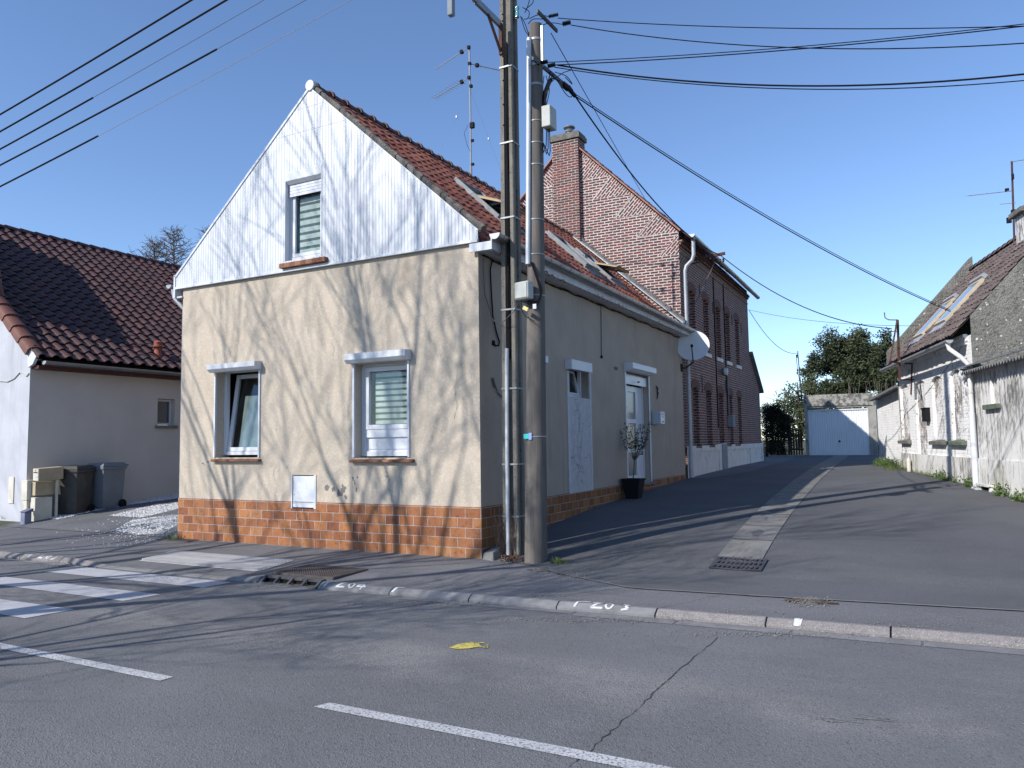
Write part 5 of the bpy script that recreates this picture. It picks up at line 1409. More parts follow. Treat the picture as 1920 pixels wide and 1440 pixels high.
# rusty mast bracket for the cables
MT = thing('cable_mast', 'rusty steel A-shaped cable mast bracketed to the far corner of the whitewashed house', 'mast', (5, 14, 2))
def rwp(p, off): s, z = rw(p, off); return Vector(RW_(s, z, -off))
f_ = .45
mb = MB(); mb.bar(rwp((1683, 600), f_), rwp((1687, 713), f_), .06, .05, up=rn); mb.build('upright', M['rust'], MT)
mb = MB(); mb.bar(rwp((1682, 600), f_) , rwp((1669, 678), f_ + .4), .045, .04, up=rn); mb.build('brace', M['rust'], MT)
mb = MB()
for q0, q1 in [((1686, 681), (1713, 682)), ((1687, 712), (1713, 712)), ((1710, 682), (1708, 740))]:
    a = rwp(q0, f_); b = rwp(q1, .02) if q0[0] != 1710 else rwp(q1, .02)
    if q0[0] == 1710: a = rwp(q0, .02)
    mb.bar(a, b, .03, .03)
mb.bar(rwp((1669, 678), f_ + .4), rwp((1686, 681), f_), .03, .03)
mb.build('wall_arm', M['rust'], MT)
mb = MB(); a = rwp((1681, 600), f_); mb.tube([a, a + Vector((-.18, 0, .02)), a + Vector((-.26, 0, .08)), a + Vector((-.27, 0, .22))], .014, 6)
b = rwp((1684, 622), f_); mb.tube([b, b + Vector((-.22, 0, .03)), b + Vector((-.26, 0, .15))], .012, 6); mb.build('hook', M['rust'], MT)
def smooth_path(P, n=6):
    Q = [P[0] * 2 - P[1]] + list(P) + [P[-1] * 2 - P[-2]]; out = []
    for j in range(1, len(Q) - 2):
        a, b, c, d = Q[j - 1], Q[j], Q[j + 1], Q[j + 2]
        for k in range(n):
            t = k / n; out.append(.5 * ((2 * b) + (c - a) * t + (2 * a - 5 * b + 4 * c - d) * t * t + (3 * b - a - 3 * c + d) * t ** 3))
    return out + [P[-1]]
# ------------------------------------------------------------ the two poles
CP = thing('concrete_pole', 'grey concrete utility pole with grooved face, black cable and thin white conduit', 'utility pole', (.31, .27, 0))
def crossH(z):
    t = z / 10.9; w = lerp(.24, .155, t) / 2; d = lerp(.20, .19, t) / 2; cx, cy = lerp(.355, .40, t), .275
    g = w * .42; gd = .045
    return [(cx - w, cy - d), (cx - g, cy - d), (cx - g * .8, cy - d + gd), (cx + g * .8, cy - d + gd), (cx + g, cy - d), (cx + w * .88, cy - d), (cx + w, cy - d + .014), (cx + w, cy - d * .35), (cx + w - .03, cy - d * .2), (cx + w - .03, cy + d * .2), (cx + w, cy + d * .35), (cx + w, cy + d), (cx - w, cy + d)]
mb = MB(); prev = None
for z in frange(-.2, 10.9, .55):
    i = mb.vs([(a, b, z) for a, b in crossH(z)]); n = 13
    if prev is not None:
        for k in range(n): mb.idx((prev + k, prev + (k + 1) % n, i + (k + 1) % n, i + k))
    prev = i
mb.idx([prev + k for k in range(13)])
mb.build('pole_shaft', M['pole'], CP)
mb = MB()
def gx(z): return lerp(.355, .40, z / 10.9)
mb.tube([(gx(z) - .005 + .006 * sin(z * 5), .185 + .01 + .004 * sin(z * 3), z) for z in frange(2.7, 7.0, .15)], .020, 8)
mb.tube([(gx(z) + .014 + .004 * sin(z * 4 + 1), .198, z) for z in frange(2.7, 7.2, .15)], .012, 6)
mb.build('black_cable', M['cable'], CP, smooth=True)
mb = MB(); mb.tube([(gx(0) - .025, .150, -.02), (gx(0) - .025, .155, 1.4), (gx(2.8) - .02, .160, 2.84)], .029, 12); mb.build('white_conduit', M['galv'], CP, smooth=True)
for z in (.55, 1.25, 2.28, 3.37, 4.66, 5.73, 6.83) [0:]:
    t = z / 10.9; w = lerp(.24, .155, t) / 2 + .004; cx = gx(z); cy = .275; d = .104
    mb = MB(); mb.box(cx - w, cy - d - .004, z, cx + w, cy - d, z + .022); mb.box(cx + w - .002, cy - d - .004, z - .0, cx + w + .003, cy + d, z + .022); mb.box(cx - w - .003, cy - d - .004, z, cx - w + .001, cy + d, z + .022)
    mb.build('steel_band', M['alu'], CP)
mb = MB()
for z in (5.75, 6.0, 6.3, 6.65, 7.0, 7.45, 7.52, 7.62):
    mb = MB(); mb.lathe([(0, -.002), (.011, -.002), (.011, .01), (0, .01)], (gx(z) - .045, .174, z), 8, (0, 1, 0)); mb.build('bolt_hole', M['pit'], CP)
# lamp bracket and lamp body (most of it above the picture)
LB = thing('street_lamp', 'street lamp on a bracket arm near the top of the concrete pole', 'street lamp', (.38, .05, 7.0))
mb = MB(); P0 = Vector((.37, .05, 7.40)); P1 = Vector((.37, -1.30, 7.95))
mb.bar(P0, (.37, -.62, 7.40), .05, .09); mb.bar((.37, -.62, 7.40), (.37, -1.9, 7.75), .05, .08); mb.build('bracket_arm', M['zinc'], LB, bevel=.006)
mb = MB(); mb.bar((.385, .045, 7.40), (.385, .045, 6.95), .05, .05, up=(1, 0, 0)); mb.bar((.385, -.32, 7.36), (.385, .04, 6.98), .03, .03); mb.build('bracket_strut', M['rust'], LB)
mb = MB(); q = onx((846, 30), .35); mb.bar((q.x, q.y, q.z), (q.x, q.y, q.z + .62), .075, .075, up=(1, 0, 0)); mb.bar((q.x, q.y, q.z + .62), (q.x, q.y + .1, q.z + .82), .05, .05); mb.build('lamp_body', M['greypaint'], LB, bevel=.01)
# round pole
RP = thing('wooden_pole', 'thick round brown utility pole with metal conduit and pale junction box', 'utility pole', (.80, .03, 0))
def rpx(z): return Vector((lerp(.80, .935, z / 7.2), .03, z))
def rpr(z): return lerp(.150, .088, z / 7.2)
mb = MB(); zs = frange(-.2, 7.22, .4); mb.tube([rpx(z) for z in zs], [rpr(z) for z in zs], 28)
mb.build('pole_shaft', M['wood'], RP, smooth=True)
mb = MB(); mb.tube([rpx(z) + Vector((-.052, -rpr(z) - .012, 0)) for z in (3.9, 5, 6, 7.0)], .034, 12); mb.build('metal_conduit', M['galv'], RP, smooth=True)
for z in (1.62, 3.48, 4.03, 4.5, 5.25, 5.55, 5.85, 6.35, 6.62, 6.98):
    mb = MB(); c = rpx(z); mb.tube([c, c + Vector((0, 0, .014 if z < 6.3 else .03))], rpr(z) + .005, 28); mb.build('steel_band', M['alu'], RP, smooth=True)
mb = MB(); a = onx((1017, 50), 1.03); mb.box(1.015, .0, 6.62, 1.05, .035, 7.18); mb.build('white_bracket', M['galv'], RP, bevel=.004)
def arm(A, B, w, holes, name):
    A = Vector(A); B = Vector(B); mb = MB(); mb.bar(A, B, w * .5, w); o = mb.build(name, M['darkmetal'], RP)
    m2 = MB(); d = B - A
    for k in range(holes):
        p = A + d * ((k + .5) / holes); m2.obox(p + Vector((-w * .27, 0, 0)), (.004, .018, .018)); m2.obox(p + Vector((0, 0, -w * .51)), (.014, .016, .004))
    m2.build('arm_holes', M['zinclight'], o)
arm((1.03, -.12, 7.32), (1.03, .52, 7.35), .05, 11, 'perforated_arm')
arm((1.0, -.22, 6.63), (1.0, .93, 6.70), .055, 14, 'perforated_arm')
mb = MB()
def insul(mb, p, d, L=.14, r=.028):
    d = Vector(d).normalized(); p = Vector(p)
    prof = []
    for k in range(7):
        prof += [(r * .55, L * k / 7), (r, L * (k + .35) / 7), (r * .55, L * (k + .7) / 7)]
    mb.lathe([(.0, 0)] + prof + [(0, L)], p, 10, d)
for a_ in ((onx((1029, 31), 1.05), (1, .1, -.02)), (onx((1055, 45), 1.15), (1, .1, -.02), .12, .035), (onx((1014, 118), 1.08), (1, .1, -.02), .1, .03), (onx((1027, 124), 1.1), (1, .1, 0), .11, .032)):
    mb = MB(); insul(mb, *a_); mb.build('insulator', M['black'], RP)
mb = MB(); mb.tube([(1.0, .90, 6.70), (1.02, 1.15, 6.66)], .03, 8); mb.tube([(1.0, .75, 6.68), (1.01, .92, 6.68)], .045, 8); mb.build('cable_clamp', M['black'], RP)
# junction boxes
JB = thing('junction_box', 'pale grey square junction box strapped to the round pole at gutter height', 'junction box', (.8, -.2, 3.5))
mb = MB(); Mr = Matrix.Rotation(radians(-12), 3, 'Z'); c = Vector((.80, -.19, 3.53)); mb.obox(c, (.235, .13, .235), Mr); mb.build('box_body', M['pvcgrey'], JB, bevel=.022)
mb = MB(); mb.obox(c + Mr @ Vector((0, -.067, 0)), (.20, .012, .20), Mr); mb.build('box_lid', M['pvcgrey'], JB, bevel=.004)
mb = MB(); r = random.Random(3)
for k in range(4):
    mb.tube(smooth_path([Vector(v) for v in ((.86 + .01 * k, -.10, 3.92), (.93 + .02 * k, -.12, 3.75 - .03 * k), (1.00 + .01 * k, -.12, 3.5), (.95, -.15, 3.38 - .02 * k), (.85 - .03 * k, -.18, 3.40))]), .006, 5)
mb.tube([(.75, -.17, 3.41), (.74, -.16, 3.3), (.80, -.16, 3.2), (.93, -.16, 3.12)], .006, 5); mb.build('cable_loops', M['cable'], JB)
mb = MB(); mb.obox((.83, -.21, 3.29), (.08, .02, .05), Matrix.Rotation(.5, 3, 'Y')); mb.build('yellow_tag', M['yellowtag'], JB, bevel=.004)
mb = MB(); mb.obox((.95, -.19, 3.31), (.05, .006, .065)); mb.build('paper_tag', M['white'], JB)
mb = MB(); mb.tube([(.72, -.15, 3.42), (.55, -.02, 3.30), (.3, .1, 3.18), (.12, .2, 3.25), (.05, .22, 3.4), (.03, .12, 3.62), (.03, .08, 4.0), (.03, .10, 4.12)], .006, 5); mb.build('cable_tail', M['cablegrey'], JB)
JB2 = thing('junction_box', 'small grey junction box high on the right side of the round pole', 'junction box', (1.07, .05, 5.9))
mb = MB(); mb.box(1.04, -.07, 5.73, 1.17, .14, 6.02); mb.build('box_body', M['pvcgrey'], JB2, bevel=.012)
mb = MB()
for k in range(3): mb.tube([(1.07 + .02 * k, .03, 5.73), (1.06 + .03 * k, .02, 5.5 - .04 * k), (1.02 + .04 * k, .03, 5.42 - .03 * k), (1.0 + .01 * k, .02, 5.55)], .007, 5)
for k in range(4): mb.tube([(1.0 + .02 * k, .02, 6.02), (1.03 + .015 * k, .03, 6.25), (1.08 + .02 * k, .1, 6.45), (1.02, .3 + .1 * k, 6.66)], .008, 5)
mb.build('cable_loops', M['cable'], JB2)
TG = thing('pole_tag', 'turquoise and lilac plastic tag clipped on the round pole strap', 'tag', (.7, -.12, 1.6))
mb = MB(); c = rpx(1.63) + Vector((-.07, -.145, 0)); mb.obox(c, (.075, .01, .065)); mb.build('tag_plate', M['teal'], TG, bevel=.004)
mb = MB(); mb.obox(c + Vector((.06, -.002, 0)), (.045, .012, .09)); mb.build('tag_label', M['bluetag'], TG, bevel=.004)
# jumpers on the pole tops
mb = MB()
g0 = Vector((.54, .2, 7.5))
for k, pts in enumerate([[(976, 30), (984, 55), (992, 68)], [(978, 32), (985, 46), (995, 75)], [(985, 18), (1000, 2), (990, -20)], [(984, 24), (990, 10), (998, -20)], [(980, 14), (992, 22), (990, 34), (983, 36)], [(990, 45), (1000, 36), (1020, 36)], [(992, 35), (1010, 28), (1032, 32)], [(1003, 55), (1020, 46), (1036, 43), (1056, 46)], [(992, 60), (994, 75), (993, 105)], [(1040, 135), (1062, 143), (1073, 158), (1060, 145)], [(1044, 150), (1060, 175), (1070, 182), (1075, 172), (1068, 160)], [(1020, 142), (1018, 165), (1020, 200)], [(1024, 142), (1030, 170), (1022, 205)], [(1036, 148), (1028, 168), (1021, 200)], [(1072, 131), (1055, 137), (1038, 150), (1028, 160)]]):
    P = [ony(q, .2 + .03 * k) for q in pts]
    mb.tube(smooth_path(P), .006, 5)
JW = thing('jumper_wires', 'tangle of black jumper wires between the two pole tops', 'cable', (.8, .2, 7.3)); mb.build('loop', M['cable'], JW)
mb = MB(); mb.bar((.42, .26, 7.55), (.535, .26, 7.55), .02, .02); mb.build('insulator_pin', M['darkmetal'], CP); mb = MB(); mb.lathe([(.0, -.07), (.03, -.06), (.028, .0), (.02, .03), (.03, .06), (.026, .10), (.0, .12)], (.535, .26, 7.62), 12); mb.build('glass_insulator', simple('green_glass', (.12, .30, .32), None, 4, .08, spec=.8), CP, smooth=True)

# ------------------------------------------------------------ overhead wires
def para(P0, P1, pm=None, drop=.1, n=20):
    P0 = Vector(P0); P1 = Vector(P1)
    if pm is not None:
        d = P1 - P0; nrm = d.cross(Vector((0, 0, 1))); h = hit(pm, nrm, P0)
        t = (h - P0).dot(Vector((d.x, d.y, 0))) / (d.x ** 2 + d.y ** 2)
        zl = P0.z + d.z * t; drop = (zl - h.z) / max(.05, 4 * t * (1 - t))
    return [P0.lerp(P1, k / n) - Vector((0, 0, drop * 4 * (k / n) * (1 - k / n))) for k in range(n + 1)]
def wire(pts, r, label, group, mat='cable', name='overhead_wire'):
    mb = MB(); mb.tube(pts, r, 6); o = mb.build(name, M[mat], None, smooth=True)
    tag(o, label, 'wire', group)
    return o
left = [(-366, 213, None, 'topmost thick black wire crossing the sky at the upper left', (0, 350)),
        (-316, 245, None, 'second thick black wire from the top at the upper left', (0, 415)),
        (-266, 278, 177, 'middle wire at the upper left with a short black sleeve', None),
        (-210, 308, 410, 'fourth wire at the upper left with the longest black sleeve', None),
        (-160, 348, 185, 'lowest wire at the upper left, pale with a short black sleeve', None)]
for yp, yl, sl_, lab, full in left:
    A = ony((950, yp), .1); B_ = ony((0, yl), -.56); E_ = A + (B_ - A) * 1.45
    pts = [A.lerp(E_, k / 24) - Vector((0, 0, .10 * sin(pi * k / 24))) + Vector((0, 0, .09)) * (k / 24) for k in range(25)]
    if full: wire(pts, .017, lab, 'wires along the street')
    else:
        o = wire(pts, .0045, lab, 'wires along the street', 'cablegrey' if yl != 348 else 'alu')
        # sleeve on the part to the left
        q = None
        lo = [p for p in pts]
        best = None
        for k in range(240):
            t = k / 239 * 24; i = min(23, int(t)); p = pts[i].lerp(pts[i + 1], t - i)
            v = RM.transposed() @ (p - CAMPOS); sx = CX + FPX * v.x / -v.z
            if sx < sl_: best = (i, p); break
        mb = MB(); mb.tube([best[1]] + pts[best[0] + 1:], .016, 8); mb.build('sleeve', M['cable'], o, smooth=True)
rights = [((1046, 34), (1920, 49), (1480, 53), .006, 'highest thin wire leaving the round pole to the right'),
          ((1071, 47), (1920, 81), (1480, 89), .007, 'second thin wire to the right, dipping from a ribbed insulator'),
          ((1023, 117), (1920, 45), (1440, 92), .0055, 'upper of the two thin wires rising to the right'),
          ((1038, 122), (1920, 49), (1400, 100), .007, 'lower of the two thin wires rising to the right'),
          ((1045, 122), (1920, 139), (1440, 160), .011, 'thick dark cable sagging to the right'),
          ((1040, 126), (1920, 151), (1500, 167), .0065, 'thin pale lashed wire just under the thick sagging cable')]
for k, (a, b, m, r, lab) in enumerate(rights):
    A = onx(a, 1.08); B_ = ony(b, 1.2 + .05 * k); E_ = B_
    # carry on beyond the frame with the same curve
    P = para(A, B_, m); dd = P[-1] - P[-2]; P += [B_ + dd * q + Vector((0, 0, .02 * q * q)) for q in (3, 7, 12, 20, 30)]
    wire(P, r, lab, 'wires along the street')
zb1 = onx((1292, 490), 0).z
BT = Vector((.86, 11.25, zb1 + .04))
wire(para(Vector((1.02, 1.15, 6.66)), BT, (1195, 340)), .013, 'thick twisted cable from the round pole to the brick house bracket', 'service cables', name='service_cable')
S0 = rg((1790, 590)); 
EP = Vector(RW_(2.3, zv(-.2), -.25))
ep = hit((1782, 584), rn, RO - rn * .0)
wire(para(Vector((1.02, 1.15, 6.66)), ep, (1400, 386)), .009, 'long cable from the round pole down to the right house roof', 'service cables', name='service_cable')
wire(para(Vector((1.02, 1.2, 6.70)), ep + Vector((0, 0, .03)), (1400, 382)), .006, 'thin wire lashed beside the long cable to the right house roof', 'service cables', name='service_cable')
wire(para(onx((1033, 62), 1.05), ony((1211, 376), YB + .2), (1100, 180)), .0065, 'thin wire from the round pole top to the brick gable verge', 'service cables', name='service_cable')
mw = rwp((1672, 616), f_ + .25)
wire(para(BT, mw, (1490, 568)), .012, 'twisted cable between the brick house bracket and the rusty mast', 'service cables', name='service_cable')
GM = Vector(ony((1496, 662), 28.3))
wire(para(Vector((.05, 19.3, onx((1404, 583), 0).z)), GM, (1440, 632)), .011, 'cable from the brick house corner down to the garage mast', 'service cables', name='service_cable')
wire(para(Vector((.05, 19.3, onx((1404, 583), 0).z)), rwp((1722, 611), .3), (1540, 603)), .006, 'thin wire from the brick house corner over the alley', 'service cables', name='service_cable')
# ---- antenna on the ridge
AN_ = thing('tv_antenna', 'tall rooftop TV antenna mast with three aerials on the cream house ridge', 'antenna', (-3.05, 4.93, 7.2))
mb = MB(); mb.tube([(-3.05, 4.94, 7.15), (-3.05, 4.94, 8.4), (-3.05, 4.93, 10.30)], .020, 8); mb.tube([(-3.05, 4.94, 7.15), (-3.05, 4.94, 7.55)], .028, 8); mb.build('mast', M['alu'], AN_, smooth=True)
def yagi(top, tip, n, vert, el=.11, r=.010, refl=False):
    top = Vector(top); tip = Vector(tip); mb = MB(); mb.tube([top, tip], r, 6); d = (tip - top).normalized(); s = d.cross(Vector((0, 0, 1))).normalized(); u = Vector((0, 0, 1)) if vert else s
    for k in range(n):
        p = top.lerp(tip, .22 + .78 * k / (n - 1)); h = el * (1 - .25 * k / n); mb.tube([p - u * h, p + u * h], .0035, 4)
    if refl:
        for k in (-1, 1): mb.tube([top.lerp(tip, .1) + u * .2 * 1 + Vector((0, 0, .07 * k)), top.lerp(tip, .1) - u * .2 + Vector((0, 0, .07 * k))], .004, 4)
    o = mb.build('aerial', M['alu'], AN_)
    mb = MB(); p = top.lerp(tip, .2); mb.obox(p, (.07, .07, .07)); mb.obox(top, (.06, .06, .06)); mb.build('dipole_box', M['black'], o)
yagi((-3.05, 4.90, 10.24), (-4.199, 5.299, 10.2), 7, True, .06)
yagi((-3.05, 4.90, 9.55), (-4.258, 5.358, 9.55), 11, False, .13)
yagi((-3.05, 4.93, 9.88), (-2.50, 5.62, 9.86), 12, True, .055)
mb = MB(); mb.obox((-3.0, 4.93, 8.47), (.09, .07, .12)); mb.obox((-3.0, 4.93, 8.13), (.06, .05, .05)); mb.obox((-3.02, 4.93, 9.36), (.06, .06, .06)); mb.obox((-3.0, 4.93, 7.6), (.06, .05, .05)); mb.build('amplifier_box', M['black'], AN_)
mb = MB(); mb.tube([(-3.08, 4.9, 8.5), (-3.16, 4.85, 8.3), (-3.12, 4.9, 8.05), (-3.06, 4.93, 7.9)], .005, 4); mb.build('coax', M['cable'], AN_)
for a, b in (((-3.05, 4.93, 9.3), (-3.05, 3.6, 7.3)), ((-3.05, 4.93, 9.3), (-2.9, 6.6, 7.2))):
    mb = MB(); mb.tube([a, b], .0018, 4); p = Vector(a).lerp(Vector(b), .42); mb.obox(p, (.03, .03, .05)); mb.build('guy_wire', M['alu'], AN_)
# ---- right antenna
a0 = RG(RN + .0, zv(RN) - .1, 3.2); a0 = Vector(a0)
RA_ = thing('tv_antenna', 'rusty mast aerial by the chimney of the whitewashed house at the right edge', 'antenna', tuple(a0))
pm0 = hit((1900, 430), rn, RO + rn * (RN - .1)); pm1 = hit((1897, 302), rn, RO + rn * (RN - .1))
mb = MB(); mb.tube([pm0 - Vector((0, 0, .4)), pm1], .022, 8); mb.build('mast', M['rust'], RA_)
def pr(q): return hit(q, rn, RO + rn * (RN - .1))
mb = MB(); mb.tube([pr((1896, 358)), pr((1816, 367))], .012, 6); 
for k in range(7):
    p = pr((1896, 358)).lerp(pr((1816, 367)), .2 + .8 * k / 6); mb.tube([p - rn * .09, p + rn * .09], .004, 4)
mb.tube([pr((1898, 303)), pr((1935, 297))], .012, 6)
mb.tube([pr((1904, 380)), pr((1875, 383))], .009, 6); mb.build('aerial', M['alu'], RA_)
mb = MB(); mb.obox(pr((1900, 398)), (.09, .09, .11)); mb.obox(pr((1892, 413)), (.1, .1, .12)); mb.obox(pr((1899, 331)), (.05, .05, .12)); mb.obox(pr((1888, 356)), (.08, .08, .06)); mb.build('amplifier_box', M['black'], RA_)
# ---- satellite dish
DC = Vector((.36, 10.02, 3.93)); dn = Vector((.18, -.93, .30)).normalized()
DI = thing('satellite_dish', 'round pale grey satellite dish at the corner between cream house and brick house', 'satellite dish', tuple(DC))
mb = MB(); R_ = .405; prof = [(R_ * k / 8, -.055 + .055 * (k / 8) ** 2) for k in range(9)]
mb.lathe(prof + [(R_ + .006, -.004), (R_ + .004, -.014), (R_ * .6, -.055), (0.0, -.07)], DC, 40, dn); mb.build('reflector', M['dish'], DI, smooth=True)
side = dn.cross(Vector((0, 0, 1))).normalized(); upd = side.cross(dn)
mb = MB(); b0 = DC - upd * .40 - dn * .02; l0 = DC - upd * .19 + dn * .42
mb.tube([(0, 10.2, 3.40), (.12, 10.16, 3.38), b0 - dn * .12, b0 + dn * .02], .022, 8); mb.tube([b0, l0 - upd * .05], .014, 8); mb.build('mount_arm', M['darkmetal'], DI)
mb = MB(); mb.tube([l0 - dn * .0, l0 - dn * .09], [.035, .028], 10); mb.box(-.0, 10.12, 3.30, .02, 10.26, 3.50); mb.build('receiver', M['black'], DI)
# ---- letterbox on the side wall
LBX = thing('letterbox', 'small grey metal letterbox with white front beside the glazed door', 'letterbox', (.1, 7.75, 2.0))
mb = MB(); mb.box(.01, 7.62, 1.92, .20, 7.93, 2.20); mb.build('box_body', M['letterside'], LBX, bevel=.004)
mb = MB(); mb.box(.2005, 7.63, 1.93, .208, 7.92, 2.19); ft = mb.build('front_plate', M['soapwhite'], LBX)
mb = MB()
for k in range(4): mb.box(.2085, 7.66, 2.165 - k * .014, .2095, 7.88, 2.170 - k * .014)
for y in (7.72, 7.80): mb.box(.2085, y, 2.06, .2095, y + .02, 2.11)
mb.box(.2085, 7.72, 1.96, .2095, 7.86, 1.985); mb.build('slot_and_print', M['ink'], ft)
mb = MB()
# ---- potted plant
PT = thing('potted_plant', 'thin leafy shrub in a tapered square black pot by the glazed door', 'plant', (.24, 5.55, .41))
mb = MB(); mb.hexa([(.115, 5.43, .41), (.365, 5.43, .41), (.365, 5.68, .41), (.115, 5.68, .41), (.06, 5.37, .78), (.42, 5.37, .78), (.42, 5.74, .78), (.06, 5.74, .78)])
frame_box(mb, lambda a, b, d: (a, b, d), .045, 5.355, .435, 5.755, .03, .775, .81); mb.build('pot', M['black'], PT, bevel=.006)
mb = MB(); mb.box(.08, 5.39, .74, .40, 5.72, .79); mb.build('soil', M['soil'], PT)
rr = random.Random(44); stems = MB(); lv = MB()
def leaf(mb, p, d, L, w):
    d = Vector(d).normalized(); s = d.cross(Vector((rr.uniform(-1, 1), rr.uniform(-1, 1), rr.uniform(-1, 1)))).normalized()
    mb.face([p, p + d * L * .5 + s * w, p + d * L, p + d * L * .5 - s * w])
base = Vector((.24, 5.55, .78)); fork = base + Vector((.03, .02, .38))
stems.tube([base, base + Vector((.02, .0, .2)), fork], [.012, .010, .009], 6)
for k in range(15):
    a = rr.uniform(0, 2 * pi); h = rr.uniform(.35, .80); sp = rr.uniform(.08, .30)
    tip = fork + Vector((cos(a) * sp + (.12 if k % 3 == 0 else 0), sin(a) * sp, h)); mid = fork.lerp(tip, .5) + Vector((cos(a) * .05, sin(a) * .05, -.02))
    stems.tube([fork, mid, tip], [.006, .004, .002], 4)
    for q in range(34):
        t = rr.uniform(.35, 1.0); p = fork.lerp(mid, min(1, t * 2)) if t < .5 else mid.lerp(tip, t * 2 - 1)
        leaf(lv, p, (rr.uniform(-1, 1), rr.uniform(-1, 1), rr.uniform(-.2, 1)), rr.uniform(.04, .075), rr.uniform(.008, .013))
stems.build('stem', M['bark'], PT); lv.build('foliage', simple('olive_leaf', (.045, .06, .035), (.07, .085, .05), 20, .7), PT)

# ------------------------------------------------------------ bins and letterboxes on the left
def wheelie(name, label, x, y, z, w, dpt_, h, rot, mat, lidmat, wheels=True):
    T = thing(name, label, 'wheelie bin', (x, y, z), rot)
    Mr = Matrix.Translation((x, y, z)) @ Matrix.Rotation(rot, 4, 'Z')
    L = lambda a, b, c: Mr @ Vector((a, b, c))
    mb = MB(); s = .76
    mb.hexa([L(-w / 2 * s, -dpt_ / 2 * s, .03), L(w / 2 * s, -dpt_ / 2 * s, .03), L(w / 2 * s, dpt_ / 2 * .95, .03), L(-w / 2 * s, dpt_ / 2 * .95, .03), L(-w / 2, -dpt_ / 2, h - .06), L(w / 2, -dpt_ / 2, h - .06), L(w / 2, dpt_ / 2, h - .06), L(-w / 2, dpt_ / 2, h - .06)])
    mb.hexa([L(-w / 2 - .02, -dpt_ / 2 - .02, h - .12), L(w / 2 + .02, -dpt_ / 2 - .02, h - .12), L(w / 2 + .02, dpt_ / 2 + .02, h - .12), L(-w / 2 - .02, dpt_ / 2 + .02, h - .12), L(-w / 2 - .03, -dpt_ / 2 - .03, h - .055), L(w / 2 + .03, -dpt_ / 2 - .03, h - .055), L(w / 2 + .03, dpt_ / 2 + .03, h - .055), L(-w / 2 - .03, dpt_ / 2 + .03, h - .055)])
    bd = mb.build('bin_body', mat, T, bevel=.012)
    mb = MB(); a, b = w / 2 + .03, dpt_ / 2 + .04
    mb.hexa([L(-a, -b, h - .05), L(a, -b, h - .05), L(a, b, h - .05), L(-a, b, h - .05), L(-a * .8, -b * .8, h + .02), L(a * .8, -b * .8, h + .02), L(a * .8, b * .85, h + .03), L(-a * .8, b * .85, h + .03)])
    mb.tube([L(-w / 2, b + .03, h - .03), L(w / 2, b + .03, h - .03)], .018, 8); mb.build('lid', lidmat, T, bevel=.01)
    if wheels:
        for sgn in (-1, 1):
            mb = MB(); mb.lathe([(.0, -.025), (.085, -.025), (.10, -.015), (.10, .015), (.085, .025), (0, .025)], L(sgn * (w / 2 * s + .04), dpt_ / 2 * .85, .10), 16, Mr.to_3x3() @ Vector((1, 0, 0))); mb.build('wheel', M['black'], T, smooth=True)
    mb = MB(); mb.obox(L(-w / 2 * .25, -dpt_ / 2 - .004, h - .2), (.02, .01, .14), Mr.to_3x3()); mb.build('front_clip', M['black'], bd)
wheelie('wheelie_bin', 'dark brown-black wheelie bin against the pale side wall', -11.02, 1.32, .14, .50, .56, 1.03, radians(22), M['binblack'], M['binblack'])
wheelie('wheelie_bin', 'grey wheelie bin standing behind the dark one', -10.98, 2.02, .21, .52, .58, 1.0, radians(6), M['bingrey'], M['bingrey'])
MBX = thing('meter_cabinet', 'tall cream electricity meter cabinet at the house corner', 'meter cabinet', (-11.2, .75, .08))
mb = MB(); mb.box(-11.36, .40, .03, -11.17, .60, .50); mb.box(-11.37, .39, .505, -11.16, .605, .92); mb.build('cabinet_body', M['cream'], MBX, bevel=.008)
MB2 = thing('meter_cabinet', 'shorter pale cabinet beside the tall cream one', 'meter cabinet', (-10.98, .95, .1))
mb = MB(); mb.box(-11.15, .46, .04, -10.98, .82, .56); mb.build('cabinet_body', M['cream'], MB2, bevel=.008)
MB3 = thing('letterbox', 'lower beige letterbox with its dark side, under the tilted one', 'letterbox', (-11.0, 1.0, .7))
mb = MB(); mb.box(-11.14, .48, .60, -11.02, .90, .88); mb.build('box_body', M['beige'], MB3, bevel=.006)
PB = thing('letterbox', 'beige letterbox on top of a thin post, slightly tilted', 'letterbox', (-10.8, 1.2, .1))
Mr = Matrix.Rotation(radians(3), 3, 'Y') @ Matrix.Rotation(radians(3), 3, 'X')
mb = MB(); c = Vector((-10.98, .72, 1.045)); mb.obox(c, (.20, .52, .26), Mr); mb.build('box_body', M['beige'], PB, bevel=.008)
mb = MB(); mb.obox(c + Mr @ Vector((0, -.263, 0)), (.18, .008, .24), Mr); fr_ = mb.build('front_flap', M['cream'], PB)
mb = MB(); mb.obox(c + Mr @ Vector((0, -.269, .05)), (.14, .006, .02), Mr); mb.obox(c + Mr @ Vector((0, -.269, .09)), (.02, .006, .02), Mr); mb.build('slot', M['rust'], fr_)
mb = MB(); mb.obox(c + Mr @ Vector((.02, -.269, -.03)), (.08, .004, .05), Mr); mb.build('name_label', M['white'], fr_)
mb = MB(); mb.box(-10.96, .86, .04, -10.92, .90, .93); mb.build('post', M['cream'], PB)
DB = thing('delivery_box', 'small blue-grey plastic box on the ground before the cabinets', 'box', (-10.9, .72, .1))
mb = MB(); mb.box(-11.06, .22, .02, -10.91, .36, .28); mb.build('box_body', simple('blue_grey_plastic', (.22, .24, .31)), DB, bevel=.01)
mb = MB(); mb.hexa([(-11.08, .20, .281), (-10.89, .20, .281), (-10.89, .38, .281), (-11.08, .38, .281), (-11.08, .24, .30), (-10.89, .24, .30), (-10.89, .38, .35), (-11.08, .38, .35)]); mb.build('lid', simple('blue_grey_lid', (.13, .14, .19)), DB)

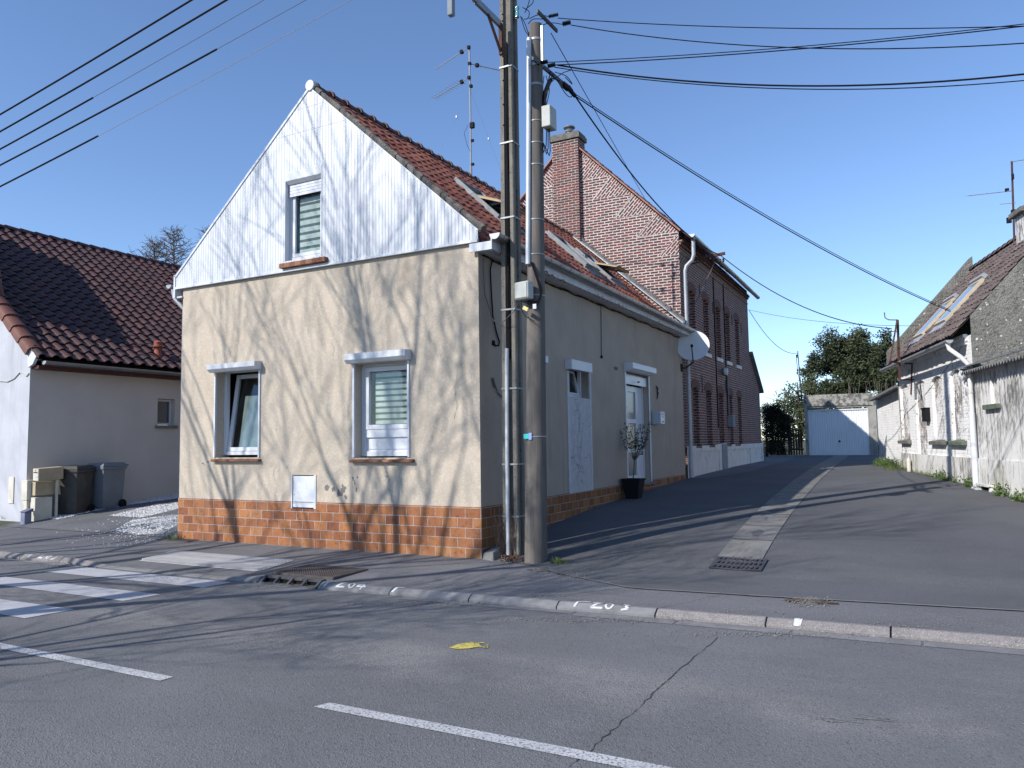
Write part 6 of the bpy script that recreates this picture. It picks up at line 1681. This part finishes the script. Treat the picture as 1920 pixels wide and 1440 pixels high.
# ------------------------------------------------------------ ironwork and slabs in the ground
KI = thing('kerb_inlet', 'cast iron storm drain inlet with four openings in the kerb', 'drain', (-1.5, -2, -.1))
mb = MB(); x0, x1 = -1.97, -1.05; y = yk(-1.5)
nb = 4; ww = (x1 - x0 - .06) / nb
P = lambda a, t: (a, y - .01 + .17 * t, -.118 + .082 * min(1, t * 1.35))
def strip2(a0, a1, t0, t1):
    mb.hexa([tuple(Vector(P(a0, t0)) - Vector((0, 0, .03))), tuple(Vector(P(a1, t0)) - Vector((0, 0, .03))), tuple(Vector(P(a1, t1)) - Vector((0, 0, .03))), tuple(Vector(P(a0, t1)) - Vector((0, 0, .03))), P(a0, t0), P(a1, t0), P(a1, t1), P(a0, t1)])
strip2(x0, x1, 0, .15); strip2(x0, x1, .72, .74); strip2(x0, x1, .741, 1.15)
for k in range(nb + 1):
    a = x0 + k * (x1 - x0 - .035) / nb; strip2(a, a + .035, .151, .719)
mb.build('frame', M['iron'], KI)
mb = MB(); mb.box(x0, y - .01, -.5, x1, y + .15, -.22); mb.box(x0 - .02, y + .13, -.4, x1 + .02, y + .15, -.06); mb.build('pit', M['pit'], KI)
MC = thing('drain_cover', 'rusty brown patterned iron cover behind the kerb inlet', 'drain cover', (-1.4, -1.45, -.03))
mb = MB(); mb.box(-1.98, -1.83, -.06, -.98, -1.17, -.020)
o = mb.build('cover_plate', M['ironrust'], MC)
mb = MB()
for i in range(26):
    for j in range(17):
        x = -1.95 + i * .0375; yy = -1.80 + j * .0375; mb.box(x, yy, -.0205, x + .022, yy + .022, -.014)
mb.build('tread_pattern', M['ironrust'], o)
MC2 = thing('drain_cover', 'small rusty cover by the left corner of the cream house', 'drain cover', (-6.2, -.3, 0))
mb = MB(); p = gh(338, 1011); mb.box(p.x - .35, p.y - .22, -.03, p.x + .45, p.y + .22, G(p.x, p.y) + .008); o = mb.build('cover_plate', M['ironrust'], MC2)
mb = MB()
for i in range(16):
    for j in range(9): mb.box(p.x - .33 + i * .048, p.y - .2 + j * .046, G(p.x, p.y) + .007, p.x - .305 + i * .048, p.y - .175 + j * .046, G(p.x, p.y) + .012)
mb.build('tread_pattern', M['ironrust'], o)
GR = thing('drain_grate', 'dark cast iron drain grate with triangular holes where the alley channel ends', 'drain', (3.3, .42, .03))
mb = MB(); gx0, gx1, gy0, gy1 = 3.0, 3.6, .17, .66
zg_ = lambda x, y: G(x, y) + .026 - .010 * sin(pi * min(1, max(0, (x - gx0) / (gx1 - gx0))))
holes = []; cols, rws = 10, 3
for i in range(cols):
    for j in range(rws):
        cx = gx0 + .055 + i * (gx1 - gx0 - .09) / (cols - .5) + (.012 if j % 2 else 0); cy = gy0 + .09 + j * .155
        holes.append([(cx - .02, cy - .05), (cx + .026, cy - .05), (cx + .012, cy + .055)])
mb.plate([(gx0, gy0)] + [(gx0 + .06 * k, gy0) for k in range(1, 10)] + [(gx1, gy0), (gx1, gy1)] + [(gx1 - .06 * k, gy1) for k in range(1, 10)] + [(gx0, gy1)], holes, lambda a, b, d: (a, b, zg_(a, b) - d), 0, .025)
mb.build('grate_plate', M['iron'], GR)
mb = MB(); mb.face([(gx0, gy0, G(3, gy0) + .0076), (gx1, gy0, G(3, gy0) + .0075), (gx1, gy1, G(3, gy1) + .0075), (gx0, gy1, G(3, gy1) + .0075)]); mb.build('pit', M['pit'], GR)
TS_ = thing('tactile_paving', 'white ribbed tactile paving strip on the pavement before the crosswalk', 'paving', (-3.8, -1.2, 0))
mb = MB(); q = [(-4.85, -1.58), (-2.42, -1.60), (-2.55, -.86), (-5.05, -.84)]

for i in range(24):
    for j in range(5):
        Pq = []
        for (di, dj) in ((0, 0), (1, 0), (1, 1), (0, 1)):
            t, u = (i + di) / 24, (j + dj) / 5; x = lerp(lerp(q[0][0], q[1][0], t), lerp(q[3][0], q[2][0], t), u); y = lerp(-1.59, -.85, u); Pq.append((x, y, G(x, y) + .006))
        mb.face(Pq)
mb.build('slab', M['tactile'], TS_)
mb = MB(); n = 44
for k in range(n):
    t = (k + .5) / n
    x0_, x1_ = lerp(-4.83, -2.44, t), lerp(-5.03, -2.57, t); 
    for j in range(8):
        a, b = (j + .12) / 8, (j + .88) / 8; xa, ya, xb, yb = lerp(x0_, x1_, a), lerp(-1.575, -.865, a), lerp(x0_, x1_, b), lerp(-1.575, -.865, b); w = .011
        mb.hexa([(xa - w, ya, -.05), (xa + w, ya, -.05), (xb + w, yb, -.05), (xb - w, yb, -.05), (xa - w * .7, ya, G(xa, ya) + .017), (xa + w * .7, ya, G(xa, ya) + .017), (xb + w * .7, yb, G(xb, yb) + .017), (xb - w * .7, yb, G(xb, yb) + .017)])
mb.build('ribs', M['tactrib'], TS_)
CB = thing('concrete_block', 'rough wedge of concrete at the foot of the concrete pole', 'block', (.14, .1, 0))
mb = MB(); mb.hexa([(.02, -.05, -.05), (.24, -.10, -.05), (.27, .4, -.05), (.02, .5, -.05), (.03, .0, .085), (.20, -.05, .11), (.23, .35, .16), (.02, .45, .17)]); mb.build('block', M['conc'], CB, bevel=.02)
# ---- potholes / bare earth
def blob(px, py, rx, ry, n, mat, name, dz=.004, seed=1, lump=0):
    rr = random.Random(seed); c = gh(px, py); mb = MB(); P = []
    for k in range(n):
        a = 2 * pi * k / n; r = rr.uniform(.65, 1.15); x, y = c.x + cos(a) * rx * r, c.y + sin(a) * ry * r; P.append((x, y, G(x, y) + dz))
    cc = (c.x, c.y, G(c.x, c.y) + dz + lump)
    for k in range(n): mb.face([P[k], P[(k + 1) % n], cc])
    return mb, c
mb, c = blob(1518, 1129, .23, .10, 26, M['debris'], 'pothole', .012, 2); mb.build('pothole', M['debris'], kind='structure')
mb, c = blob(1075, 1078, .22, .10, 20, M['debris'], 'bare_earth', .004, 3); mb.build('bare_earth', M['debris'], kind='structure')
mb, c = blob(1010, 1070, .16, .07, 20, M['debris'], 'bare_earth', .005, 5); mb.build('bare_earth', M['debris'], kind='structure')
mb, c = blob(960, 1052, .16, .08, 16, M['debris'], 'bare_earth', .006, 6); mb.build('bare_earth', M['debris'], kind='structure')
mb, c = blob(1400, 1117, .22, .03, 16, M['debris'], 'bare_earth', .010, 7); mb.build('bare_earth', M['debris'], kind='structure')
def pebble(mb, p, r, rr):
    o = [Vector((rr.uniform(.7, 1.2) * r, 0, 0)), Vector((0, rr.uniform(.7, 1.2) * r, 0)), Vector((-rr.uniform(.7, 1.2) * r, 0, 0)), Vector((0, -rr.uniform(.7, 1.2) * r, 0)), Vector((0, 0, r * rr.uniform(.5, .9))), Vector((0, 0, -r * .4))]
    R3 = Matrix.Rotation(rr.uniform(0, 6), 3, 'Z') @ Matrix.Rotation(rr.uniform(-.5, .5), 3, 'X')
    i = mb.vs([p + R3 @ v for v in o])
    for a, b in ((0, 1), (1, 2), (2, 3), (3, 0)): mb.idx((i + a, i + b, i + 4)); mb.idx((i + b, i + a, i + 5))
def inpoly(x, y, P):
    c = False; j = len(P) - 1
    for i in range(len(P)):
        if (P[i][1] > y) != (P[j][1] > y) and x < (P[j][0] - P[i][0]) * (y - P[i][1]) / (P[j][1] - P[i][1]) + P[i][0]: c = not c
        j = i
    return c
rr = random.Random(77)
beds = [[(215, 993), (250, 975), (335, 965), (335, 984), (305, 1000), (262, 1003)], [(205, 968), (270, 952), (335, 943), (335, 955), (268, 971)], [(85, 972), (165, 952), (250, 935), (335, 925), (335, 935), (245, 947), (160, 962), (110, 975)]]
mb = MB(); bed = MB()
for bpx in beds:
    W = [gh(*q) for q in bpx]
    P = [(w.x, w.y) for w in W]
    xs = [a for a, b in P]; ys = [b for a, b in P]; x0, x1, y0, y1 = min(xs), max(xs), min(ys), max(ys)
    area = (x1 - x0) * (y1 - y0); cnt = int(area * 520)
    for _ in range(cnt):
        x, y = rr.uniform(x0, x1), rr.uniform(y0, y1)
        if inpoly(x, y, P): pebble(mb, Vector((x, y, G(x, y) + .012)), rr.uniform(.013, .03), rr)
    for t in tessellate_polygon([[Vector((a, b, 0)) for a, b in P]]): bed.face([(P[k][0], P[k][1], G(*P[k]) + .012) for k in t])
for _ in range(420):
    q = (rr.gauss(260, 70), rr.gauss(1000, 20)); 
    if q[1] > 960: 
        p = gh(*q); 
        if p.x < -6.1 and p.y > -2: pebble(mb, Vector((p.x, p.y, G(p.x, p.y) + .006)), rr.uniform(.006, .017), rr)
o = mb.build('gravel', M['gravel'], fixn=False); tag(o, kind='stuff')
bed.build('gravel_bed', M['gravelbed'], kind='structure')
mb = MB()
for (px, py, sx_, sy_, n, r0) in [(1518, 1129, 34, 8, 330, .011), (1075, 1078, 26, 6, 120, .008), (1010, 1070, 20, 5, 90, .008), (960, 1050, 18, 5, 130, .012), (1130, 1090, 60, 4, 60, .006), (480, 1100, 60, 3, 120, .007), (640, 1105, 40, 2, 40, .007), (1200, 1163, 260, 5, 520, .008), (1500, 1190, 300, 6, 420, .008), (900, 1133, 260, 5, 260, .008), (160, 1062, 120, 5, 320, .008), (330, 1085, 90, 4, 90, .007), (1700, 1205, 200, 5, 90, .006), (1390, 1052, 40, 2, 50, .01), (1100, 930, 200, 30, 60, .006), (1500, 1000, 250, 60, 90, .005), (500, 1200, 500, 80, 120, .005)]:
    for _ in range(n):
        q = (rr.gauss(px, sx_ * .5), rr.gauss(py, sy_ * .5)); p = gh(*q)
        if (p.x < .05 and p.y > -.05): continue
        pebble(mb, Vector((p.x, p.y, G(p.x, p.y) + .006)), r0 * rr.uniform(.5, 1.4), rr)
o = mb.build('grit', M['shedding'], fixn=False); tag(o, kind='stuff')
mb = MB()
for _ in range(220):
    q = (rr.gauss(963, 12), rr.gauss(1048, 5)); p = gh(*q); leaf(mb, Vector((p.x, p.y - .04, G(p.x, p.y) + rr.uniform(.01, .04))), (rr.uniform(-1, 1), rr.uniform(-1, 1), rr.uniform(-.1, .4)), rr.uniform(.02, .05), rr.uniform(.008, .016))
for _ in range(22):
    p = gh(rr.uniform(1345, 1430), rr.gauss(1050, 3)); leaf(mb, Vector((p.x, p.y, G(p.x, p.y) + .02)), (rr.uniform(-1, 1), rr.uniform(-1, 1), rr.uniform(-.1, .3)), .03, .01)
o = mb.build('dead_leaves', M['leafbrown'], fixn=False); tag(o, kind='stuff')
# withered ivy on the pole foot
IV = thing('dead_ivy', 'brown withered ivy stems clinging to the foot of the concrete pole', 'plant', (.3, .08, 0))
mb = MB()
for _ in range(90):
    z0 = rr.uniform(0, .1); x = rr.uniform(.20, .27); y = rr.uniform(.10, .33); P = [Vector((x, y, z0))]
    for _ in range(rr.randint(4, 9)): P.append(P[-1] + Vector((rr.uniform(-.03, .025), rr.uniform(-.03, .03), rr.uniform(.03, .09))))
    mb.tube(P, rr.uniform(.0015, .004), 4)
for _ in range(40):
    x = rr.uniform(.36, .43); P = [Vector((x, .142, rr.uniform(0, .4)))]
    for _ in range(6): P.append(P[-1] + Vector((rr.uniform(-.018, .012), 0, rr.uniform(.03, .08))))
    mb.tube(P, rr.uniform(.0015, .003), 4)
mb.build('stems', simple('dead_ivy', (.10, .075, .06), (.07, .05, .045), 30, .95), IV)
# weeds and grass tufts
def tuft(mb, c, n, h, sp, rr):
    for _ in range(n):
        a = rr.uniform(0, 2 * pi); r = sp * sqrt(rr.random()); b = Vector((c.x + cos(a) * r, c.y + sin(a) * r, G(c.x, c.y))); d = Vector((rr.uniform(-.7, .7), rr.uniform(-.7, .7), 1)).normalized(); L = h * rr.uniform(.4, 1.1); s = Vector((cos(a + 1), sin(a + 1), 0)) * .003
        m = b + d * L * .6; t = m + (d + Vector((rr.uniform(-.5, .5), rr.uniform(-.5, .5), -.2))).normalized() * L * .4
        mb.face([b - s, b + s, m + s * .8, m - s * .8]); mb.face([m - s * .8, m + s * .8, t])
mb = MB()
for (x, y, n, h, sp) in [(1046, 1056, 150, .09, .10), (325, 1012, 120, .14, .16), (518, 1018, 30, .10, .05), (530, 1020, 30, .08, .05), (15, 972, 60, .12, .12), (268, 987, 60, .08, .12), (1060, 1050, 60, .05, .1)]:
    tuft(mb, gh(x, y), n, h, sp, rr)
for k in range(30):
    s = rr.choice([rr.uniform(-.4, .35), rr.uniform(1.6, 3.0), rr.uniform(-2.6, -1.4), rr.uniform(3, 7)]); p = Vector(RW_(s, 0, -rr.uniform(.06, .16))); tuft(mb, p, 40, .14, .09, rr)
for k in range(14):
    p = Vector(RW_(rr.uniform(5.5, 8.5), 0, -rr.uniform(.1, .5))); tuft(mb, p, 30, .2, .15, rr)
o = mb.build('grass_tufts', M['grass'], fixn=False); tag(o, kind='stuff')
mb = MB()
for (s, w, n) in [(.15, .22, 160), (-1.55, .22, 160), (2.3, .35, 130), (-2.4, .25, 90), (1.2, .2, 40)]:
    for _ in range(n):
        p = Vector(RW_(s + rr.gauss(0, w * .5), .45 + 0 * s, -rr.uniform(.04, .22))); p.z = G(p.x, p.y) + rr.uniform(.02, .22) * rr.random(); leaf(mb, p, (rr.uniform(-1, 1), rr.uniform(-1, 1), rr.uniform(0, 1)), rr.uniform(.04, .08), rr.uniform(.012, .02))
for _ in range(40):
    p = gh(rr.gauss(521, 7), 1019); p.z = G(p.x, p.y) + rr.uniform(0, .09); leaf(mb, p, (rr.uniform(-1, 1), rr.uniform(-1, 1), rr.uniform(0, 1)), .04, .014)
o = mb.build('weeds', M['weed'], fixn=False); tag(o, kind='stuff')
# ------------------------------------------------------------ trees, hedge and small things at the end of the alley
def foliage(mb, lobes, n, size, rr, gate=.42, gs=1.2):
    tot = sum(l[3] * l[4] * l[5] for l in lobes); cum = []
    a = 0
    for l in lobes: a += l[3] * l[4] * l[5] / tot; cum.append(a)
    made = 0; tries = 0
    while made < n and tries < n * 6:
        tries += 1; u = rr.random(); k = next((i for i, c in enumerate(cum) if u <= c), len(lobes) - 1); l = lobes[k]
        d = Vector((rr.gauss(0, 1), rr.gauss(0, 1), rr.gauss(0, 1))).normalized(); r = rr.random() ** .38
        p = Vector((l[0] + d.x * l[3] * r, l[1] + d.y * l[4] * r, l[2] + d.z * l[5] * r))
        g = noise.noise(p * gs) + .5 * noise.noise(p * gs * 2.7)
        if g < gate - .5: continue
        s = size * rr.uniform(.5, 1.3)
        for q in range(3):
            a_ = Vector((rr.gauss(0, 1), rr.gauss(0, 1), rr.gauss(0, .7) + .2)).normalized(); b_ = a_.cross(Vector((rr.gauss(0, 1), rr.gauss(0, 1), rr.gauss(0, 1)))).normalized()
            o = p + Vector((rr.uniform(-1, 1), rr.uniform(-1, 1), rr.uniform(-1, 1))) * s
            mb.face([o, o + a_ * s * .5 + b_ * s * .22, o + a_ * s, o + a_ * s * .5 - b_ * s * .22])
        made += 1
def tree_ev(label, lobes, n, size, mat, trunk, seed, group='evergreens behind the garage', gate=.42, name='evergreen_tree', gs=1.2):
    rr = random.Random(seed); x, y, z0, z1, r = trunk
    T = thing(name, label, 'tree', (x, y, z0), 0, group)
    mb = MB(); mb.tube([(x, y, z0), (x + .1, y, lerp(z0, z1, .5)), (x, y + .1, z1)], [r, r * .6, r * .15], 8)
    for k in range(16):
        h = lerp(z0 + 1, z1, rr.random()); a = rr.uniform(0, 2 * pi); L = rr.uniform(.8, 2.0); mb.tube([(x, y, h), (x + cos(a) * L * .5, y + sin(a) * L * .5, h + .15), (x + cos(a) * L, y + sin(a) * L, h + .5)], [r * .3, r * .15, .01], 5)
    mb.build('trunk', M['bark'], T)
    mb = MB(); foliage(mb, lobes, n, size, rr, gate, gs); mb.build('crown', M[mat], T, fixn=False)
    return T
def at(px, py, D): 
    d = pray(px, py); fwd = RM @ Vector((0, 0, -1)); return CAMPOS + d * (D / d.dot(fwd))
def lobes_px(L, D, depth=1.0):
    out = []
    for (px, py, rx, ry) in L:
        c = at(px, py, D); k = D / FPX; out.append((c.x, c.y, c.z, rx * k, max(rx, ry) * k * depth, ry * k))
    return out
c = at(1590, 850, 46)
tree_ev('big dark conifer behind the garage, tallest crown of the group', lobes_px([(1590, 700, 52, 66), (1568, 645, 26, 28), (1612, 648, 24, 30), (1590, 632, 10, 18), (1545, 690, 34, 40), (1622, 690, 30, 50), (1535, 640, 10, 14), (1530, 675, 14, 16), (1580, 745, 62, 34), (1560, 618, 9, 10), (1604, 622, 9, 10), (1618, 630, 7, 14), (1548, 625, 7, 16), (1515, 700, 12, 18), (1640, 720, 14, 22), (1600, 660, 40, 40)], 46, .8), 13500, .17, 'leafdark', (c.x, c.y, .8, at(1590, 640, 46).z, .3), 5, gate=.47, gs=.9)
c = at(1655, 850, 45)
tree_ev('narrower dark conifer between the big one and the right house', lobes_px([(1655, 700, 24, 60), (1650, 650, 14, 26), (1660, 632, 9, 14), (1672, 690, 14, 40), (1640, 735, 20, 25), (1645, 640, 8, 12), (1668, 650, 8, 20), (1685, 720, 12, 30)], 45, .8), 4600, .16, 'leafdark', (c.x, c.y, .8, at(1655, 640, 45).z, .2), 6, gate=.52, gs=.9)
c = at(1500, 850, 42)
tree_ev('pale grey-green bushy tree left of the garage', lobes_px([(1505, 745, 34, 34), (1485, 735, 18, 18), (1468, 765, 16, 20), (1520, 715, 16, 20), (1490, 790, 30, 40), (1515, 780, 24, 40), (1502, 700, 8, 12), (1458, 740, 5, 6), (1530, 735, 14, 22)], 42, .8), 4600, .14, 'leafpale', (c.x, c.y, .8, at(1500, 715, 42).z, .15), 7, gate=.50)
c = at(1670, 830, 38)
tree_ev('dark bush squeezed between garage and right house', lobes_px([(1655, 775, 14, 22), (1662, 800, 12, 30), (1650, 760, 10, 10)], 38, .8), 1500, .16, 'leafdark', (c.x, c.y, .8, at(1655, 760, 38).z, .06), 8, name='bush')
# clipped hedge
h0 = Vector((.05, 23.4, .72))
HG = thing('hedge', 'tall black-green clipped hedge at the end of the brick house', 'hedge', (.5, 24, .75))
mb = MB(); rr = random.Random(21)
hx0, hx1 = at(1430, 800, 34), at(1484, 800, 34); zt = at(1455, 758, 34).z
lob = []
for k in range(7):
    t = k / 6; p = hx0.lerp(hx1, .12 + .76 * t)
    for z in (1.1, 1.7, 2.2, 2.7, zt - .35 - (.35 if k > 4 else 0)): lob.append((p.x, p.y, z, .28, .5, .42))
foliage(mb, lob, 9000, .07, rr, .1); mb.build('foliage', M['hedge'], HG, fixn=False)
mb = MB(); 
for k in range(5): p = hx0.lerp(hx1, .1 + .2 * k); mb.tube([(p.x, p.y, .7), (p.x + .05, p.y, 2.6)], .04, 6)
mb.build('trunk', M['bark'], HG)
# picket fence
PF = thing('picket_fence', 'low dark picket fence between hedge and garage', 'fence', tuple(at(1495, 850, 35)))
mb = MB(); 
f0, f1 = at(1478, 848, 35.5), at(1507, 848, 35.5); zt = at(1490, 805, 35.5).z
for k in range(6):
    p = f0.lerp(f1, (k + .3) / 6); mb.box(p.x - .035, p.y, .75, p.x + .035, p.y + .03, zt - .04); mb.hexa([(p.x - .035, p.y, zt - .04), (p.x + .035, p.y, zt - .04), (p.x + .035, p.y + .03, zt - .04), (p.x - .035, p.y + .03, zt - .04), (p.x - .003, p.y, zt + .03), (p.x + .003, p.y, zt + .03), (p.x + .003, p.y + .03, zt + .03), (p.x - .003, p.y + .03, zt + .03)])
mb.build('pickets', M['fence'], PF)
mb = MB()
for z in (1.05, zt - .3): mb.bar((f0.x, f0.y + .05, z), (f1.x, f1.y + .05, z), .03, .08)
mb.build('rail', M['fence'], PF)
ST = thing('stone_step', 'low pale step before the hedge', 'step', tuple(at(1470, 852, 33)))
mb = MB(); a, b = at(1440, 848, 33.5), at(1506, 846, 33.5); mb.hexa([(a.x, a.y, .7), (b.x, b.y, .7), (b.x, b.y + .5, .7), (a.x, a.y + .5, .7), (a.x, a.y, .84), (b.x, b.y, .84), (b.x, b.y + .5, .84), (a.x, a.y + .5, .84)]); mb.build('step', M['conc'], ST, bevel=.01)
# thin cable mast at the garage corner
GMt = thing('cable_mast', 'thin leaning steel mast at the left corner of the garage', 'mast', (.6, 28.3, 3.4))
b = ony((1503, 745), 28.35); mb = MB(); mb.tube([b - Vector((0, 0, .3)), b, GM, GM + Vector((.0, 0, .1))], [.03, .03, .02, .02], 8); mb.build('mast', M['darkmetal'], GMt)
mb = MB(); mb.tube([GM, GM + Vector((-.06, -.05, -.3)), GM + Vector((-.04, -.05, -.9)), GM + Vector((.03, -.04, -1.3))], .014, 5); mb.obox(GM + Vector((-.05, -.05, -.15)), (.06, .06, .14)); mb.build('cable_loop', M['cable'], GMt)
# leaning slab, planter by the garage
SLB = thing('leaning_slab', 'grey sheet leaning in the gap right of the garage', 'panel', tuple(at(1657, 850, 36)))
a = at(1649, 848, 36.5); mb = MB(); mb.hexa([(a.x, a.y, .75), (a.x + .25, a.y, .75), (a.x + .25, a.y + .06, .75), (a.x, a.y + .06, .75), (a.x + .14, a.y + .4, 2.3), (a.x + .42, a.y + .4, 2.25), (a.x + .42, a.y + .46, 2.25), (a.x + .14, a.y + .46, 2.3)]); mb.build('slab', M['garage'], SLB)
PL = thing('planter', 'terracotta trough with a low plant at the garage right corner', 'planter', tuple(at(1646, 853, 34)))
a = at(1640, 853, 34); mb = MB(); mb.box(a.x, a.y, .74, a.x + .38, a.y + .28, .94); mb.build('trough', M['terracotta'], PL, bevel=.01)
mb = MB(); foliage(mb, [(a.x + .2, a.y + .15, 1.04, .25, .2, .16)], 260, .05, random.Random(3), 0); mb.build('foliage', M['weed'], PL, fixn=False)
GC = thing('ground_plants', 'low green ground plants along the foot of the rear extension', 'plant', tuple(RW_(SF + .5, .7, -.3)))
mb = MB(); foliage(mb, [tuple(RW_(SF + .3 + k * .4, .78, -.15)) + (.3, .3, .14) for k in range(5)], 900, .05, random.Random(4), 0); mb.build('foliage', M['weed'], GC, fixn=False)

# bare trees -------------------------------------------------
def grow(mb, p, d, L, r, lev, rr, up=.15, spread=.6, nb=3, tw=.006):
    n = 4 if lev > 1 else 3; pts = [p]; rad = [r]; q = p.copy(); dd = d.copy()
    for k in range(n):
        dd = (dd + Vector((rr.gauss(0, .10), rr.gauss(0, .10), rr.gauss(0, .05) + up * .3))).normalized(); q = q + dd * L / n; pts.append(q.copy()); rad.append(max(tw, r * (1 - .42 * (k + 1) / n)))
    mb.tube(pts, rad, 6 if r > .04 else 4 if r > .015 else 3, cap=False)
    if lev == 0: return
    for k in range(nb + (1 if lev > 2 else 2)):
        t = rr.uniform(.35, 1.0) if k else 1.0; i = min(n - 1, int(t * n)); o = pts[i].lerp(pts[i + 1], t * n - i)
        axis = Vector((rr.gauss(0, 1), rr.gauss(0, 1), rr.gauss(0, 1))).normalized(); ang = rr.uniform(.5, 1.0) * spread if k else spread * .3
        nd = (Matrix.Rotation(ang, 3, dd.cross(axis).normalized()) @ dd); nd.z += up; nd.normalize()
        grow(mb, o, nd, L * rr.uniform(.58, .82), max(tw, rad[i] * rr.uniform(.45, .68)), lev - 1, rr, up, spread, nb, tw)
def bare(label, x, y, z, H, r, seed, lev=5, nb=3, spread=.75, group=None, up=.12, lean=(0, 0), tw=.012):
    rr = random.Random(seed); T = thing('bare_tree', label, 'tree', (x, y, z), 0, group)
    mb = MB(); t = H * (.24 if H > 10 else .3)
    top = Vector((x + lean[0], y + lean[1], z + t)); mb.tube([(x, y, z), (x + lean[0] * .4, y + lean[1] * .4, z + t * .5), top], [r * 1.25, r, r * .9], 12); mb.build('trunk', M['bark'], T)
    mb = MB()
    for k in range(4):
        a = 2 * pi * k / 4 + rr.uniform(-.4, .4); d = Vector((cos(a) * rr.uniform(.25, .6), sin(a) * rr.uniform(.25, .6), 1)).normalized(); grow(mb, top - Vector((0, 0, .1 * k)), d, H * rr.uniform(.22, .30), r * .62, lev, rr, up, spread, nb, tw)
    mb.build('crown', M['twig'], T, fixn=False)
bare('bare street tree behind the viewer, right one, shading the cream facade', -5.9, -9.7, 0, 15.3, .17, 11, 4, 2, .66, up=.18, tw=.007)
bare('bare street tree behind the viewer, middle one of the row', -8.9, -10.3, 0, 15.5, .15, 29, 4, 2, .70, up=.14, tw=.006)
bare('small low-branched bare tree behind the viewer shading the road', -3.7, -9.5, 0, 8.0, .07, 51, 4, 3, .9, up=.05, tw=.004)
bare('bare street tree behind the viewer, left one of the row', -12.2, -10.0, 0, 14.5, .13, 37, 4, 2, .65, up=.16, tw=.004)
# leafless larch far behind the left house
def larch(label, cx_, py0, py1, D, half, seed, n=46):
    rr = random.Random(seed); b = at(cx_, py0, D); t = at(cx_, py1, D); T = thing('bare_tree', label, 'tree', (b.x, b.y, 1.0), 0, 'leafless trees far behind')
    base = Vector((b.x, b.y, 1.0)); mb = MB(); mb.tube([base, b, t], [.16, .05, .01], 6); mb.build('trunk', M['twig'], T)
    mb = MB()
    for k in range(n):
        f = k / n; p = b.lerp(t, f) - Vector((0, 0, (t.z - b.z) * .3 * (1 - f))); a = k * 2.4; L = half * (1 - f) ** .7 * rr.uniform(.7, 1.1) + .15; d = Vector((cos(a), sin(a), rr.uniform(.35, .8))).normalized()
        q = p + d * L; mb.tube([p, p.lerp(q, .5) - Vector((0, 0, .05)), q], [.022, .014, .008], 4)
        for j in range(9):
            s = p.lerp(q, rr.uniform(.25, 1)); e = Vector((rr.gauss(0, 1), rr.gauss(0, 1), rr.gauss(.3, .6))).normalized(); mb.tube([s, s + e * rr.uniform(.15, .45)], [.010, .006], 3)
    mb.build('crown', M['twig'], T, fixn=False)
larch('leafless larch rising over the left house ridge', 326, 505, 432, 34, 1.5, 5)
larch('smaller leafless tree at the left of the larch', 290, 500, 455, 35, 1.2, 6, 34)
larch('leafless twigs of a tree peeping beside the gable slope', 386, 520, 425, 36, .6, 8, 22)
rr = random.Random(3)
SH = thing('bare_shrub', 'leafless twiggy shrub behind the garage roof', 'shrub', tuple(at(1610, 745, 37)))
mb = MB()
for k in range(26):
    p = at(rr.uniform(1575, 1680), 750, 37); p.z = 1.5; q = Vector((p.x + rr.uniform(-.4, .4), p.y, rr.uniform(3.6, 4.6))); mb.tube([p, p.lerp(q, .6) + Vector((rr.uniform(-.1, .1), 0, 0)), q], [.014, .010, .006], 3)
mb.build('stems', M['twig'], SH)
